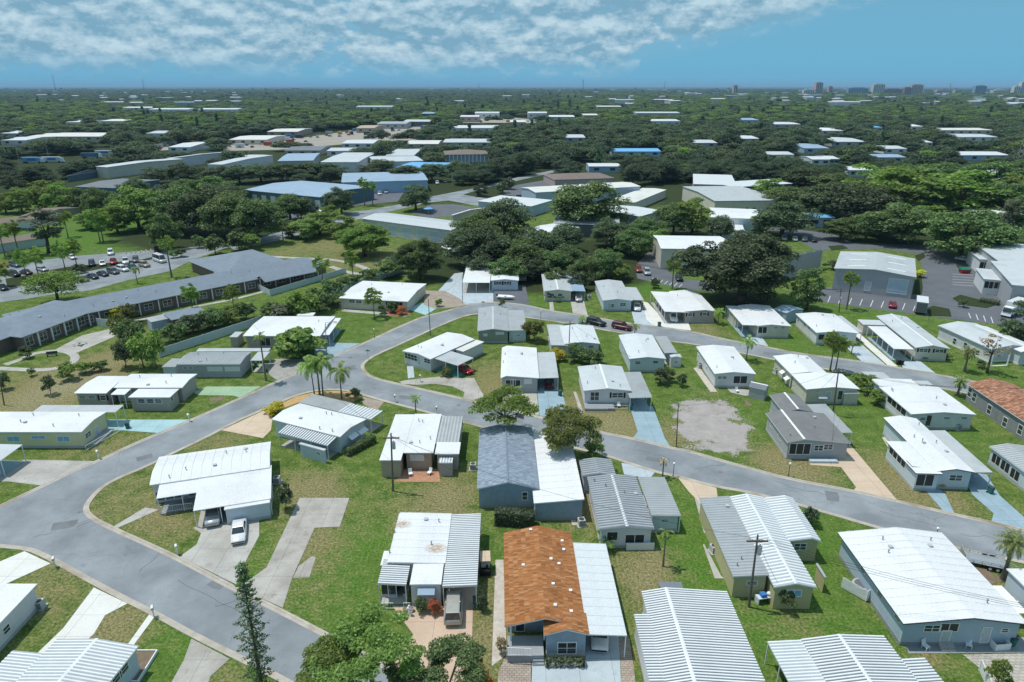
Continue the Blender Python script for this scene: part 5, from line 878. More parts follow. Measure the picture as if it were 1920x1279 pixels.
def mast(x, yb, yt, lab, w=1.2, D=3500):
    p = P(x, 172); s = D/p.y; ang = 20.5-math.degrees(math.atan((639.5-yt)/1280)); z = CAMH-D*math.tan(R(ang)); m = MB(); r = w
    q = [(r*math.cos(t), r*math.sin(t)) for t in (0, 2.1, 4.2)]
    for i in range(3): m.tube((q[i][0], q[i][1], 0), (q[i][0]*.3, q[i][1]*.3, z), w*.45, w*.3, 4)
    for k in range(12): m.tube((q[k % 3][0], q[k % 3][1], z*k/12), (q[(k+1) % 3][0]*.7, q[(k+1) % 3][1]*.7, z*(k+1)/12), w*.25, n=4)
    tag(m.build('radio_mast', 'pole_grey', None, (p.x*s, D, 0)), lab, 'mast')
mast(105, 165, 140, 'thin radio mast on the horizon, far left'); mast(271, 165, 147, 'thin radio mast on the horizon, left of centre'); mast(1093, 165, 149, 'short thick radio mast on the horizon near the centre', 2.2); mast(1245, 165, 152, 'thin radio mast on the horizon, right of centre'); mast(898, 165, 156, 'stubby mast on the horizon in the middle', 1.6); mast(1780, 170, 155, 'leaning construction crane mast among the skyline towers', 1.6)
def pylon(x, yb, yt):
    p = P(x, yb); e = empty('lattice_pylon', p); tag(e, 'steel lattice pylon at the right edge above the oaks', 'pylon'); H_ = 30; m = MB(); r = 3.6
    c = lambda i, f: Vector(((1 if i in (0, 3) else -1)*r*(1-.8*f), (1 if i < 2 else -1)*r*(1-.8*f), H_*f))
    for i in range(4): m.tube(c(i, 0), c(i, 1), .16, .1, 4)
    for k in range(9):
        for i in range(4): m.tube(c(i, k/9), c((i+1) % 4, (k+1)/9), .09, n=4, cap=False); m.tube(c((i+1) % 4, k/9), c(i, (k+1)/9), .09, n=4, cap=False)
    m.build('tower_frame', 'steel', e)
    for f in (.75, .87, .97): m = MB(); m.tube((-5, 0, H_*f), (5, 0, H_*f), .12, n=4); m.build('cross_arm', 'steel', e)
    FOOT.append([p+Vector((a, b, 0)) for a, b in ((-4, -4), (4, -4), (4, 4), (-4, 4))]); KEEP.append((1898, 215, 1920, 290, p.y))
pylon(1914, 318, 235)
# ------------------------------------------------------------------ fences
def fence(label, pts, h, mat, step=2.4, name='fence'):
    w = [P(*q) for q in pts]; e = empty(name, w[0]); tag(e, label, 'fence'); o = w[0]
    for a, b in zip(w[:-1], w[1:]):
        d = b-a; n = max(1, round(d.length/step)); u = d.normalized(); rz = math.atan2(u.y, u.x); L_ = d.length/n
        m = MB(); m.box(.07, L_-.07, -.025, .025, .06, h); m.box(.07, L_-.07, -.04, .04, h, h+.05); pm = m.mesh('fence_panel', mat); m = MB(); m.box(-.07, .07, -.07, .07, 0, h+.12); qm = m.mesh('fence_post', mat)
        for i in range(n): link('fence_panel', pm, e, a+u*(L_*i)-o, rz); link('fence_post', qm, e, a+u*(L_*i)-o, rz)
fence('long white panel fence between the care home garden and the homes', [(300, 670), (473, 613), (540, 588), (612, 557), (757, 510)], 1.8, 'wall_paleblue')
fence('white L-shaped enclosure wall at the care home terrace', [(478, 540), (507, 555), (650, 512)], 1.6, 'wall_paleblue')
fence('short white screen fence by the care home patio', [(184, 612), (222, 616)], 1.9, 'wall_white')
fence('white fence panels at the bottom right paver drive', [(1836, 1258), (1868, 1330)], 1.2, 'trim', 1.5)
def chain(label, pts, h=1.3):
    w = [P(*q) for q in pts]; e = empty('chain_link_fence', w[0]); tag(e, label, 'fence'); m = MB()
    for a, b in zip(w[:-1], w[1:]):
        d = b-a; n = max(1, round(d.length/3))
        for i in range(n+1):
            q = a+d*(i/n)-w[0]; o = link('fence_post', cached('cpost', lambda: (m.tube((0, 0, 0), (0, 0, 1.3), .035, n=5), m.mesh('fence_post', 'steel'))[1]), e, q)
        r = MB(); r.tube(a-w[0]+Vector((0, 0, h)), b-w[0]+Vector((0, 0, h)), .025, n=4); r.tube(a-w[0]+Vector((0, 0, h*.5)), b-w[0]+Vector((0, 0, h*.5)), .008, n=3); r.build('rail', 'steel', e)
chain('chain-link fence along the grass strip before the works car park', [(1500, 575), (1600, 588), (1740, 604), (1860, 622)])
# ------------------------------------------------------------------ cars
PAINT = {}
def paint(c):
    if c not in PAINT:
        t = NT('paint_'+str(len(PAINT))); t.fin(t.mix(t.ramp(t.noise(2, 3), .4, .7), c, sc3(c, .86)), .28, .15, .6); PAINT[c] = t.mat
    return PAINT[c]
CARP = {'sedan': (4.7, 1.78, 1.42, (-.62, -.34, .14, .42), .86), 'suv': (4.7, 1.88, 1.72, (-.96, -.86, .12, .40), 1.0), 'van': (5.0, 1.95, 1.80, (-.97, -.90, .38, .72), 1.02), 'pickup': (5.5, 1.95, 1.8, (-.16, -.08, .26, .48), 1.02), 'bus': (6.2, 2.1, 2.5, (-.98, -.95, .58, .84), 1.2), 'coupe': (4.3, 1.75, 1.25, (-.55, -.22, .05, .40), .80)}
def car_meshes(kind, col):
    L_, Wd, Ht, gx, belt = CARP[kind]; l = L_/2; w = Wd/2
    m = MB(); st = [(-l, .42, belt-.16, .80), (-l+.10, .28, belt-.03, .94), (-l*.6, .2, belt, 1), (0, .2, belt, 1), (l*.45, .2, belt-.02, 1), (l*.8, .22, belt-.10, .97), (l-.10, .28, belt-.20, .90), (l, .40, belt-.32, .76)]
    rings = []
    for x, z0, z1, k in st:
        n = len(m.v); y = w*k; m.v += [(x, -y*.9, z0), (x, y*.9, z0), (x, y, z0+.22), (x, y*.98, z1-.12), (x, y*.86, z1), (x, -y*.86, z1), (x, -y*.98, z1-.12), (x, -y, z0+.22)]; rings.append(n)
    for a, b in zip(rings[:-1], rings[1:]):
        for i in range(8): m.f.append((a+i, b+i, b+(i+1) % 8, a+(i+1) % 8)); m.m.append(0)
    m.f += [tuple(rings[0]+i for i in range(8))[::-1][::-1], tuple(rings[-1]+i for i in range(8))[::-1]]; m.m += [0, 0]
    body = m.mesh('body', col, True)
    x0, x1, x2, x3 = (g*l for g in gx); yb, yt = w*.86, w*.70; g = MB()
    A = [(x0, -yb, belt-.02), (x3, -yb, belt-.04), (x3, yb, belt-.04), (x0, yb, belt-.02)]; T = [(x1, -yt, Ht-.05), (x2, -yt, Ht-.05), (x2, yt, Ht-.05), (x1, yt, Ht-.05)]; g.hexa(A, T)
    r = MB(); r.hexa([(x1-.03, -yt-.02, Ht-.06), (x2+.03, -yt-.02, Ht-.06), (x2+.03, yt+.02, Ht-.06), (x1-.03, yt+.02, Ht-.06)], [(x1+.10, -yt+.08, Ht), (x2-.12, -yt+.08, Ht), (x2-.12, yt-.08, Ht), (x1+.10, yt-.08, Ht)])
    for sx in (-1, 1):
        for f in ((.0,) if kind in ('coupe', 'pickup') else (.0, .5)):
            xb = x0+(x3-x0)*f; xt = x1+(x2-x1)*f
            if f == 0: continue
            r.tube((xb, sx*(yb+.005), belt-.02), (xt, sx*(yt+.01), Ht-.05), .045, n=4)
        r.tube((x3, sx*yb, belt-.04), (x2, sx*yt, Ht-.05), .04, n=4); r.tube((x0, sx*yb, belt-.04), (x1, sx*yt, Ht-.05), .05, n=4)
    wh = MB(); wr = .33 if kind != 'bus' else .38
    wh.tube((0, -.11, 0), (0, .11, 0), wr, n=12); rim = MB(); rim.tube((0, -.118, 0), (0, .118, 0), wr*.58, n=8)
    hl = MB(); hl.box(-.07, .04, -.19, .19, -.07, .07); tl = MB(); tl.box(-.04, .05, -.15, .15, -.09, .09)
    return dict(body=body, glass=g.mesh('windows', 'glass'), roof=r.mesh('roof', col), wheel=cached(('wh', wr), lambda: wh.mesh('tyre', 'rubber')), rim=cached(('rim', wr), lambda: rim.mesh('rim', 'steel')), hl=cached('hl', lambda: hl.mesh('headlight', 'lens')), tl=cached('tl', lambda: tl.mesh('tail_light', 'tail')))
CARS = 'parked cars'
def car(kind, col, px, d, label, z=0.0, group=CARS, bed=False):
    c = cached(('car', kind, col), lambda: car_meshes(kind, paint(col))); p = P(*px); q = P(px[0]+d[0], px[1]+d[1]); rz = math.atan2(q.y-p.y, q.x-p.x); L_, Wd, Ht, gx, belt = CARP[kind]; l, w = L_/2, Wd/2
    e = empty('parked_car' if kind != 'bus' else 'minibus', (p.x, p.y, z+.03), rz); tag(e, label, 'car' if kind != 'bus' else 'van', group)
    link('body', c['body'], e); link('windows', c['glass'], e); link('roof', c['roof'], e)
    for sx in (-.60, .62):
        for sy in (-1, 1): t_ = link('wheel', c['wheel'], e, (sx*l, sy*(w-.12), .33)); link('rim', c['rim'], t_)
    for sy in (-1, 1): link('headlight', c['hl'], e, (l-.06, sy*w*.52, belt-.42)); link('tail_light', c['tl'], e, (-l+.06, sy*w*.66, belt-.22))
    FOOT.append([p+Vector((a, b, 0)) for a, b in ((-2, -2), (2, -2), (2, 2), (-2, 2))])
WH, SI, BK, RD, DR_, NV, GY, GN, TN = (.75, .76, .77), (.42, .44, .46), (.012, .013, .016), (.36, .015, .02), (.11, .012, .018), (.02, .03, .07), (.11, .12, .135), (.03, .10, .08), (.36, .31, .25)
car('sedan', WH, (449, 1003), (-4, 50), 'white sedan on the grey concrete drive at the street bend'); car('suv', SI, (401, 972), (-3, 30), 'silver car nosing out of the lean-to carport at the street bend', .05)
car('van', (.40, .39, .36), (851, 1146), (2, -40), 'beige minivan backed out of the ribbed carport onto the pink drive', .05); car('coupe', (.55, .02, .03), (872, 697), (14, 8), 'bright red sports car under the grey corner carport', .05); car('sedan', DR_, (1030, 723), (1, 20), 'dark red car in the shade of the grey-roofed carport', .05)
car('suv', BK, (1118, 609), (26, 6), 'black SUV parked on the street behind the shrubs'); car('suv', (.10, .012, .02), (1166, 617), (26, 5), 'dark maroon SUV parked on the street right of the black one'); car('suv', WH, (1263, 600), (4, 22), 'white SUV filling the corner carport of the taupe home', .05); car('sedan', WH, (1194, 580), (3, 20), 'white car under the small grey carport next to the taupe home', .05); car('sedan', SI, (1085, 563), (0, 20), 'silver car under the blue-green carport roof', .05); car('sedan', WH, (1124, 1196), (0, 40), 'white car deep in the carport of the orange-roofed home', .05)
LOT = [('sedan', RD, 5, 501, (14, 3), 'red car at the left edge of the care home car park'), ('suv', (.10, .14, .22), 30, 500, (12, 3), 'blue-grey SUV second from the left edge of the car park'), ('suv', BK, 27, 518, (13, 3), 'black car by the lower kerb at the left of the car park'), ('sedan', (.06, .02, .025), 50, 514, (13, 3), 'dark maroon car behind the two sabal palms'), ('sedan', SI, 80, 508, (13, 3), 'silver car right of the sabal palm pair'), ('sedan', WH, 136, 485, (6, 3), 'white car half behind the tall lawn palm'), ('suv', NV, 173, 498, (2, 12), 'navy SUV at the left of the upper parking row'), ('sedan', WH, 193, 497, (1, 12), 'white sedan right of the navy SUV'), ('pickup', RD, 213, 494, (1, 12), 'red pickup in the upper parking row'), ('suv', WH, 208, 477, (1, 12), 'white SUV parked alone behind the red pickup'), ('pickup', WH, 236, 493, (1, 12), 'white pickup right of the red pickup'), ('suv', GY, 255, 491, (1, 12), 'dark grey SUV at the right of the upper row'), ('suv', DR_, 295, 472, (1, 12), 'dark red SUV behind the white minibus'), ('bus', WH, 300, 491, (14, 5), 'white minibus by the car park exit'), ('suv', TN, 271, 500, (14, 4), 'tan SUV at the right of the lower parking row'), ('sedan', GN, 249, 504, (14, 4), 'dark green car beside the tan SUV'), ('suv', WH, 231, 508, (14, 4), 'white SUV in the middle of the lower row'), ('suv', GY, 213, 513, (14, 4), 'grey SUV left of the white one in the lower row'), ('sedan', NV, 193, 517, (14, 4), 'navy sedan in the lower row'), ('sedan', (.02, .03, .05), 174, 522, (14, 4), 'near-black sedan left of the navy one'), ('sedan', GY, 156, 527, (14, 4), 'dark grey car leftmost of the lower row'), ('sedan', (.03, .04, .06), 6, 543, (10, 6), 'dark car under the palm at the left edge')]
for k, c, x, y, d, lab in LOT: car(k, c, (x, y), d, lab, group='cars in the care home car park')
for k, c, x, y, d, lab in [('sedan', (.40, .01, .05), 1673, 575, (0, -12), 'crimson car facing the grass strip in the works car park'), ('sedan', WH, 1806, 489, (14, 2), 'white car under the spreading oak, right car park'), ('suv', SI, 1213, 514, (5, 12), 'silver car in the small works car park by the trees'), ('suv', (.30, .06, .02), 1197, 509, (5, 12), 'rust-red car left of the silver one by the trees'), ('suv', BK, 1273, 525, (5, 12), 'black car at the right of the small works car park'), ('sedan', GY, 1206, 470, (8, 6), 'dark car under the car park trees'), ('sedan', WH, 838, 468, (12, 4), 'white pickup-like car behind the round tree'), ('suv', BK, 976, 372, (12, 0), 'black SUV on the side street car park'), ('sedan', RD, 735, 441, (12, 1), 'red car before the tall white storage doors')]: car(k, c, (x, y), d, lab)
rg = random.Random(5)
for i, (x, y) in enumerate([(1470, 450), (1490, 451), (1508, 452), (1526, 453), (1380, 448), (1398, 449)]): car(['suv', 'sedan'][i % 2], [SI, WH, GY, BK, WH, WH][i], (x, y), (2, 8), ['silver car, leftmost of four under the big oak', 'white car, second of four under the big oak', 'grey car, third of four under the big oak', 'black car, rightmost of four under the big oak', 'white car left of the low front office', 'white car right of the low front office'][i])
for i, (x, y) in enumerate([(515, 392), (528, 394), (541, 396), (588, 395), (602, 397), (712, 365), (724, 362), (737, 359), (750, 356), (820, 345), (835, 342), (1405, 388), (1462, 380)]): car(['suv', 'sedan', 'pickup'][i % 3], [WH, SI, BK, NV, WH][i % 5], (x, y), (3, 6), 'small parked car in the business yards behind the trees', group='cars in the business yards')

# scrap yard and depot rows: many small vehicles and containers beyond the woods
surf('yard_dirt', (.34, .31, .27), .15, .1, .9, c2=(.24, .21, .18))
for q in ([(418, 283), (425, 264), (500, 262), (570, 258), (660, 245), (780, 234), (826, 240), (800, 261), (640, 271), (520, 281)], [(862, 230), (870, 219), (945, 219), (1008, 225), (1008, 231)], [(290, 283), (300, 272), (395, 269), (395, 276)]): flat('yard', q, 'yard_dirt', .012)
rg = random.Random(21)
YC = [(.75, .76, .77), (.42, .44, .46), (.02, .03, .07), (.36, .05, .03), (.55, .30, .05), (.10, .22, .45), (.60, .58, .50)]
def yard_mesh(i):
    m = MB()
    if i % 3 == 2: m.box(-3, 3, -1.2, 1.2, .2, 2.7, 0); m.box(-3.05, 3.05, -1.25, -1.2, .3, .5, 0)
    else:
        m.hexa([(-2.3, -.9, .25), (2.3, -.9, .25), (2.3, .9, .25), (-2.3, .9, .25)], [(-2.25, -.85, .95), (2.1, -.85, .8), (2.1, .85, .8), (-2.25, .85, .95)], 0); m.hexa([(-1.6, -.8, .94), (1.0, -.8, .9), (1.0, .8, .9), (-1.6, .8, .94)], [(-1.2, -.65, 1.6), (.4, -.65, 1.6), (.4, .65, 1.6), (-1.2, .65, 1.6)], 1)
        for sx in (-1.4, 1.4): m.tube((sx, -.9, .32), (sx, .9, .32), .32, n=8, m=2)
    return m.mesh('yard_vehicle', [paint(YC[i % 7]), 'glass', 'rubber'])
for i in range(110):
    if i < 70: t = rg.random(); x = 425+t*385; y = 281-42*t+rg.uniform(-13, 2)*(1-.5*t)
    elif i < 90: x = rg.uniform(866, 1005); y = rg.uniform(221, 230)
    else: x = rg.uniform(296, 395); y = rg.uniform(271, 282)-.03*(x-296)
    p = P(x, y); k = i % 21; big_ = k % 3 == 2; o = link('yard_container' if big_ else 'yard_vehicle', cached(('yv', k), lambda: yard_mesh(k)), None, (p.x, p.y, .02), rg.uniform(0, 3.1)); o.scale = (1.25, 1.25, 1.25) if big_ else (1, 1, 1)
    tag(o, 'small container in the cluttered far yards' if big_ else 'small vehicle in the cluttered far yards', 'container' if big_ else 'car', 'clutter of the far yards')
KEEP += [(430, 262, 640, 281, P(0, 285).y), (560, 245, 800, 262, P(0, 270).y), (866, 221, 1005, 230, P(0, 232).y), (296, 271, 395, 282, P(0, 285).y)]
# ------------------------------------------------------------------ street furniture and small things
def thing(name, label, cat, px, rz=0, group=None, z=0): return tag(empty(name, P(px[0], px[1])+Vector((0, 0, z)), rz), label, cat, group)
def head(px, d): p, q = P(*px), P(px[0]+d[0], px[1]+d[1]); return math.atan2(q.y-p.y, q.x-p.x)
def part(e, name, mat, fn, smooth=False): m = MB(); fn(m); return m.build(name, mat, e, smooth=smooth)
POLES = {}
def pole(key, base, top, label, arm=True, trans=False, mat='pole_wood', r=.15, lamp=False, cat='pole'):
    p = P(*base); d = ray(*top); t = p.y/d.y; z = CAMH+d.z*t; x = d.x*t; e = empty('utility_pole' if not lamp else 'street_lamp', p); tag(e, label, cat); z = max(z, 4)
    lean = Vector((min(max((x-p.x), -.6), .6), 0, z)); POLES[key] = p+lean
    part(e, 'pole', mat, lambda m: m.tube((0, 0, 0), lean, r, r*.65, 8))
    if arm:
        part(e, 'cross_arm', 'pole_wood', lambda m: m.box(lean.x-1.1, lean.x+1.1, -.06+lean.y-.14, lean.y-.02, z-.75, z-.6))
        for k in (-1, -.5, .5, 1): part(e, 'insulator', 'trim', lambda m: m.tube((lean.x+k, -.08, z-.6), (lean.x+k, -.08, z-.42), .05, .04, 6))
    if trans:
        t_ = part(e, 'transformer', 'ac_metal', lambda m: m.tube((lean.x*.8+.32, -.1, z-2.3), (lean.x*.8+.32, -.1, z-1.3), .24, .24, 10)); part(t_, 'bushing', 'trim_dark', lambda m: m.tube((lean.x*.8+.32, -.1, z-1.3), (lean.x*.8+.32, -.1, z-1.05), .05, .03, 6))
    if lamp:
        part(e, 'lamp_arm', 'pole_grey', lambda m: m.tube(lean, lean+Vector((1.9, 0, .15)), .05, .04, 6)); part(e, 'lamp_head', 'pole_grey', lambda m: m.box(lean.x+1.7, lean.x+2.4, -.14, .14, z+.08, z+.22))
pole('a', (737, 921), (733, 812), 'dark utility pole with transformer on the lawn by the tan home', trans=True); pole('b', (1404, 1138), (1421, 1003), 'leaning utility pole with rusty transformer beside the olive home', trans=True); pole('c', (1561, 778), (1573, 690), 'tall utility pole in front of the two-part white roof'); pole('d', (1268, 838), (1272, 756), 'thin brown pole at the edge of the sandy lot', arm=False, r=.1)
pole('e', (1066, 668), (1069, 601), 'thin pole before the shrub-screened metal-roofed home', r=.11); pole('f', (807, 629), (803, 560), 'slim pole at the road edge above the junction', arm=False, r=.1); pole('g', (613, 668), (610, 605), 'grey street lamp with side arm at the junction', arm=False, mat='pole_grey', r=.1, lamp=True, cat='lamp'); pole('h', (867, 568), (867, 515), 'thin grey pole by the pale drive of the carport home', arm=False, mat='pole_grey', r=.09)
pole('i', (1573, 586), (1577, 541), 'utility pole with lamp on the grass strip before the works car park', r=.12); pole('j', (1096, 528), (1099, 472), 'thin pole in the tree belt behind the grey-roofed homes', r=.1); pole('k', (477, 596), (472, 557), 'thin grey pole at the care home fence', arm=False, mat='pole_grey', r=.08); pole('l', (8, 760), (0, 712), 'dark pole at the left edge by the scrub', arm=False, r=.12)
pole('m', (38, 312), (30, 280), 'curved highway lamp at the far left', arm=False, mat='pole_grey', r=.2, lamp=True, cat='lamp'); pole('n', (92, 300), (84, 262), 'highway lamp between the trucks and trees, far left', arm=False, mat='pole_grey', r=.2, lamp=True, cat='lamp'); pole('o', (270, 285), (263, 263), 'highway lamp above the warehouse row', arm=False, mat='pole_grey', r=.2, lamp=True, cat='lamp'); pole('p', (332, 366), (327, 334), 'pale lamp post in the tree row left of centre', arm=False, mat='pole_grey', r=.14, lamp=True, cat='lamp'); pole('q', (1300, 240), (1297, 215), 'pale pole in the far right trees', arm=False, mat='pole_grey', r=.25); pole('r', (940, 335), (938, 305), 'pale street pole by the main street trees', arm=False, mat='pole_grey', r=.14); pole('s', (849, 352), (847, 322), 'street pole on the main street verge', arm=False, mat='pole_grey', r=.14)
def wire(a, b, sag, label, off=0.0, r=.018):
    m = MB(); pts = []; a = Vector(a)+Vector((off, 0, -.45)); b = Vector(b)+Vector((off, 0, -.45))
    for i in range(15): t = i/14; q = a.lerp(b, t); q.z -= sag*4*t*(1-t); pts.append(q)
    m.path(pts, [r]*15, 3); o = m.build('power_line', 'black'); tag(o, label, 'cable', 'overhead lines')
E1, E2 = P(2100, 1160, 7.5), P(780, 440, 8)
for k in range(3): wire(POLES['b'], E1, .8, 'overhead wire crossing the very large white roof', (-.9, 0, .9)[k])
for k in range(4): wire(POLES['i'], POLES['j'], 1.4, 'overhead wire strung before the huge dark tree', (-1, -.4, .4, 1)[k], .02)
for k in range(2): wire(POLES['j'], E2, 1.2, 'overhead wire crossing the tree belt to the left', (-.5, .5)[k], .02)
wire(POLES['a'], P(905, 905, 3.2)+Vector((0, 0, .45)), .5, 'service wire from the lawn pole to the blue shingle roof'); wire(POLES['a'], P(860, 860, 2.9)+Vector((0, 0, .45)), .3, 'service wire from the lawn pole to the tan home'); wire(POLES['b'], P(1460, 1095, 3)+Vector((0, 0, .45)), .3, 'service wire from the leaning pole to the olive home'); wire(POLES['a'], POLES['b'], 1.6, 'long wire between the lawn pole and the leaning pole')
def ac(px, rz, label):
    e = thing('air_conditioner', label, 'air conditioner', px, rz); part(e, 'pad', 'conc_grey', lambda m: m.box(-.6, .6, -.6, .6, 0, .1)); part(e, 'casing', 'ac_metal', lambda m: m.box(-.42, .42, -.42, .42, .1, .95)); part(e, 'fan_grille', 'trim_dark', lambda m: m.tube((0, 0, .95), (0, 0, .985), .34, n=14))
    part(e, 'louvre', 'trim_dark', lambda m: [m.box(-.36, .36, -.43, -.42, .2+.1*k, .24+.1*k) for k in range(7)])
for q, rz, lab in [((75, 1140), .1, 'air-conditioning unit behind the left-edge white home'), ((520, 905), 0, 'air-conditioning unit at the end wall of the lean-to home'), ((887, 880), 0, 'air-conditioning unit at the left wall of the blue-grey home'), ((1338, 1035), .3, 'air-conditioning unit on the narrow slab beside the olive home'), ((1794, 805), .3, 'air-conditioning unit before the wide white-roofed home'), ((1312, 690), .3, 'air-conditioning unit left of the long white-roofed home'), ((1895, 1138), .2, 'air-conditioning unit on the landing of the right-edge home'), ((1590, 1012), .3, 'air-conditioning unit by the upper wall of the very large home')]: ac(q, rz, lab)
def mailbox(px, label, rz=0):
    e = thing('mailbox', label, 'mailbox', px, rz); part(e, 'post', 'trim', lambda m: m.box(-.06, .06, -.06, .06, 0, 1.05)); b = part(e, 'box', 'trim', lambda m: (m.box(-.14, .14, -.28, .28, 1.05, 1.25), m.tube((0, -.28, 1.25), (0, .28, 1.25), .14, n=10))); part(b, 'flag', 'plastic_red', lambda m: m.box(.145, .165, -.1, .0, 1.2, 1.42))
for q, lab, rz in [((104, 1064), 'white mailbox at the kerb of the left white drive', .5), ((289, 1157), 'white mailbox beside the narrow white path', .5), ((355, 790), 'mailbox at the end of the turquoise drive', .8), ((185, 860), 'mailbox on the verge before the yellow home', .8), ((333, 1040), 'dark mailbox on the corner lawn', .5), ((819, 776), 'mailbox on the verge behind the tan home', 0), ((741, 754), 'mailbox near the brown paver drive', 0), ((788, 716), 'mailbox at the curved drive island', 0), ((1700, 628), 'mailbox by the long white carport', 0)]: mailbox(q, lab, rz)
def globe(px, label, hh=1.9):
    e = thing('lamp_post', label, 'lamp', px); part(e, 'post', 'trim_dark', lambda m: m.tube((0, 0, 0), (0, 0, hh), .05, .04, 7)); part(e, 'globe', 'lens', lambda m: m.ball((0, 0, hh+.16), .18, n=10, k=7), True); part(e, 'base', 'trim_dark', lambda m: m.tube((0, 0, 0), (0, 0, .15), .12, .09, 8))
for q, lab in [((1262, 893), 'garden lamp with white globe beside the cream drive'), ((1478, 893), 'garden lamp with white globe before the grey shingle home'), ((1752, 1018), 'garden lamp with white globe behind the very large white roof'), ((1014, 598), 'garden lamp by the street behind the metal-roofed homes'), ((702, 634), 'garden lamp with white globe on the lawn above the junction'), ((240, 592), 'white garden lamp in the care home grounds')]: globe(q, lab)
def sign(px, label, hh=2.3):
    e = thing('street_sign', label, 'sign', px); part(e, 'post', 'pole_grey', lambda m: m.tube((0, 0, 0), (0, 0, hh+.5), .035, n=6)); part(e, 'blade', 'plastic_green', lambda m: m.box(-.45, .45, -.015, .015, hh+.15, hh+.35)); part(e, 'blade', 'plastic_green', lambda m: m.box(-.015, .015, -.45, .45, hh+.37, hh+.57))
sign((691, 680), 'street name sign on the junction corner'); sign((906, 585), 'street name sign by the road beside the weathered grey roof')
# golf cart
e = thing('golf_cart', 'golf cart with beige canopy parked beside the ribbed carport', 'golf cart', (910, 1070), head((910, 1070), (1, 30)))
part(e, 'chassis', 'black', lambda m: (m.box(-1.15, 1.15, -.55, .55, .28, .48), m.box(.75, 1.2, -.5, .5, .48, .85), m.box(-1.15, -.5, -.5, .5, .48, .75))); part(e, 'seat', 'trim', lambda m: (m.box(-.45, .15, -.5, .5, .55, .75), m.box(-.5, -.38, -.5, .5, .75, 1.15))); part(e, 'canopy', 'conc_tan', lambda m: m.box(-1.1, .75, -.6, .6, 1.82, 1.9))
for a in (-1, .68):
    for b in (-.52, .52): part(e, 'canopy_post', 'black', lambda m: m.tube((a, b, .48), (a*.98, b, 1.83), .03, n=5))
for a in (-.75, .8):
    for b in (-.52, .52): part(e, 'wheel', 'rubber', lambda m: m.tube((a, b-.09, .24), (a, b+.09, .24), .24, n=10))
part(e, 'steering_wheel', 'black', lambda m: m.tube((.45, .2, 1.0), (.5, .2, 1.04), .18, n=10))
# utility trailer
e = thing('utility_trailer', 'silver flatbed utility trailer parked on the verge by the date palm', 'trailer', (1848, 1058), head((1848, 1058), (60, 12)))
part(e, 'bed', 'steel', lambda m: m.box(-2.4, 1.9, -1.05, 1.05, .5, .58)); 
for sy in (-1.02, 1.02): part(e, 'side_rail', 'steel', lambda m: (m.tube((-2.4, sy, .95), (1.9, sy, .95), .04, n=5), m.tube((-2.4, sy, .75), (1.9, sy, .75), .03, n=5), [m.tube((-2.4+k*.86, sy, .55), (-2.4+k*.86, sy, .95), .035, n=5) for k in range(6)]))
part(e, 'ramp', 'steel', lambda m: m.box(-2.5, -2.42, -1, 1, .55, 1.4)); part(e, 'tow_bar', 'steel', lambda m: (m.tube((1.9, -.7, .5), (3.1, 0, .5), .05, n=5), m.tube((1.9, .7, .5), (3.1, 0, .5), .05, n=5)))
for sx in (.1, .85):
    for sy in (-1.2, 1.2): w_ = part(e, 'wheel', 'rubber', lambda m: m.tube((sx, sy-.1, .33), (sx, sy+.1, .33), .33, n=12)); part(w_, 'rim', 'lens', lambda m: m.tube((sx, sy-.11, .33), (sx, sy+.11, .33), .18, n=8))
for sy in (-1.2, 1.2): part(e, 'mudguard', 'steel', lambda m: m.box(-.35, 1.3, sy-.14, sy+.14, .7, .74))
# box trailer, dumpster, box truck, semitrailers
e = thing('box_trailer', 'grey and white box trailer standing at the grass strip', 'trailer', (1725, 585), head((1725, 585), (0, -20))); part(e, 'box', 'wall_grey', lambda m: m.box(-3, 3, -1.2, 1.2, .7, 3.2, 0)); part(e, 'roof', 'roof_white2', lambda m: m.box(-3.05, 3.05, -1.25, 1.25, 3.2, 3.3)); part(e, 'rear_door', 'wall_dkgrey', lambda m: m.box(-3.04, -3.0, -1.1, 1.1, .8, 3.0))
for sx in (-1.2, -.3):
    for sy in (-1.1, 1.1): part(e, 'wheel', 'rubber', lambda m: m.tube((sx, sy-.12, .4), (sx, sy+.12, .4), .4, n=10))
part(e, 'tow_bar', 'steel', lambda m: m.tube((3, 0, .6), (4.2, 0, .5), .07, n=6))
e = thing('dumpster', 'teal dumpster with dark red base in the right car park', 'dumpster', (1808, 512), 0); part(e, 'bin', 'plastic_red', lambda m: m.hexa([(-1.2, -.7, .15), (1.2, -.7, .15), (1.2, .7, .15), (-1.2, .7, .15)], [(-1.4, -.9, 1.1), (1.4, -.9, 1.1), (1.4, .9, 1.1), (-1.4, .9, 1.1)])); part(e, 'lid', 'plastic_green', lambda m: m.hexa([(-1.45, -.95, 1.1), (1.45, -.95, 1.1), (1.45, .95, 1.1), (-1.45, .95, 1.1)], [(-1.4, -.9, 1.25), (1.4, -.9, 1.25), (1.4, .9, 1.6), (-1.4, .9, 1.6)])); part(e, 'wheel', 'rubber', lambda m: m.tube((-1, -.1, .1), (-1, .1, .1), .1, n=8))
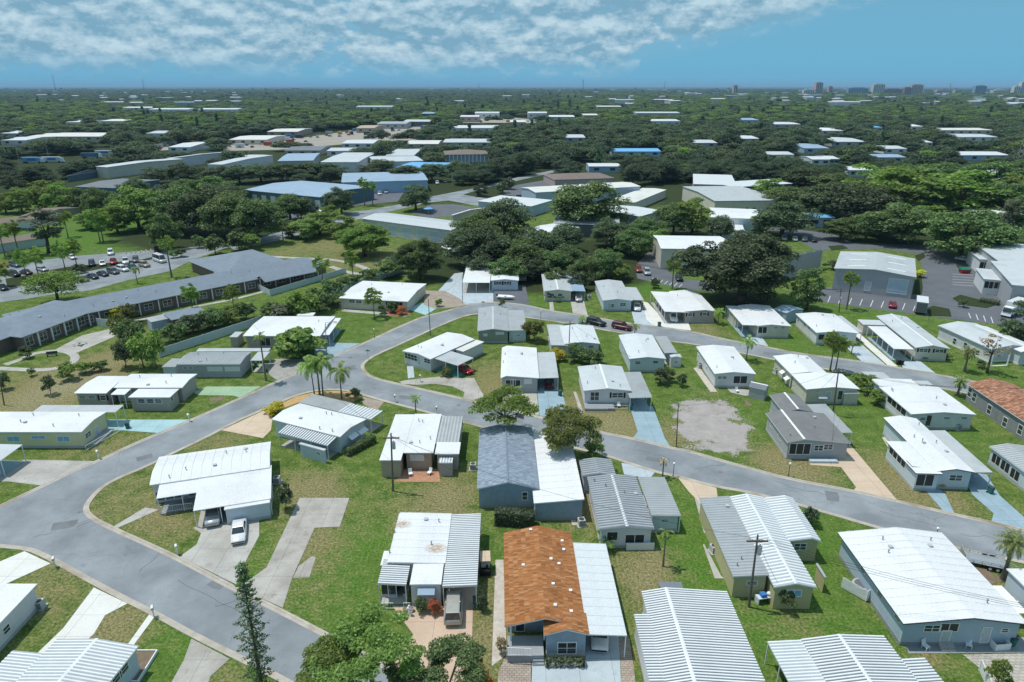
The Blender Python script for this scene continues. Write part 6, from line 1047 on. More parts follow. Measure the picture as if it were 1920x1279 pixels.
e = thing('box_truck', 'white box truck half behind the round tree at the right edge', 'truck', (1893, 592), head((1893, 592), (-14, 6))); part(e, 'cargo_box', 'roof_white2', lambda m: m.box(-6, .6, -1.2, 1.2, 1.0, 3.5)); c_ = part(e, 'cab', 'trim', lambda m: m.hexa([(.8, -1.05, .5), (2.7, -1.05, .5), (2.7, 1.05, .5), (.8, 1.05, .5)], [(.8, -1, 2.5), (2.2, -.95, 2.5), (2.2, .95, 2.5), (.8, 1, 2.5)])); part(c_, 'windscreen', 'glass', lambda m: m.quad((2.64, -.9, 1.4), (2.64, .9, 1.4), (2.28, .85, 2.35), (2.28, -.85, 2.35)))
for sx in (-4.5, -3.4, 1.8):
    for sy in (-1, 1): part(e, 'wheel', 'rubber', lambda m: m.tube((sx, sy-.15, .48), (sx, sy+.15, .48), .48, n=12))
for (x, y, c1, lab) in [(60, 306, 'roof_blueb', 'blue semitrailer on the far left highway'), (97, 305, 'roof_white2', 'white and blue semitrailer behind the blue one on the highway'), (196, 292, 'roof_white2', 'white semitrailer parked right of the highway lamps'), (170, 297, 'wall_teal', 'teal semitrailer in the far left yard')]:
    e = thing('semitrailer', lab, 'truck', (x, y), .05); part(e, 'box', c1, lambda m: m.box(-6.5, 6.5, -1.3, 1.3, 1.2, 4.1)); part(e, 'side_panel', 'plastic_blue', lambda m: m.box(-2, 4, -1.33, -1.3, 1.8, 3.4)); part(e, 'cab', 'trim', lambda m: m.hexa([(6.7, -1.2, .6), (9, -1.2, .6), (9, 1.2, .6), (6.7, 1.2, .6)], [(6.7, -1.1, 3.4), (8.2, -1.1, 3.4), (8.2, 1.1, 3.4), (6.7, 1.1, 3.4)]))
    for sx in (-5, -3.8, 5.5, 8): part(e, 'wheel', 'rubber', lambda m: m.tube((sx, -1.2, .5), (sx, 1.2, .5), .5, n=10))
    KEEP.append((x-20, y-12, x+20, y-2, P(x, y).y-3))
# boat on the dark pad
e = thing('boat', 'white dinghy lying on the dark pad beside the carport home', 'boat', (948, 561), head((948, 561), (24, 2)))
def hull(m):
    n = 9; rr = []
    for i in range(n):
        t = i/(n-1); x = -2.2+4.6*t; w = .85*(1-max(0, (t-.45)/.55)**2.2)+.02; z = .35+.12*t*t; k = len(m.v); m.v += [(x, -w, .85+.15*t), (x, -w*.7, z), (x, 0, z-.15), (x, w*.7, z), (x, w, .85+.15*t), (x, w*.8, .78+.15*t), (x, 0, .5), (x, -w*.8, .78+.15*t)]; rr.append(k)
    for a, b in zip(rr[:-1], rr[1:]):
        for i in range(8): m.f.append((a+i, b+i, b+(i+1) % 8, a+(i+1) % 8)); m.m.append(0)
    m.f += [tuple(rr[0]+i for i in range(8)), tuple(rr[-1]+i for i in range(8))[::-1]]; m.m += [0, 0]
part(e, 'hull', 'trim', hull, True); part(e, 'seat', 'wood', lambda m: m.box(-.3, .1, -.75, .75, .72, .78)); part(e, 'outboard_motor', 'black', lambda m: (m.box(-2.5, -2.2, -.15, .15, .75, 1.2), m.box(-2.42, -2.28, -.05, .05, .3, .75)))
# flag on a pole
e = thing('flag_pole', 'striped flag on a short pole in front of the blue shingle roof', 'flag', (966, 822)); part(e, 'pole', 'trim', lambda m: m.tube((0, 0, 0), (0, 0, 4.6), .04, .03, 6))
fl = part(e, 'flag', ['plastic_red', 'trim', 'plastic_blue'], lambda m: [m.quad(*[(.03+a*1.3+.0, .12*math.sin(a*5), 4.5-b*.85-.25*a) for a, b in ((i/6, j/13), ((i+1)/6, j/13), ((i+1)/6, (j+1)/13), (i/6, (j+1)/13))], m=(2 if i < 2 and j < 7 else j % 2)) for i in range(6) for j in range(13)])
# garden and porch things
def table(px, label):
    e = thing('patio_table', label, 'table', px); part(e, 'top', 'wall_sage', lambda m: m.tube((0, 0, .7), (0, 0, .75), .7, n=14)); part(e, 'leg', 'trim_dark', lambda m: m.tube((0, 0, 0), (0, 0, .7), .06, n=6))
    for k in range(4): t = k*1.57+.7; part(e, 'bench', 'wall_sage', lambda m: m.box(1.1*math.cos(t)-.25, 1.1*math.cos(t)+.25, 1.1*math.sin(t)-.25, 1.1*math.sin(t)+.25, .38, .44))
table((150, 647), 'round green picnic table on the care home patio'); 
e = thing('garden_bench', 'dark bench on the ring path lawn of the care home', 'bench', (98, 668), .3); part(e, 'seat', 'trim_dark', lambda m: m.box(-1, 1, -.25, .25, .42, .5)); part(e, 'backrest', 'trim_dark', lambda m: m.box(-1, 1, .2, .27, .5, 1.0)); [part(e, 'leg', 'trim_dark', lambda m: m.box(a-.05, a+.05, -.22, .22, 0, .42)) for a in (-.8, .8)]
e = thing('wooden_crate', 'white wooden crate by the back wall of the very large home', 'crate', (1873, 1214), .1); part(e, 'box', 'trim', lambda m: (m.box(-.8, .8, -.45, -.38, 0, .8), m.box(-.8, .8, .38, .45, 0, .8), m.box(-.8, -.73, -.38, .38, 0, .8), m.box(.73, .8, -.38, .38, 0, .8))); part(e, 'floor', 'wood', lambda m: m.box(-.73, .73, -.38, .38, .05, .1))
e = thing('hot_tub_enclosure', 'white lattice enclosure with a tub beside the very large home', 'enclosure', (1612, 1105), .65)
part(e, 'lattice_panel', 'trim', lambda m: [m.box(-1.5, 1.5, -1.42, -1.38, .1+.14*k, .18+.14*k) for k in range(10)]); part(e, 'lattice_panel', 'trim', lambda m: [m.box(-1.42, -1.38, -1.4, 1.4, .1+.14*k, .18+.14*k) for k in range(10)]); part(e, 'tub', 'wall_grey', lambda m: m.tube((.1, 0, 0), (.1, 0, .7), .9, .95, 14)); part(e, 'cover', 'wall_dkgrey', lambda m: m.tube((.1, 0, .7), (.1, 0, .76), .7, n=14))
for q, c, lab in [((568, 845), 'black', 'dark grill in the porch shade under the ribbed awning'), ((580, 850), 'black', 'dark covered bicycle heap under the ribbed awning')]:
    e = thing('porch_clutter', lab, 'clutter', q); part(e, 'drum', c, lambda m: m.tube((-.4, 0, .75), (.4, 0, .75), .28, n=10)); [part(e, 'leg', c, lambda m: m.tube((a, b, 0), (a*.7, b*.7, .6), .03, n=5)) for a in (-.4, .4) for b in (-.3, .3)]
for q, c, lab in [((760, 1148), 'terracotta', 'terracotta pot left of the porch steps on the pink drive'), ((772, 1146), 'trim', 'white planter beside the statue on the pink drive'), ((826, 1146), 'terracotta', 'clay pot before the shaded carport wall')]:
    e = thing('plant_pot', lab, 'plant pot', q); part(e, 'pot', c, lambda m: m.tube((0, 0, 0), (0, 0, .45), .2, .28, 10)); part(e, 'soil', 'soil', lambda m: m.tube((0, 0, .45), (0, 0, .46), .25, n=10))
e = thing('garden_statue', 'white garden statue on the pink drive before the porch', 'statue', (768, 1154)); part(e, 'plinth', 'trim', lambda m: m.box(-.2, .2, -.2, .2, 0, .35)); part(e, 'figure', 'trim', lambda m: (m.tube((0, 0, .35), (0, 0, .8), .2, .12, 10), m.tube((0, 0, .8), (0, 0, 1.1), .14, .17, 10), m.ball((0, 0, 1.25), .12, n=10, k=7), m.tube((-.15, 0, 1.05), (-.3, -.1, .7), .06, .04, 6), m.tube((.15, 0, 1.05), (.25, -.15, .75), .06, .04, 6)), True)
e = thing('raised_planter', 'white-edged raised soil bed at the end of the bottom left home', 'planter', (255, 1252), 0); part(e, 'edging', 'trim', lambda m: (m.box(-1.2, 1.2, -1.9, -1.8, 0, .35), m.box(-1.2, 1.2, 1.8, 1.9, 0, .35), m.box(1.1, 1.2, -1.8, 1.8, 0, .35))); part(e, 'soil', 'soil', lambda m: m.box(-1.2, 1.1, -1.8, 1.8, 0, .22))
e = thing('raised_planter', 'brown soil bed under the bare metal awning at the bottom right', 'planter', (1522, 1262), 0); part(e, 'edging', 'wall_taupe', lambda m: (m.box(-.8, -.7, -2, 2, 0, .3), m.box(-.7, .8, 1.9, 2, 0, .3))); part(e, 'soil', 'soil', lambda m: m.box(-.7, .8, -2, 1.9, 0, .2))
e = thing('patio_umbrella', 'bright blue parasol in the storage yard behind the silver shed', 'umbrella', (803, 401)); part(e, 'canopy', 'roof_blueb', lambda m: m.tube((0, 0, 2.3), (0, 0, 3.2), 2.2, .05, 8)); part(e, 'pole', 'trim', lambda m: m.tube((0, 0, 0), (0, 0, 2.4), .05, n=6))
for k, (x, y) in enumerate([(1683, 683), (1690, 684)]):
    e = thing('litter_bin', ['black bin at the kerb end of the long white carport, left one', 'black bin at the kerb end of the long white carport, right one'][k], 'bin', (x, y)); part(e, 'bin', 'black', lambda m: m.hexa([(-.24, -.26, 0), (.24, -.26, 0), (.24, .26, 0), (-.24, .26, 0)], [(-.3, -.33, .95), (.3, -.33, .95), (.3, .33, .95), (-.3, .33, .95)])); part(e, 'lid', 'trim_dark', lambda m: m.box(-.32, .32, -.36, .36, .95, 1.03))
e = thing('tool_rack', 'blue and white household clutter by the foot of the leaning pole', 'clutter', (1432, 1128), .2); part(e, 'shelf', 'wall_paleblue', lambda m: (m.box(-.9, .9, -.4, .4, .7, .78), m.box(-.9, -.82, -.4, .4, 0, .7), m.box(.82, .9, -.4, .4, 0, .7))); part(e, 'bin', 'plastic_blue', lambda m: m.box(-.5, .1, -.3, .3, .78, 1.15)); part(e, 'bag', 'trim', lambda m: m.ball((.5, 0, 1.0), .3, .25, .22, 8, 6), True)

for k, (q, r_, lab) in enumerate([('c', (1530, 735), 'service wire from the tall pole to the two-part white roof'), ('c', (1560, 835), 'service wire from the tall pole to the grey shingle roof'), ('e', (1090, 645), 'service wire from the thin pole to the metal-roofed home'), ('e', (1185, 670), 'service wire from the thin pole to the blue-white walled home'), ('g', (600, 630), 'service wire from the junction lamp to the broad white-roofed home')]): wire(POLES[q], P(*r_, 2.9)+Vector((0, 0, .45)), .4, lab)
wire(POLES['a'], P(460, 590, 7), 1.5, 'long wire from the lawn pole towards the care home'); wire(POLES['d'], POLES['c'], 1.2, 'wire between the brown pole and the tall pole'); wire(POLES['c'], P(1990, 720, 7), 1.5, 'wire from the tall pole to the right edge', -.5); wire(POLES['c'], P(1990, 720, 7), 1.5, 'lower wire from the tall pole to the right edge', .5); wire(POLES['f'], POLES['h'], .8, 'wire between the two slim poles at the road bend'); wire(POLES['f'], POLES['g'], .8, 'wire between the slim pole and the junction lamp')
for q, lab in [((508, 905), 'by the end wall of the lean-to home'), ((1182, 768), 'at the carport post of the shuttered white home'), ((1225, 968), 'beside the small carport of the balustraded home'), ((1562, 850), 'beside the tan driveway'), ((1856, 925), 'on the blue driveway at the right'), ((1050, 742), 'beside the blue drive of the grey carport home'), ((240, 803), 'on the turquoise driveway'), ((480, 688), 'at the corner of the grey ribbed-roof home'), ((1236, 612), 'beside the white drive of the taupe home'), ((1895, 1210), 'by the back door of the very large home'), ((893, 1135), 'at the carport post on the pink drive')]:
    e = thing('wheeled_bin', 'dark green wheeled bin %s' % lab, 'bin', q, .3); part(e, 'bin', 'plastic_green', lambda m: m.hexa([(-.24, -.26, .05), (.24, -.26, .05), (.24, .26, .05), (-.24, .26, .05)], [(-.3, -.33, .95), (.3, -.33, .95), (.3, .33, .95), (-.3, .33, .95)])); part(e, 'lid', 'trim_dark', lambda m: m.box(-.32, .32, -.36, .36, .95, 1.03)); part(e, 'wheel', 'rubber', lambda m: m.tube((-.28, .28, .12), (.28, .28, .12), .12, n=8))
def chair(px, rz, label):
    e = thing('garden_chair', label, 'chair', px, rz); part(e, 'seat', 'trim', lambda m: m.box(-.28, .28, -.28, .28, .38, .43)); part(e, 'backrest', 'trim', lambda m: m.hexa([(-.28, .24, .43), (.28, .24, .43), (.28, .29, .43), (-.28, .29, .43)], [(-.26, .38, .95), (.26, .38, .95), (.26, .43, .95), (-.26, .43, .95)])); [part(e, 'leg', 'trim', lambda m: m.box(a-.03, a+.03, b-.03, b+.03, 0, .38)) for a in (-.24, .24) for b in (-.24, .24)]
for q, rz, lab in [((770, 892), .3, 'white garden chair on the left of the orange patio'), ((805, 890), -.6, 'white garden chair on the right of the orange patio'), ((1382, 736), .2, 'white garden chair on the tan pad by the dark shed'), ((1445, 1110), 1.0, 'white garden chair behind the olive home'), ((1735, 1217), .4, 'white garden chair on the long back terrace, left one'), ((1815, 1214), -.4, 'white garden chair on the long back terrace, right one'), ((1160, 764), 0, 'white garden chair on the railed front deck')]: chair(q, rz, lab)
for q, rz, lab in [((1090, 985), .2, 'air-conditioning unit left of the balustraded home'), ((1455, 700), .3, 'air-conditioning unit left of the two-part white roof'), ((865, 640), .5, 'air-conditioning unit behind the junction corner home'), ((640, 575), .1, 'air-conditioning unit at the left end of the porch home'), ((1185, 690), .3, 'air-conditioning unit at the wall of the blue-white walled home'), ((1105, 560), .1, 'air-conditioning unit between the two grey-roofed homes')]: ac(q, rz, lab)
# ------------------------------------------------------------------ vegetation
def leafmat(name, a, b, tr=.42):
    t = NT(name); g = t.nd('ShaderNodeNewGeometry'); oi = t.nd('ShaderNodeObjectInfo')
    rp = t.math('POWER', g.outputs['Random Per Island'], 1.6); col = t.mix(rp, sc3(a, 1.3), sc3(b, 1.75)); hs = t.nd('ShaderNodeHueSaturation'); t.L.new(col, hs.inputs['Color'])
    t.L.new(t.ramp(oi.outputs['Random'], 0, 1, .478, .515), hs.inputs['Hue']); t.L.new(t.ramp(oi.outputs['Random'], 0, 1, .78, 1.22), hs.inputs['Value'])
    d = t.nd('ShaderNodeBsdfDiffuse'); tl = t.nd('ShaderNodeBsdfTranslucent'); gl = t.nd('ShaderNodeBsdfGlossy'); gl.inputs['Roughness'].default_value = .6
    t.L.new(hs.outputs[0], d.inputs[0]); tc = t.mix(1.0, hs.outputs[0], (1.6, 1.65, .9), 'MULTIPLY'); t.L.new(tc, tl.inputs[0])
    m1 = t.nd('ShaderNodeMixShader'); m1.inputs[0].default_value = tr; t.L.new(d.outputs[0], m1.inputs[1]); t.L.new(tl.outputs[0], m1.inputs[2])
    m2 = t.nd('ShaderNodeMixShader'); m2.inputs[0].default_value = .02; t.L.new(m1.outputs[0], m2.inputs[1]); t.L.new(gl.outputs[0], m2.inputs[2]); gl.inputs['Color'].default_value = (.7, .75, .8, 1)
    t.L.new(m2.outputs[0], t.out.inputs[0]); t.N.remove(t.b)
leafmat('leaf_dark', (0.022, 0.04, 0.018), (0.13, 0.165, 0.095)); leafmat('leaf_mid', (0.035, 0.065, 0.02), (0.15, 0.205, 0.085)); leafmat('leaf_bright', (0.07, 0.125, 0.02), (0.175, 0.245, 0.07)); leafmat('leaf_olive', (0.060, 0.072, 0.022), (0.156, 0.156, 0.048)); leafmat('leaf_grey', (0.06, 0.07, 0.05), (0.17, 0.185, 0.13))
leafmat('leaf_cloud_shade', (0.018, 0.036, 0.02), (0.095, 0.13, 0.08)); leafmat('leaf_palm', (0.069, 0.137, 0.035), (0.234, 0.302, 0.088)); leafmat('leaf_date', (0.090, 0.120, 0.053), (0.255, 0.285, 0.128)); leafmat('leaf_pine', (0.037, 0.082, 0.036), (0.116, 0.178, 0.071), .12); leafmat('leaf_dead', (0.150, 0.112, 0.068), (0.360, 0.270, 0.150), .1); leafmat('leaf_gold', (0.210, 0.210, 0.018), (0.480, 0.420, 0.045)); leafmat('leaf_orange', (0.240, 0.105, 0.022), (0.450, 0.195, 0.045)); leafmat('leaf_flower', (0.525, 0.150, 0.075), (0.180, 0.195, 0.045))  # first tone: cloud shade over the woods put into the leaf colour
surf('bark', (.13, .105, .085), .2, 3, .9); surf('bark_pale', (.27, .24, .20), .2, 3, .9); surf('bark_palm', (.20, .17, .14), .2, 4, .9)
def qmesh(name, V, mat):
    V = np.asarray(V, np.float32); n = len(V); me = bpy.data.meshes.new(name); me.vertices.add(n*4); me.vertices.foreach_set('co', V.ravel()); me.loops.add(n*4); me.loops.foreach_set('vertex_index', np.arange(n*4, dtype=np.int32)); me.polygons.add(n); me.polygons.foreach_set('loop_start', np.arange(0, n*4, 4, dtype=np.int32)); me.update(calc_edges=True); me.materials.append(MT(mat)); return me
def nrm(a): return a/np.maximum(np.linalg.norm(a, axis=-1, keepdims=True), 1e-6)
def leaves(C, out, size, rng, asp=.62):
    n = len(C); nn = nrm(out*.65+nrm(rng.normal(size=(n, 3)))*.65+np.array([0, 0, .75])); t = nrm(np.cross(nn, rng.normal(size=(n, 3)))); b = np.cross(nn, t); s = (size*(.6+.8*rng.random(n)))[:, None]
    return np.stack([C-t*s, C-b*s*asp, C+t*s, C+b*s*asp], 1)
def limbs(m, base, tips, r, rng, bend=.25):
    for tp in tips:
        a = Vector(base); b = Vector(tp); mid = a.lerp(b, .5)+Vector((rng.normal()*bend, rng.normal()*bend, abs(rng.normal())*bend)); m.path([a, mid, b], [r, r*.6, r*.22], 5)
VAR = {}
def crown_tree(key, seed, Rx, z0, z1, ncl, per, lsz, mat='leaf_mid', trunk_r=.28, low=-.3, gap=.0, flat_=1.0, clr=.27, bark='bark'):
    rng = np.random.default_rng(seed); zc = (z0+z1)/2; Rz = (z1-z0)/2; C = []
    while len(C) < ncl:
        d = nrm(rng.normal(size=3)); 
        if d[2] < low: continue
        k = rng.uniform(.45, 1)**.6; wob = 1+.22*math.sin(3*math.atan2(d[1], d[0])+seed)+.12*math.sin(5*math.atan2(d[1], d[0])+2*seed)
        C.append((d[0]*Rx*k*wob*.88, d[1]*Rx*k*wob*.88, zc+d[2]*Rz*k*.9))
    C = np.array(C); rc = Rx*clr*(.65+.7*rng.random(ncl)); Q = []; O = []
    for c, r in zip(C, rc):
        n = int(per*(r/(Rx*clr))**2); o = nrm(rng.normal(size=(n, 3))); o[:, 2] = np.abs(o[:, 2])*.9-.28*(rng.random(n)); rad = r*(.55+.5*rng.random(n))[:, None]
        Q.append(c+o*rad*np.array([1, 1, .72*flat_])); O.append(o)
    V = leaves(np.concatenate(Q), np.concatenate(O), lsz, rng); cm = qmesh('crown', V, mat)
    m = MB(); top = (rng.normal()*.1, rng.normal()*.1, z0+(z1-z0)*.22); m.path([(0, 0, 0), (top[0]*.5, top[1]*.5, top[2]*.55), top], [trunk_r*1.25, trunk_r, trunk_r*.8], 7); sel = C[rng.permutation(ncl)[:max(6, min(14, ncl//5))]]
    limbs(m, top, sel, trunk_r*.5, rng, Rx*.07); tm = m.mesh('trunk', bark, True); VAR[key] = (tm, cm, Rx, z1)
for i in range(4): crown_tree('oak%d' % i, 20+i, 5.2, .2, 8.6, 84, 130, .20, 'leaf_dark', .38, -.75)
for i in range(3): crown_tree('round%d' % i, 40+i, 3.6, .0, 7.2, 56, 110, .18, 'leaf_mid', .24, -.95)
for i in range(2): crown_tree('flat%d' % i, 50+i, 5.0, 1.2, 6.0, 64, 110, .17, 'leaf_bright', .26, -.3, flat_=.7)
for i in range(2): crown_tree('tall%d' % i, 60+i, 2.8, 2.0, 11, 50, 80, .19, 'leaf_grey', .25, -.9, clr=.3)
for i in range(3): crown_tree('shrub%d' % i, 70+i, 1.2, .0, 2.0, 26, 60, .11, 'leaf_mid', .06, -.6, clr=.36)
crown_tree('big', 81, 8.5, .4, 13.5, 150, 190, .24, 'leaf_dark', .7, -.8, clr=.2)
crown_tree('near0', 91, 4.6, 2.0, 8.2, 30, 420, .105, 'leaf_bright', .2, -.35, clr=.19, bark='bark_pale'); crown_tree('near1', 92, 3.8, 2.0, 7.6, 24, 380, .105, 'leaf_mid', .18, -.35, clr=.22, bark='bark_pale'); crown_tree('near2', 93, 3.0, 1.6, 6.6, 18, 400, .105, 'leaf_bright', .16, -.4, clr=.25, bark='bark_pale')
crown_tree('mimosa', 95, 4.6, 2.2, 6.0, 54, 150, .15, 'leaf_bright', .18, -.1, flat_=.55, clr=.24); crown_tree('olive', 96, 4.3, 1.0, 6.0, 64, 200, .13, 'leaf_olive', .22, -.25, flat_=.7, clr=.24); crown_tree('bare', 97, 1.5, 2.0, 7.4, 26, 20, .14, 'leaf_dead', .14, -.9, clr=.3)
# palms: unit trunk (height 1), crown around the origin
def palm_trunk(key, bend, r, flare=1.3):
    m = MB(); n = 9; pts = [(bend*(i/n)**1.8, 0, i/n) for i in range(n+1)]; m.path(pts, [r*(flare-(flare-.8)*min(1, i/n*2.5)) for i in range(n+1)], 8); VAR[key] = m.mesh('trunk', 'bark_palm', True)
palm_trunk('pt0', 0, .16); palm_trunk('pt1', .35, .13); palm_trunk('pt2', -.3, .13); palm_trunk('pt3', 0, .30, 1.5)
def feather(key, seed, nf, L_, droop, mat, wid=.5, up=.9, nl=16, dead=0):
    rng = np.random.default_rng(seed); V = []; m = MB()
    for f in range(nf):
        az = 2.4*f+rng.normal()*.15; el = up*(1-f/nf*1.5)+rng.normal()*.12; ln = L_*(.8+.35*rng.random()); pts = []; p = np.zeros(3); a = el
        for i in range(nl+1):
            pts.append(p.copy()); p = p+np.array([math.cos(a)*math.cos(az), math.cos(a)*math.sin(az), math.sin(a)])*ln/nl; a -= droop/nl*(.6+.8*i/nl)
        pts = np.array(pts); side = np.array([-math.sin(az), math.cos(az), 0])
        for i in range(2, nl+1):
            w = wid*math.sin(math.pi*(.12+.84*i/nl))*L_*.42; fwd = pts[i]-pts[i-1]
            for s in (-1, 1):
                tip = pts[i]+side*s*w*.85+fwd*1.3+np.array([0, 0, -w*.45]); e = fwd*1.0; V.append([pts[i]-e*.5, pts[i]+e*.5, tip+e*.32, tip-e*.2])
    VAR[key] = qmesh('crown', V, mat)
feather('queen0', 1, 17, 2.3, 1.9, 'leaf_palm'); feather('queen1', 2, 15, 2.3, 2.1, 'leaf_palm'); feather('date', 3, 46, 2.1, 1.5, 'leaf_date', .34, 1.25, 18); feather('small', 5, 13, 1.4, 1.6, 'leaf_palm', .5); feather('wilt', 7, 9, 1.5, 2.9, 'leaf_palm', .4, .7)
def sabal(key, seed, n, mat='leaf_palm'):
    rng = np.random.default_rng(seed); V = []
    for f in range(n):
        d = nrm(rng.normal(size=3)); d[2] = d[2]*.85+.12; d = nrm(d); c = d*(.55+.35*rng.random()); side = nrm(np.cross(d, [0, 0, 1.])+1e-3); upv = np.cross(side, d); R_ = .52*(.8+.4*rng.random())
        for k in range(9):
            a0, a1 = (k-4.5)*.36, (k-3.6)*.36; p0 = c+(d*math.cos(a0)+side*math.sin(a0))*R_+np.array([0, 0, -.16]); p1 = c+(d*math.cos(a1)+side*math.sin(a1))*R_+np.array([0, 0, -.16]); mid = c+(d*math.cos((a0+a1)/2)+side*math.sin((a0+a1)/2))*R_*.55+upv*.04; V.append([c, mid+(p0-mid)*.2, (p0+p1)/2, mid+(p1-mid)*.2+upv*.02])
            V.append([c, p0*.6+c*.4, p0, mid])
    VAR[key] = qmesh('crown', V, mat)
sabal('sab0', 1, 60); sabal('sab1', 2, 56)
crown_tree('fanbush', 99, 2.6, .0, 4.2, 34, 110, .30, 'leaf_palm', .1, -.8, clr=.34)
def norfolk():
    rng = np.random.default_rng(4); m = MB(); H_ = 12.5; m.path([(0, 0, 0), (0, 0, H_*.5), (0, 0, H_)], [.2, .12, .02], 7); C = []; O = []
    z = 1.2; k = 0
    while z < H_-.2:
        f = z/H_; L_ = 1.9*min(1, .55+f*.9)*(1-f)**.62+.16; nb = 6
        for b in range(nb):
            az = 2*math.pi*b/nb+k*.5+rng.normal()*.08; le = L_*(.62+.62*rng.random()); d = np.array([math.cos(az), math.sin(az), .12])
            tip = d*le+np.array([0, 0, z-.10*le]); m.tube((0, 0, z), tuple(tip), .035, .012, 4, cap=False)
            for t in np.arange(.28, 1.02, .085):
                q = np.array([0, 0, z])+(tip-np.array([0, 0, z]))*t+np.array([0, 0, .05]); n = 5; o = nrm(rng.normal(size=(n, 3))); C.append(q+o*.15*np.array([1, 1, .8])); O.append(o)
        z += .54+.14*rng.random()*(1-f*.5); k += 1
    VAR['norfolk'] = (m.mesh('trunk', 'bark', True), qmesh('crown', leaves(np.concatenate(C), np.concatenate(O), .09, rng, .5), 'leaf_pine'), 2.0, H_)
norfolk()
def fit(px, top, wpx):
    p = P(*px); zc = PX(p)[2]; d = ray(px[0], top); t = p.y/d.y; h = CAMH+d.z*t; return p, max(h, .5), wpx*zc/FPX
TG = {}
def tree(var, px, top, wpx, label, mat=None, group=None, name='tree', cat='tree', rz=None):
    tm, cm, Rx, z1 = VAR[var]; p, h, w = fit(px, top, wpx); rng = random.Random(str(px)); e = empty(name, p, rng.uniform(0, 6.28) if rz is None else rz); tag(e, label, cat, group); sx = w/(2*Rx); sz = h/z1; sz = min(max(sz, sx*.45), sx*2.2); e.scale = (sx, sx, sz)
    link('trunk', tm, e); c = link('crown', cm, e)
    if mat: c.material_slots[0].link = 'OBJECT'; c.material_slots[0].material = MT(mat)
    return e
def palm(tr, cr, px, top, wpx, label, group=None, mat=None, cunit=2.2, rz=None, name='palm_tree', skirt=False):
    p, h, w = fit(px, top, wpx); e = empty(name, p, random.Random(str(px)).uniform(0, 6.28) if rz is None else rz); tag(e, label, 'palm', group); s = w/2/cunit; h = max(h-s*cunit*.42, .8)
    t_ = link('trunk', VAR[tr], e); k = min(1.6, max(.7, h/7)); t_.scale = (k*(1 if tr == 'pt3' else 1), k, h); bend = {'pt1': .35, 'pt2': -.3}.get(tr, 0)*k
    c = link('crown', VAR[cr], e, (bend, 0, h)); c.scale = (s, s, s)
    if mat: c.material_slots[0].link = 'OBJECT'; c.material_slots[0].material = MT(mat)
    return e
def shrub(px, top, w, label, mat='leaf_mid', group=None, var=None): return tree(var or 'shrub%d' % (int(px[0]) % 3), px, top, w, label, mat, group, 'shrub', 'shrub')
# -- named trees of the near and middle ground
tree('near0', (705, 1330), 1178, 240, 'broad leafy tree with bright clumps overhanging the road at the bottom edge'); tree('near2', (620, 1340), 1215, 135, 'bright green tree crown low at the bottom edge beside the road', 'leaf_bright'); tree('near1', (845, 1335), 1215, 165, 'airy tree with open branches over the pink drive at the bottom edge'); tree('near2', (775, 1345), 1250, 115, 'small leafy tree between the two larger ones at the bottom edge', 'leaf_mid')
tree('norfolk', (492, 1296), 1050, 80, 'tall slender conifer with tiered branches standing against the road', name='norfolk_pine')
tree('mimosa', (948, 828), 738, 125, 'feathery flat-topped green tree above the blue shingle roof'); tree('olive', (1063, 868), 766, 112, 'olive-bronze rounded tree beside the street, centre'); shrub((1113, 858), 826, 40, 'leafy cycad-like shrub at the foot of the olive-bronze tree', 'leaf_bright')
tree('flat0', (110, 570), 510, 112, 'spreading bright feathery tree before the care home wing'); tree('big', (1388, 570), 437, 205, 'huge dark dense tree behind the white-roofed homes', None); tree('big', (787, 524), 446, 84, 'round dark green tree at the end of the white fence', 'leaf_mid'); tree('big', (683, 480), 420, 98, 'broad bright green bushy tree on the lawn below the silver shed', 'leaf_bright'); tree('round2', (1512, 580), 503, 66, 'loose mid-green tree by the works car park', 'leaf_mid'); tree('round1', (1903, 650), 562, 66, 'dense round tree at the right edge', 'leaf_dark'); tree('bare', (1850, 700), 618, 42, 'sparse half-bare tree before the light grey home', name='tree')
palm('pt2', 'queen0', (590, 744), 670, 62, 'leftmost leaning palm of the trio on the orange bed', rz=0); palm('pt0', 'queen1', (600, 744), 664, 54, 'middle palm of the trio on the orange bed'); palm('pt1', 'queen0', (606, 743), 662, 58, 'rightmost palm of the trio on the orange bed', rz=-.3); palm('pt0', 'queen1', (641, 748), 682, 58, 'single palm right of the trio on the orange bed')
palm('pt0', 'small', (780, 778), 740, 28, 'little palm on the verge behind the tan home', cunit=1.3); palm('pt0', 'wilt', (1243, 1062), 990, 36, 'palm with drooping fronds beside the balustraded home', cunit=1.2); palm('pt0', 'wilt', (1242, 896), 858, 26, 'stunted palm with few fronds by the cream drive', cunit=1.2, mat='leaf_dead'); palm('pt3', 'date', (1880, 1086), 1003, 74, 'stout date palm by the trailer at the right edge'); palm('pt1', 'small', (499, 714), 622, 30, 'thin tall palm beside the paver drive', cunit=1.3)
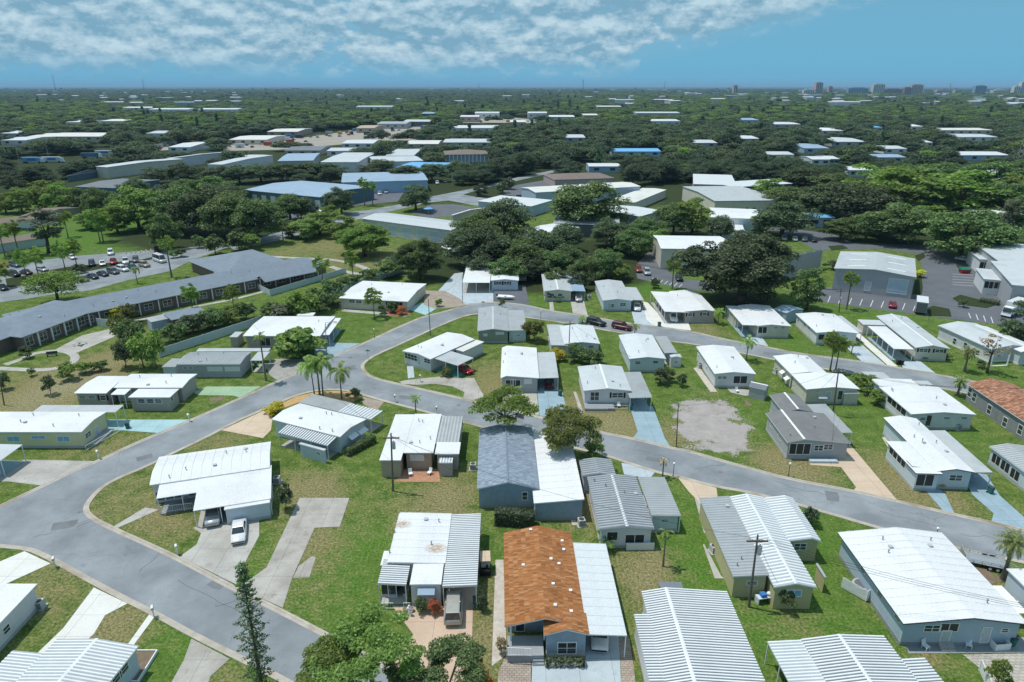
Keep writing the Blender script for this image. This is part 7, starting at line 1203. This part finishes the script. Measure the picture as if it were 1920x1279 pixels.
palm('pt0', 'sab0', (1556, 696), 630, 46, 'thick-headed sabal palm behind the leaning pole, left of two', cunit=1.35); palm('pt0', 'sab1', (1566, 698), 638, 40, 'thick-headed sabal palm behind the leaning pole, right of two', cunit=1.35); palm('pt0', 'queen1', (1399, 676), 630, 40, 'feathery palm at the kerb by the long white-roofed home'); palm('pt0', 'small', (1346, 608), 578, 30, 'small palm beside the shuttered taupe home', cunit=1.3); palm('pt0', 'small', (1596, 664), 636, 24, 'small palm on the lawn by the pale drives', cunit=1.3); palm('pt3', 'date', (1808, 697), 652, 38, 'low date palm on the lawn before the light grey home'); palm('pt3', 'date', (1795, 742), 708, 36, 'low date palm at the end of the terracotta roof'); palm('pt0', 'small', (1092, 606), 592, 26, 'low palm by the black SUV', cunit=1.3); palm('pt0', 'small', (1190, 628), 606, 24, 'low palm by the maroon SUV', cunit=1.3); palm('pt0', 'small', (963, 752), 722, 34, 'young feathery palm before the grey carport home', cunit=1.3); palm('pt0', 'sab1', (702, 596), 548, 42, 'low sabal palm on the lawn of the porch home', cunit=1.35); palm('pt0', 'sab0', (663, 530), 476, 36, 'sabal palm inside the white fence, right one', cunit=1.35); palm('pt0', 'sab1', (607, 545), 486, 36, 'sabal palm inside the white fence, left one', cunit=1.35)
palm('pt0', 'sab0', (363, 592), 540, 42, 'sabal palm on the care home lawn, left of two', cunit=1.35); palm('pt0', 'sab1', (440, 588), 540, 38, 'sabal palm on the care home lawn, right of two', cunit=1.35); palm('pt0', 'wilt', (258, 532), 498, 26, 'drooping palm between the car park and the care home roof', cunit=1.2); palm('pt0', 'sab1', (1260, 542), 488, 32, 'sabal palm in front of the beige hall', cunit=1.35); palm('pt0', 'sab0', (1587, 580), 514, 34, 'sabal palm in front of the works unit', cunit=1.35); palm('pt0', 'small', (1652, 545), 520, 22, 'small palm by the blue roller door', cunit=1.3); palm('pt0', 'small', (532, 458), 408, 22, 'slender palm on the lawn left of the round tree', cunit=1.3)
for i, (x, yb, yt, w) in enumerate([(50, 520, 475, 38), (74, 524, 470, 42), (123, 508, 460, 38), (145, 502, 454, 36), (36, 478, 420, 34), (10, 482, 424, 40), (188, 454, 402, 40), (194, 453, 398, 38), (128, 445, 400, 30), (322, 520, 448, 34), (-2, 540, 500, 50)]):
    palm('pt0', 'sab%d' % (i % 2), (x, yb), yt, w, ['sabal palm by the silver car, left of a pair', 'sabal palm by the silver car, right of a pair', 'sabal palm on the car park island, left of a pair', 'sabal palm on the car park island, right of a pair', 'sabal palm before the pale blue bungalow, right of a pair', 'sabal palm before the pale blue bungalow, left of a pair', 'twin-trunk sabal palm on the bright lawn, left stem', 'twin-trunk sabal palm on the bright lawn, right stem', 'bent sabal palm at the edge of the grey-leaved tree', 'tall thin sabal palm beside the white minibus', 'sabal palm cut by the left edge by the car park'][i], cunit=1.35)
tree('tall0', (92, 474), 388, 66, 'tall grey-leaved tree left of the bright lawn', 'leaf_grey'); tree('oak1', (312, 468), 400, 62, 'tree with reddish blooms at the right of the bright lawn', 'leaf_mid'); tree('fanbush', (563, 668), 612, 80, 'great fan-palm bush before the broad white-roofed home', None, None, 'fan_palm_bush', 'shrub')
# hedges
def hedge(label, a, b, w, h, mat='leaf_dark', n=1500):
    p, q = P(*a), P(*b); d = q-p; L_ = d.length; e = empty('hedge', p, math.atan2(d.y, d.x)); tag(e, label, 'hedge'); rng = np.random.default_rng(int(a[0])); U = rng.random((n, 3)); f = rng.integers(0, 5, n); o = np.zeros((n, 3)); C = np.stack([U[:, 0]*L_, (U[:, 1]-.5)*w, U[:, 2]*h], 1)
    for k, (ax, v, nv) in enumerate(((1, -w/2, (0, -1, 0)), (1, w/2, (0, 1, 0)), (0, 0, (-1, 0, 0)), (0, L_, (1, 0, 0)), (2, h, (0, 0, 1)))): C[f == k, ax] = v; o[f == k] = nv
    C += rng.normal(size=C.shape)*.07; c = link('foliage', qmesh('foliage', leaves(C, o, .12, rng), mat), e); m = MB(); m.box(.1, L_-.1, -w/2+.12, w/2-.12, 0, h-.15); m.build('stems', 'leaf_dark', e)
hedge('clipped dark hedge at the near end of the blue-grey home', (930, 980), (1000, 985), 1.4, 1.9, 'leaf_dark', 2600); hedge('clipped hedge along the right wall of the pale blue home', (650, 854), (700, 828), 1.3, 1.1, 'leaf_mid', 2000); hedge('dark hedge along the right side of the blue-grey carport', (1062, 880), (1068, 950), .9, 1.2, 'leaf_dark', 1400)
hedge('low dark planting in the stone planter under the white window', (1025, 1248), (1094, 1248), .5, .75, 'leaf_dark', 700)
hedge('low clipped hedge island by the white box truck', (1838, 566), (1872, 572), 2, 1.0, 'leaf_dark', 900)
SH = [((517, 776), 756, 36, 'golden-green rounded shrub at the corner of the tan drive', 'leaf_gold'), ((537, 955), 905, 30, 'dark shrub by the end wall of the lean-to home', 'leaf_dark'), ((666, 748), 728, 24, 'shrub at the right end of the orange bed', 'leaf_mid'), ((902, 1290), 1255, 46, 'orange-brown shrub at the bottom edge beside the pavers', 'leaf_orange'), ((1470, 1140), 1100, 34, 'leafy bush under the blue window of the olive home', 'leaf_mid'), ((1518, 985), 950, 30, 'small dark shrub at the corner of the stepped metal roof', 'leaf_dark'), ((1868, 1290), 1240, 40, 'bright young shrub at the bottom right paver drive', 'leaf_bright'), ((1140, 1020), 990, 44, 'ferny shrub below the balustraded porch', 'leaf_bright'), ((1000, 640), 600, 40, 'olive dark bush right of the weathered grey roof', 'leaf_olive'), ((1078, 678), 645, 30, 'green shrub before the metal-roofed home', 'leaf_mid'), ((1105, 682), 656, 46, 'broad low shrub right of the thin pole', 'leaf_mid'), ((1045, 676), 655, 30, 'golden shrub left of the thin pole', 'leaf_gold'), ((1238, 720), 692, 28, 'dark bush left of two by the little pale shed', 'leaf_dark'), ((1252, 716), 690, 24, 'dark bush middle one by the little pale shed', 'leaf_mid'), ((1278, 724), 700, 20, 'lone dark bush right of the little pale shed', 'leaf_dark'), ((1645, 758), 732, 34, 'bright round shrub by the screened side porch', 'leaf_bright'), ((1625, 735), 705, 40, 'banana-like clump between the cream home and the screened porch', 'leaf_palm'), ((1608, 722), 700, 30, 'leafy clump behind the side storage room', 'leaf_palm'), ((838, 705), 688, 22, 'grey-olive shrub by the corner carport', 'leaf_olive'), ((736, 586), 566, 20, 'shrub on the red bed before the pillared porch', 'leaf_mid'), ((752, 590), 574, 18, 'reddish shrub on the red bed', 'leaf_flower'), ((716, 588), 572, 16, 'small shrub at the low sabal palm', 'leaf_mid'), ((823, 575), 560, 14, 'tiny round tree by the brown paver fan', 'leaf_bright'), ((1030, 563), 545, 20, 'dark shrub before the grey-roofed cream home', 'leaf_dark'), ((1050, 563), 550, 22, 'low shrub under the cream home windows', 'leaf_mid'), ((941, 577), 560, 12, 'small round bush at the street before the weathered roof', 'leaf_mid'), ((1228, 540), 522, 18, 'small dark bush on the bright grass strip', 'leaf_dark'), ((1465, 624), 612, 20, 'red-tipped shrubs before the open-cornered home', 'leaf_flower'), ((1740, 672), 660, 30, 'row of dark shrubs under the shuttered windows, left part', 'leaf_dark'), ((1765, 672), 659, 26, 'row of dark shrubs under the shuttered windows, right part', 'leaf_dark'), ((1838, 690), 676, 16, 'small shrub beside the half-bare tree', 'leaf_dark'), ((1805, 576), 562, 16, 'low shrub on the right car park island', 'leaf_dark'), ((1723, 520), 506, 22, 'yellowish shrub at the corner of the works unit', 'leaf_gold'), ((1560, 505), 488, 26, 'dark shrub between the solar roof and the works unit', 'leaf_dark'), ((1720, 1015), 1000, 14, 'little shrub behind the very large roof', 'leaf_mid'), ((905, 1145), 1115, 20, 'small plant at the carport post on the pink drive', 'leaf_dark'), ((790, 1148), 1122, 22, 'potted bushy plant before the white front wall', 'leaf_mid'), ((815, 1150), 1126, 26, 'flowering plant before the white front wall', 'leaf_flower'), ((940, 1225), 1165, 20, 'dry twiggy shrub by the brick path', 'leaf_dead'), ((50, 672), 650, 22, 'dark round shrub on the ring path lawn', 'leaf_dark'), ((1760, 910), 899, 30, 'low flower bed shrubs before the gabled porch home', 'leaf_flower')]
for q, t_, w, lab, mt in SH: shrub(q, t_, w, lab, mt)
# care-home garden shrubs and scrub strip
CG = [(250, 655, 600, 50, 'leaf_mid'), (270, 690, 625, 46, 'leaf_palm'), (295, 690, 620, 40, 'leaf_palm'), (235, 690, 640, 36, 'leaf_dark'), (330, 640, 605, 50, 'leaf_mid'), (365, 625, 590, 50, 'leaf_dark'), (400, 615, 580, 46, 'leaf_mid'), (430, 608, 576, 44, 'leaf_bright'), (460, 600, 565, 40, 'leaf_mid'), (225, 640, 590, 34, 'leaf_olive'), (215, 600, 575, 30, 'leaf_gold'), (240, 605, 570, 34, 'leaf_olive'), (570, 600, 545, 70, 'leaf_bright'), (600, 585, 540, 50, 'leaf_mid'), (535, 605, 570, 50, 'leaf_grey'), (510, 600, 565, 40, 'leaf_mid'), (625, 570, 525, 44, 'leaf_mid'), (655, 540, 515, 40, 'leaf_mid'), (690, 530, 505, 40, 'leaf_mid'), (725, 520, 490, 50, 'leaf_mid'), (745, 512, 480, 40, 'leaf_dark'), (120, 615, 595, 26, 'leaf_mid'), (60, 630, 612, 22, 'leaf_mid'), (95, 622, 605, 22, 'leaf_olive'), (180, 600, 585, 22, 'leaf_mid'), (130, 712, 680, 34, 'leaf_palm'), (160, 700, 678, 30, 'leaf_palm'), (95, 740, 705, 24, 'leaf_dark'), (190, 695, 676, 26, 'leaf_mid'), (10, 730, 700, 24, 'leaf_dark'), (60, 705, 690, 14, 'leaf_mid'), (30, 492, 468, 26, 'leaf_mid'), (105, 528, 508, 40, 'leaf_dark'), (150, 512, 494, 26, 'leaf_dark'), (340, 482, 465, 20, 'leaf_mid'), (325, 484, 470, 16, 'leaf_bright'), (405, 478, 440, 40, 'leaf_mid'), (450, 470, 430, 44, 'leaf_mid'), (470, 470, 440, 36, 'leaf_palm'), (375, 465, 440, 24, 'leaf_mid')]
def czone(x, y): return 'in the scrub strip at the left' if y > 672 and x < 230 else 'around the care home patio' if x < 200 and y > 560 else 'by the car park' if y < 530 and x < 360 else 'along the white fence' if x < 480 and y > 560 else 'behind the broad white-roofed home' if y > 560 else 'at the fence end' if x > 600 else 'at the care home drive'
CN = {'leaf_mid': 'mid-green shrub', 'leaf_palm': 'spiky palmetto', 'leaf_dark': 'dark shrub', 'leaf_bright': 'bright shrub', 'leaf_olive': 'olive shrub', 'leaf_gold': 'golden shrub', 'leaf_grey': 'grey twiggy shrub'}; CS = {}
ORD = ['leftmost', 'second from left', 'third from left', 'fourth from left', 'fifth from left', 'sixth from left', 'seventh from left', 'eighth from left']
for q in sorted(CG): CS.setdefault((q[4], czone(q[0], q[1])), []).append(q)
for q in CG: shrub(q[:2], q[2], q[3], '%s %s, %s of its kind' % (CN[q[4]], czone(q[0], q[1]), ORD[CS[(q[4], czone(q[0], q[1]))].index(q)]), q[4], 'shrubs in the care home grounds')
# tree belts of the middle ground: each a tree of its own
BELT = [(872, 500, 430, 76, 'd'), (905, 508, 424, 88, 'd'), (935, 512, 442, 80, 'd'), (978, 516, 448, 88, 'm'), (1012, 503, 432, 84, 'd'), (1060, 510, 462, 66, 'm'), (1100, 528, 482, 60, 'm'), (1135, 520, 466, 60, 'm'), (1062, 470, 420, 60, 'd'), (1190, 482, 428, 64, 'm'), (900, 470, 400, 84, 'm'), (945, 452, 370, 96, 'd'), (1098, 430, 343, 135, 'm'), (1140, 465, 410, 64, 'd'), (1168, 470, 415, 60, 'd'), (1210, 452, 405, 62, 'm'), (1262, 440, 382, 64, 'm'), (1296, 440, 372, 74, 'b'), (1000, 470, 425, 70, 'd'), (880, 452, 405, 56, 'm'), (1236, 470, 430, 50, 'b'), (1040, 540, 500, 40, 'm'), (1080, 545, 505, 44, 'd'), (985, 470, 440, 40, 'm'), (1160, 525, 492, 44, 'b'), (905, 520, 480, 60, 'd'), (955, 530, 480, 60, 'm'), (1000, 525, 480, 60, 'd'), (1030, 520, 470, 60, 'm'),
        (1465, 442, 378, 100, 'd'), (1480, 402, 350, 86, 'm'), (1575, 450, 408, 66, 'm'), (1622, 452, 400, 60, 'm'), (1800, 485, 395, 140, 'm'), (1690, 455, 380, 120, 'm'), (1605, 425, 340, 130, 'd'), (1690, 400, 308, 150, 'b'), (1540, 405, 345, 112, 'd'), (1795, 400, 325, 160, 'b'), (1885, 410, 338, 100, 'm'), (1640, 380, 305, 130, 'b'), (1752, 372, 305, 124, 'm'), (1852, 360, 300, 104, 'm'), (1510, 350, 312, 80, 'd'), (1440, 388, 335, 66, 'b'), (1560, 372, 325, 90, 'm'), (1910, 372, 320, 80, 'b'), (1420, 440, 404, 40, 'm'), (1350, 450, 405, 50, 'd'), (1850, 440, 395, 60, 'm'), (1740, 430, 385, 70, 'b'), (1640, 440, 400, 60, 'd'),
        (12, 400, 355, 46, 'b'), (42, 400, 352, 46, 'b'), (86, 392, 335, 62, 'b'), (116, 396, 338, 56, 'b'), (152, 400, 352, 44, 'm'), (190, 404, 352, 54, 'm'), (228, 410, 362, 50, 'm'), (262, 430, 350, 86, 'b'), (302, 418, 356, 64, 'd'), (342, 436, 350, 96, 'm'), (392, 440, 346, 106, 'd'), (442, 448, 358, 110, 'm'), (484, 456, 372, 84, 'm'), (222, 438, 385, 60, 'b'), (170, 430, 392, 50, 'b'), (545, 415, 362, 62, 'm'), (566, 412, 370, 54, 'd'), (640, 402, 352, 56, 'd'), (780, 395, 344, 58, 'd'), (600, 440, 398, 60, 'p'), (575, 448, 405, 56, 'p'), (640, 445, 395, 60, 'p'), (620, 420, 385, 40, 'b'), (548, 445, 412, 40, 'm'), (520, 420, 385, 50, 'm'), (895, 345, 322, 26, 'd'), (900, 368, 342, 26, 'd'), (942, 362, 338, 22, 'd'), (955, 355, 332, 24, 'd'), (1080, 325, 300, 30, 'd'), (860, 330, 300, 50, 'd'), (810, 340, 305, 56, 'd'), (760, 345, 310, 60, 'd'), (30, 360, 325, 40, 'd'), (290, 345, 312, 50, 'd'), (370, 340, 312, 50, 'd'), (410, 345, 312, 54, 'd'), (340, 345, 305, 50, 'd'), (490, 342, 306, 64, 'd'), (530, 340, 305, 70, 'd'), (575, 338, 304, 70, 'd'), (618, 335, 306, 60, 'd'), (690, 330, 308, 40, 'd'), (715, 322, 298, 50, 'd'), (450, 345, 310, 54, 'd'), (400, 375, 330, 70, 'm'), (350, 380, 335, 60, 'm'), (430, 385, 345, 70, 'd'), (310, 378, 345, 50, 'd'), (255, 375, 335, 50, 'd')]
BL = {'d': ('dark oak', 'leaf_dark'), 'm': ('mid-green broad tree', 'leaf_mid'), 'b': ('bright yellow-green tree', 'leaf_bright'), 'p': ('pale palm-like clump', 'leaf_palm')}
ORD = ['leftmost', 'second from left', 'third from left', 'fourth from left', 'fifth from left', 'sixth from left', 'seventh from left', 'eighth from left', 'ninth from left', 'tenth from left', 'eleventh from left', 'twelfth from left', 'thirteenth from left', 'fourteenth from left', 'fifteenth from left']+['one of the rightmost']*40
def zone(x, y): return ('behind the street of carport homes' if y > 440 else 'among the central white roofs' if y > 380 else 'along the main street') if 700 < x < 1330 else ('behind the works car parks' if y > 415 else 'in the right-hand woods') if x >= 1330 else ('behind the bright left lawn' if y > 402 else 'beyond the left bungalows' if y > 350 else 'between the left warehouses')
SEEN = {}
for q in sorted(BELT): SEEN.setdefault((q[4], zone(q[0], q[1])), []).append(q)
for i, q in enumerate(BELT):
    x, yb, yt, w, k = q; z = zone(x, yb); n = SEEN[(k, z)].index(q)
    tree(('oak%d' % (i % 4)) if k in 'dm' and w > 44 else ('round%d' % (i % 3)), (x, yb), yt, w*1.08, '%s %s, %s of its kind there' % (BL[k][0], z, ORD[n]), BL[k][1], 'trees of the belts around the works yards')
palm('pt0', 'sab0', (684, 386), 338, 24, 'tall street palm before the blue business block, left one', cunit=1.35); palm('pt0', 'sab1', (699, 386), 344, 22, 'tall street palm before the blue business block, right one', cunit=1.35)
tree('tall1', (1880, 458), 366, 34, 'tall thin pine at the right edge, left of a pair', 'leaf_grey'); tree('tall0', (1896, 456), 362, 42, 'tall thin pine at the right edge, right of a pair', 'leaf_mid')
# -- woods to the horizon
def woods():
    rng = np.random.default_rng(9); pts = []; d = 300.
    while d < 9000:
        sp = 9.5+.0052*max(0, d-300)*(1 if d < 1500 else 1.15); n = int(2*.80*d/sp); x = (np.arange(n)-n/2+rng.random(n))*sp; y = d+rng.random(n)*sp; pts.append(np.stack([x, y, np.full(n, sp)], 1)); d += sp
    T = np.concatenate(pts); n = len(T); big = rng.random(n); hgt = np.clip(rng.normal(9.5, 2.0, n), 5, 15)*(1+np.clip(T[:, 1]-1500, 0, 6000)/14000); x, y = T[:, 0], T[:, 1]
    zc = y*CP+CAMH*SP; u = 960+FPX*x/zc; v0 = 639.5-FPX*(y*SP-CAMH*CP)/zc; zt = y*CP-(hgt-CAMH)*SP; v1 = 639.5-FPX*(y*SP+(hgt-CAMH)*CP)/zt; rad = T[:, 2]*.62; du = FPX*rad/zc
    ok = (v0 < 348)
    for (a, b, c, e, dist) in KEEP: ok &= ~((u+du > a) & (u-du < c) & (v0 > b) & (v1 < e) & (y < dist+1))
    for f in FOOT:
        xs = [q.x for q in f]; ys = [q.y for q in f]; ok &= ~((x > min(xs)-3) & (x < max(xs)+3) & (y > min(ys)-3) & (y < max(ys)+3))
    OPEN = [[(415, 262), (500, 252), (560, 250), (780, 232), (830, 240), (800, 262), (640, 272), (520, 282), (420, 285)], [(870, 360), (960, 335), (1030, 318), (1100, 305), (1100, 315), (1030, 340), (1060, 350), (985, 375), (900, 372)], [(0, 300), (110, 296), (240, 280), (400, 268), (400, 276), (250, 290), (110, 310), (0, 320)], [(1640, 300), (1660, 280), (1695, 280), (1680, 300), (1660, 318)], [(940, 300), (1000, 296), (1000, 304), (945, 310)], [(860, 218), (950, 218), (1010, 224), (1010, 232), (860, 230)]]
    for poly in OPEN:
        ins = np.zeros(n, bool); k = len(poly)
        for i in range(k):
            (ax, ay), (bx, by) = poly[i], poly[(i+1) % k]; ins ^= ((ay > v0) != (by > v0)) & (u < (bx-ax)*(v0-ay)/(by-ay+1e-9)+ax)
        ok &= ~ins
    ok &= (u > -60) & (u < 1980) & ~((rng.random(n) < .07) & (y < 1400))
    lit = ((u < 860) & (v0 > 196) & (v0 < 246) & (u > 0)) | ((u > 1050) & (v0 > 178) & (v0 < 240)) | ((u > 600) & (u < 1060) & (v0 > 205) & (v0 < 226))  # sunlit bands keep brighter leaves; elsewhere cloud shade is painted as leaf colour
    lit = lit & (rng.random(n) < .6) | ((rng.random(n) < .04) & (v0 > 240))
    I = np.where(ok)[0]; I = I[np.argsort(y[I])]; near = I[:170]; far = I[170:]
    for q, i in enumerate(near):
        b = bool(lit[i]); e = empty('tree', (x[i], y[i], 0), rng.random()*6.28); s = rad[i]*1.12/5.2; e.scale = (s, s, hgt[i]/8.6); tag(e, 'oak darkened by painted cloud shade in the woods behind the business yards' if not b else 'bright tree in the woods behind the business yards', 'tree', 'trees in the woods behind the business yards')
        tm, cm, _, _ = VAR['oak%d' % (q % 4)]; link('trunk', tm, e); c = link('crown', cm, e); c.material_slots[0].link = 'OBJECT'; c.material_slots[0].material = MT('leaf_mid' if b else 'leaf_cloud_shade')
    col = bpy.data.collections.new('wood_kinds')
    def low(key, seed, mat, ncl=30, per=75, lsz=.36):
        crown_tree(key, seed, 5.2, .4, 8.6, ncl, per, lsz, mat, .3, -.2, clr=.36); tm, cm, _, _ = VAR[key]; o = bpy.data.objects.new(key, cm); col.objects.link(o)
    for k, mt in enumerate(('leaf_cloud_shade', 'leaf_cloud_shade', 'leaf_dark', 'leaf_bright', 'leaf_mid')): low('wood%d' % k, 200+k, mt)
    def conifer(key):
        r = np.random.default_rng(7); C = []; O = []
        for k in range(60): z = 1+r.random()*8; w = 1.6*(1-z/10)+.3; o = nrm(r.normal(size=(14, 3))); C.append(np.array([r.normal()*w*.5, r.normal()*w*.5, z])+o*.5); O.append(o)
        o = bpy.data.objects.new(key, qmesh('crown', leaves(np.concatenate(C), np.concatenate(O), .5, r), 'leaf_pine')); col.objects.link(o)
    conifer('wood5')
    me = bpy.data.meshes.new('woodland'); V = np.stack([x[far], y[far], np.zeros(len(far))], 1); me.vertices.add(len(V)); me.vertices.foreach_set('co', V.ravel().astype(np.float32))
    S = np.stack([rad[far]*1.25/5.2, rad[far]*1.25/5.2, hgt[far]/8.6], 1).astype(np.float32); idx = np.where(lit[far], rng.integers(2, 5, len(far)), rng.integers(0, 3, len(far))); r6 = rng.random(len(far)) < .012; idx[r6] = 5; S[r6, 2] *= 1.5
    for nme, ty, arr in (('sc', 'FLOAT_VECTOR', S), ('ro', 'FLOAT_VECTOR', np.stack([np.zeros(len(far)), np.zeros(len(far)), rng.random(len(far))*6.28], 1).astype(np.float32))): at = me.attributes.new(nme, ty, 'POINT'); at.data.foreach_set('vector', arr.ravel())
    at = me.attributes.new('ix', 'INT', 'POINT'); at.data.foreach_set('value', idx.astype(np.int32))
    o = link('woodland', me); tag(o, 'dark woods with painted cloud shade reaching from the business yards to the horizon', 'woodland', None, 'stuff')
    ng = bpy.data.node_groups.new('woodland', 'GeometryNodeTree'); ng.interface.new_socket('Geometry', in_out='INPUT', socket_type='NodeSocketGeometry'); ng.interface.new_socket('Geometry', in_out='OUTPUT', socket_type='NodeSocketGeometry'); N = ng.nodes; L = ng.links
    gi, go, ip, ci = N.new('NodeGroupInput'), N.new('NodeGroupOutput'), N.new('GeometryNodeInstanceOnPoints'), N.new('GeometryNodeCollectionInfo'); ci.inputs['Collection'].default_value = col; ci.inputs['Separate Children'].default_value = True; ci.inputs['Reset Children'].default_value = True
    def na(nm, ty): a = N.new('GeometryNodeInputNamedAttribute'); a.data_type = ty; a.inputs['Name'].default_value = nm; return a.outputs['Attribute']
    er = N.new('FunctionNodeEulerToRotation'); L.new(na('ro', 'FLOAT_VECTOR'), er.inputs[0]); L.new(er.outputs[0], ip.inputs['Rotation']); L.new(na('sc', 'FLOAT_VECTOR'), ip.inputs['Scale']); L.new(na('ix', 'INT'), ip.inputs['Instance Index']); ip.inputs['Pick Instance'].default_value = True
    L.new(gi.outputs[0], ip.inputs['Points']); L.new(ci.outputs[0], ip.inputs['Instance']); L.new(ip.outputs[0], go.inputs[0]); md = o.modifiers.new('woodland', 'NODES'); md.node_group = ng
    print('WOODS', len(near), len(far))
woods()

# ------------------------------------------------------------------ the hazy air over the land
def haze():
    m = MB(); m.box(-62000, 62000, -9500, 62000, -1, 120); t = NT('haze_air'); t.N.remove(t.b); v = t.nd('ShaderNodeVolumePrincipled'); v.inputs['Color'].default_value = (.42, .70, .98, 1); v.inputs['Density'].default_value = 6e-5; v.inputs['Anisotropy'].default_value = 0
    t.L.new(v.outputs[0], t.out.inputs['Volume']); o = m.build('haze', 'haze_air'); o['kind'] = 'stuff'
haze()
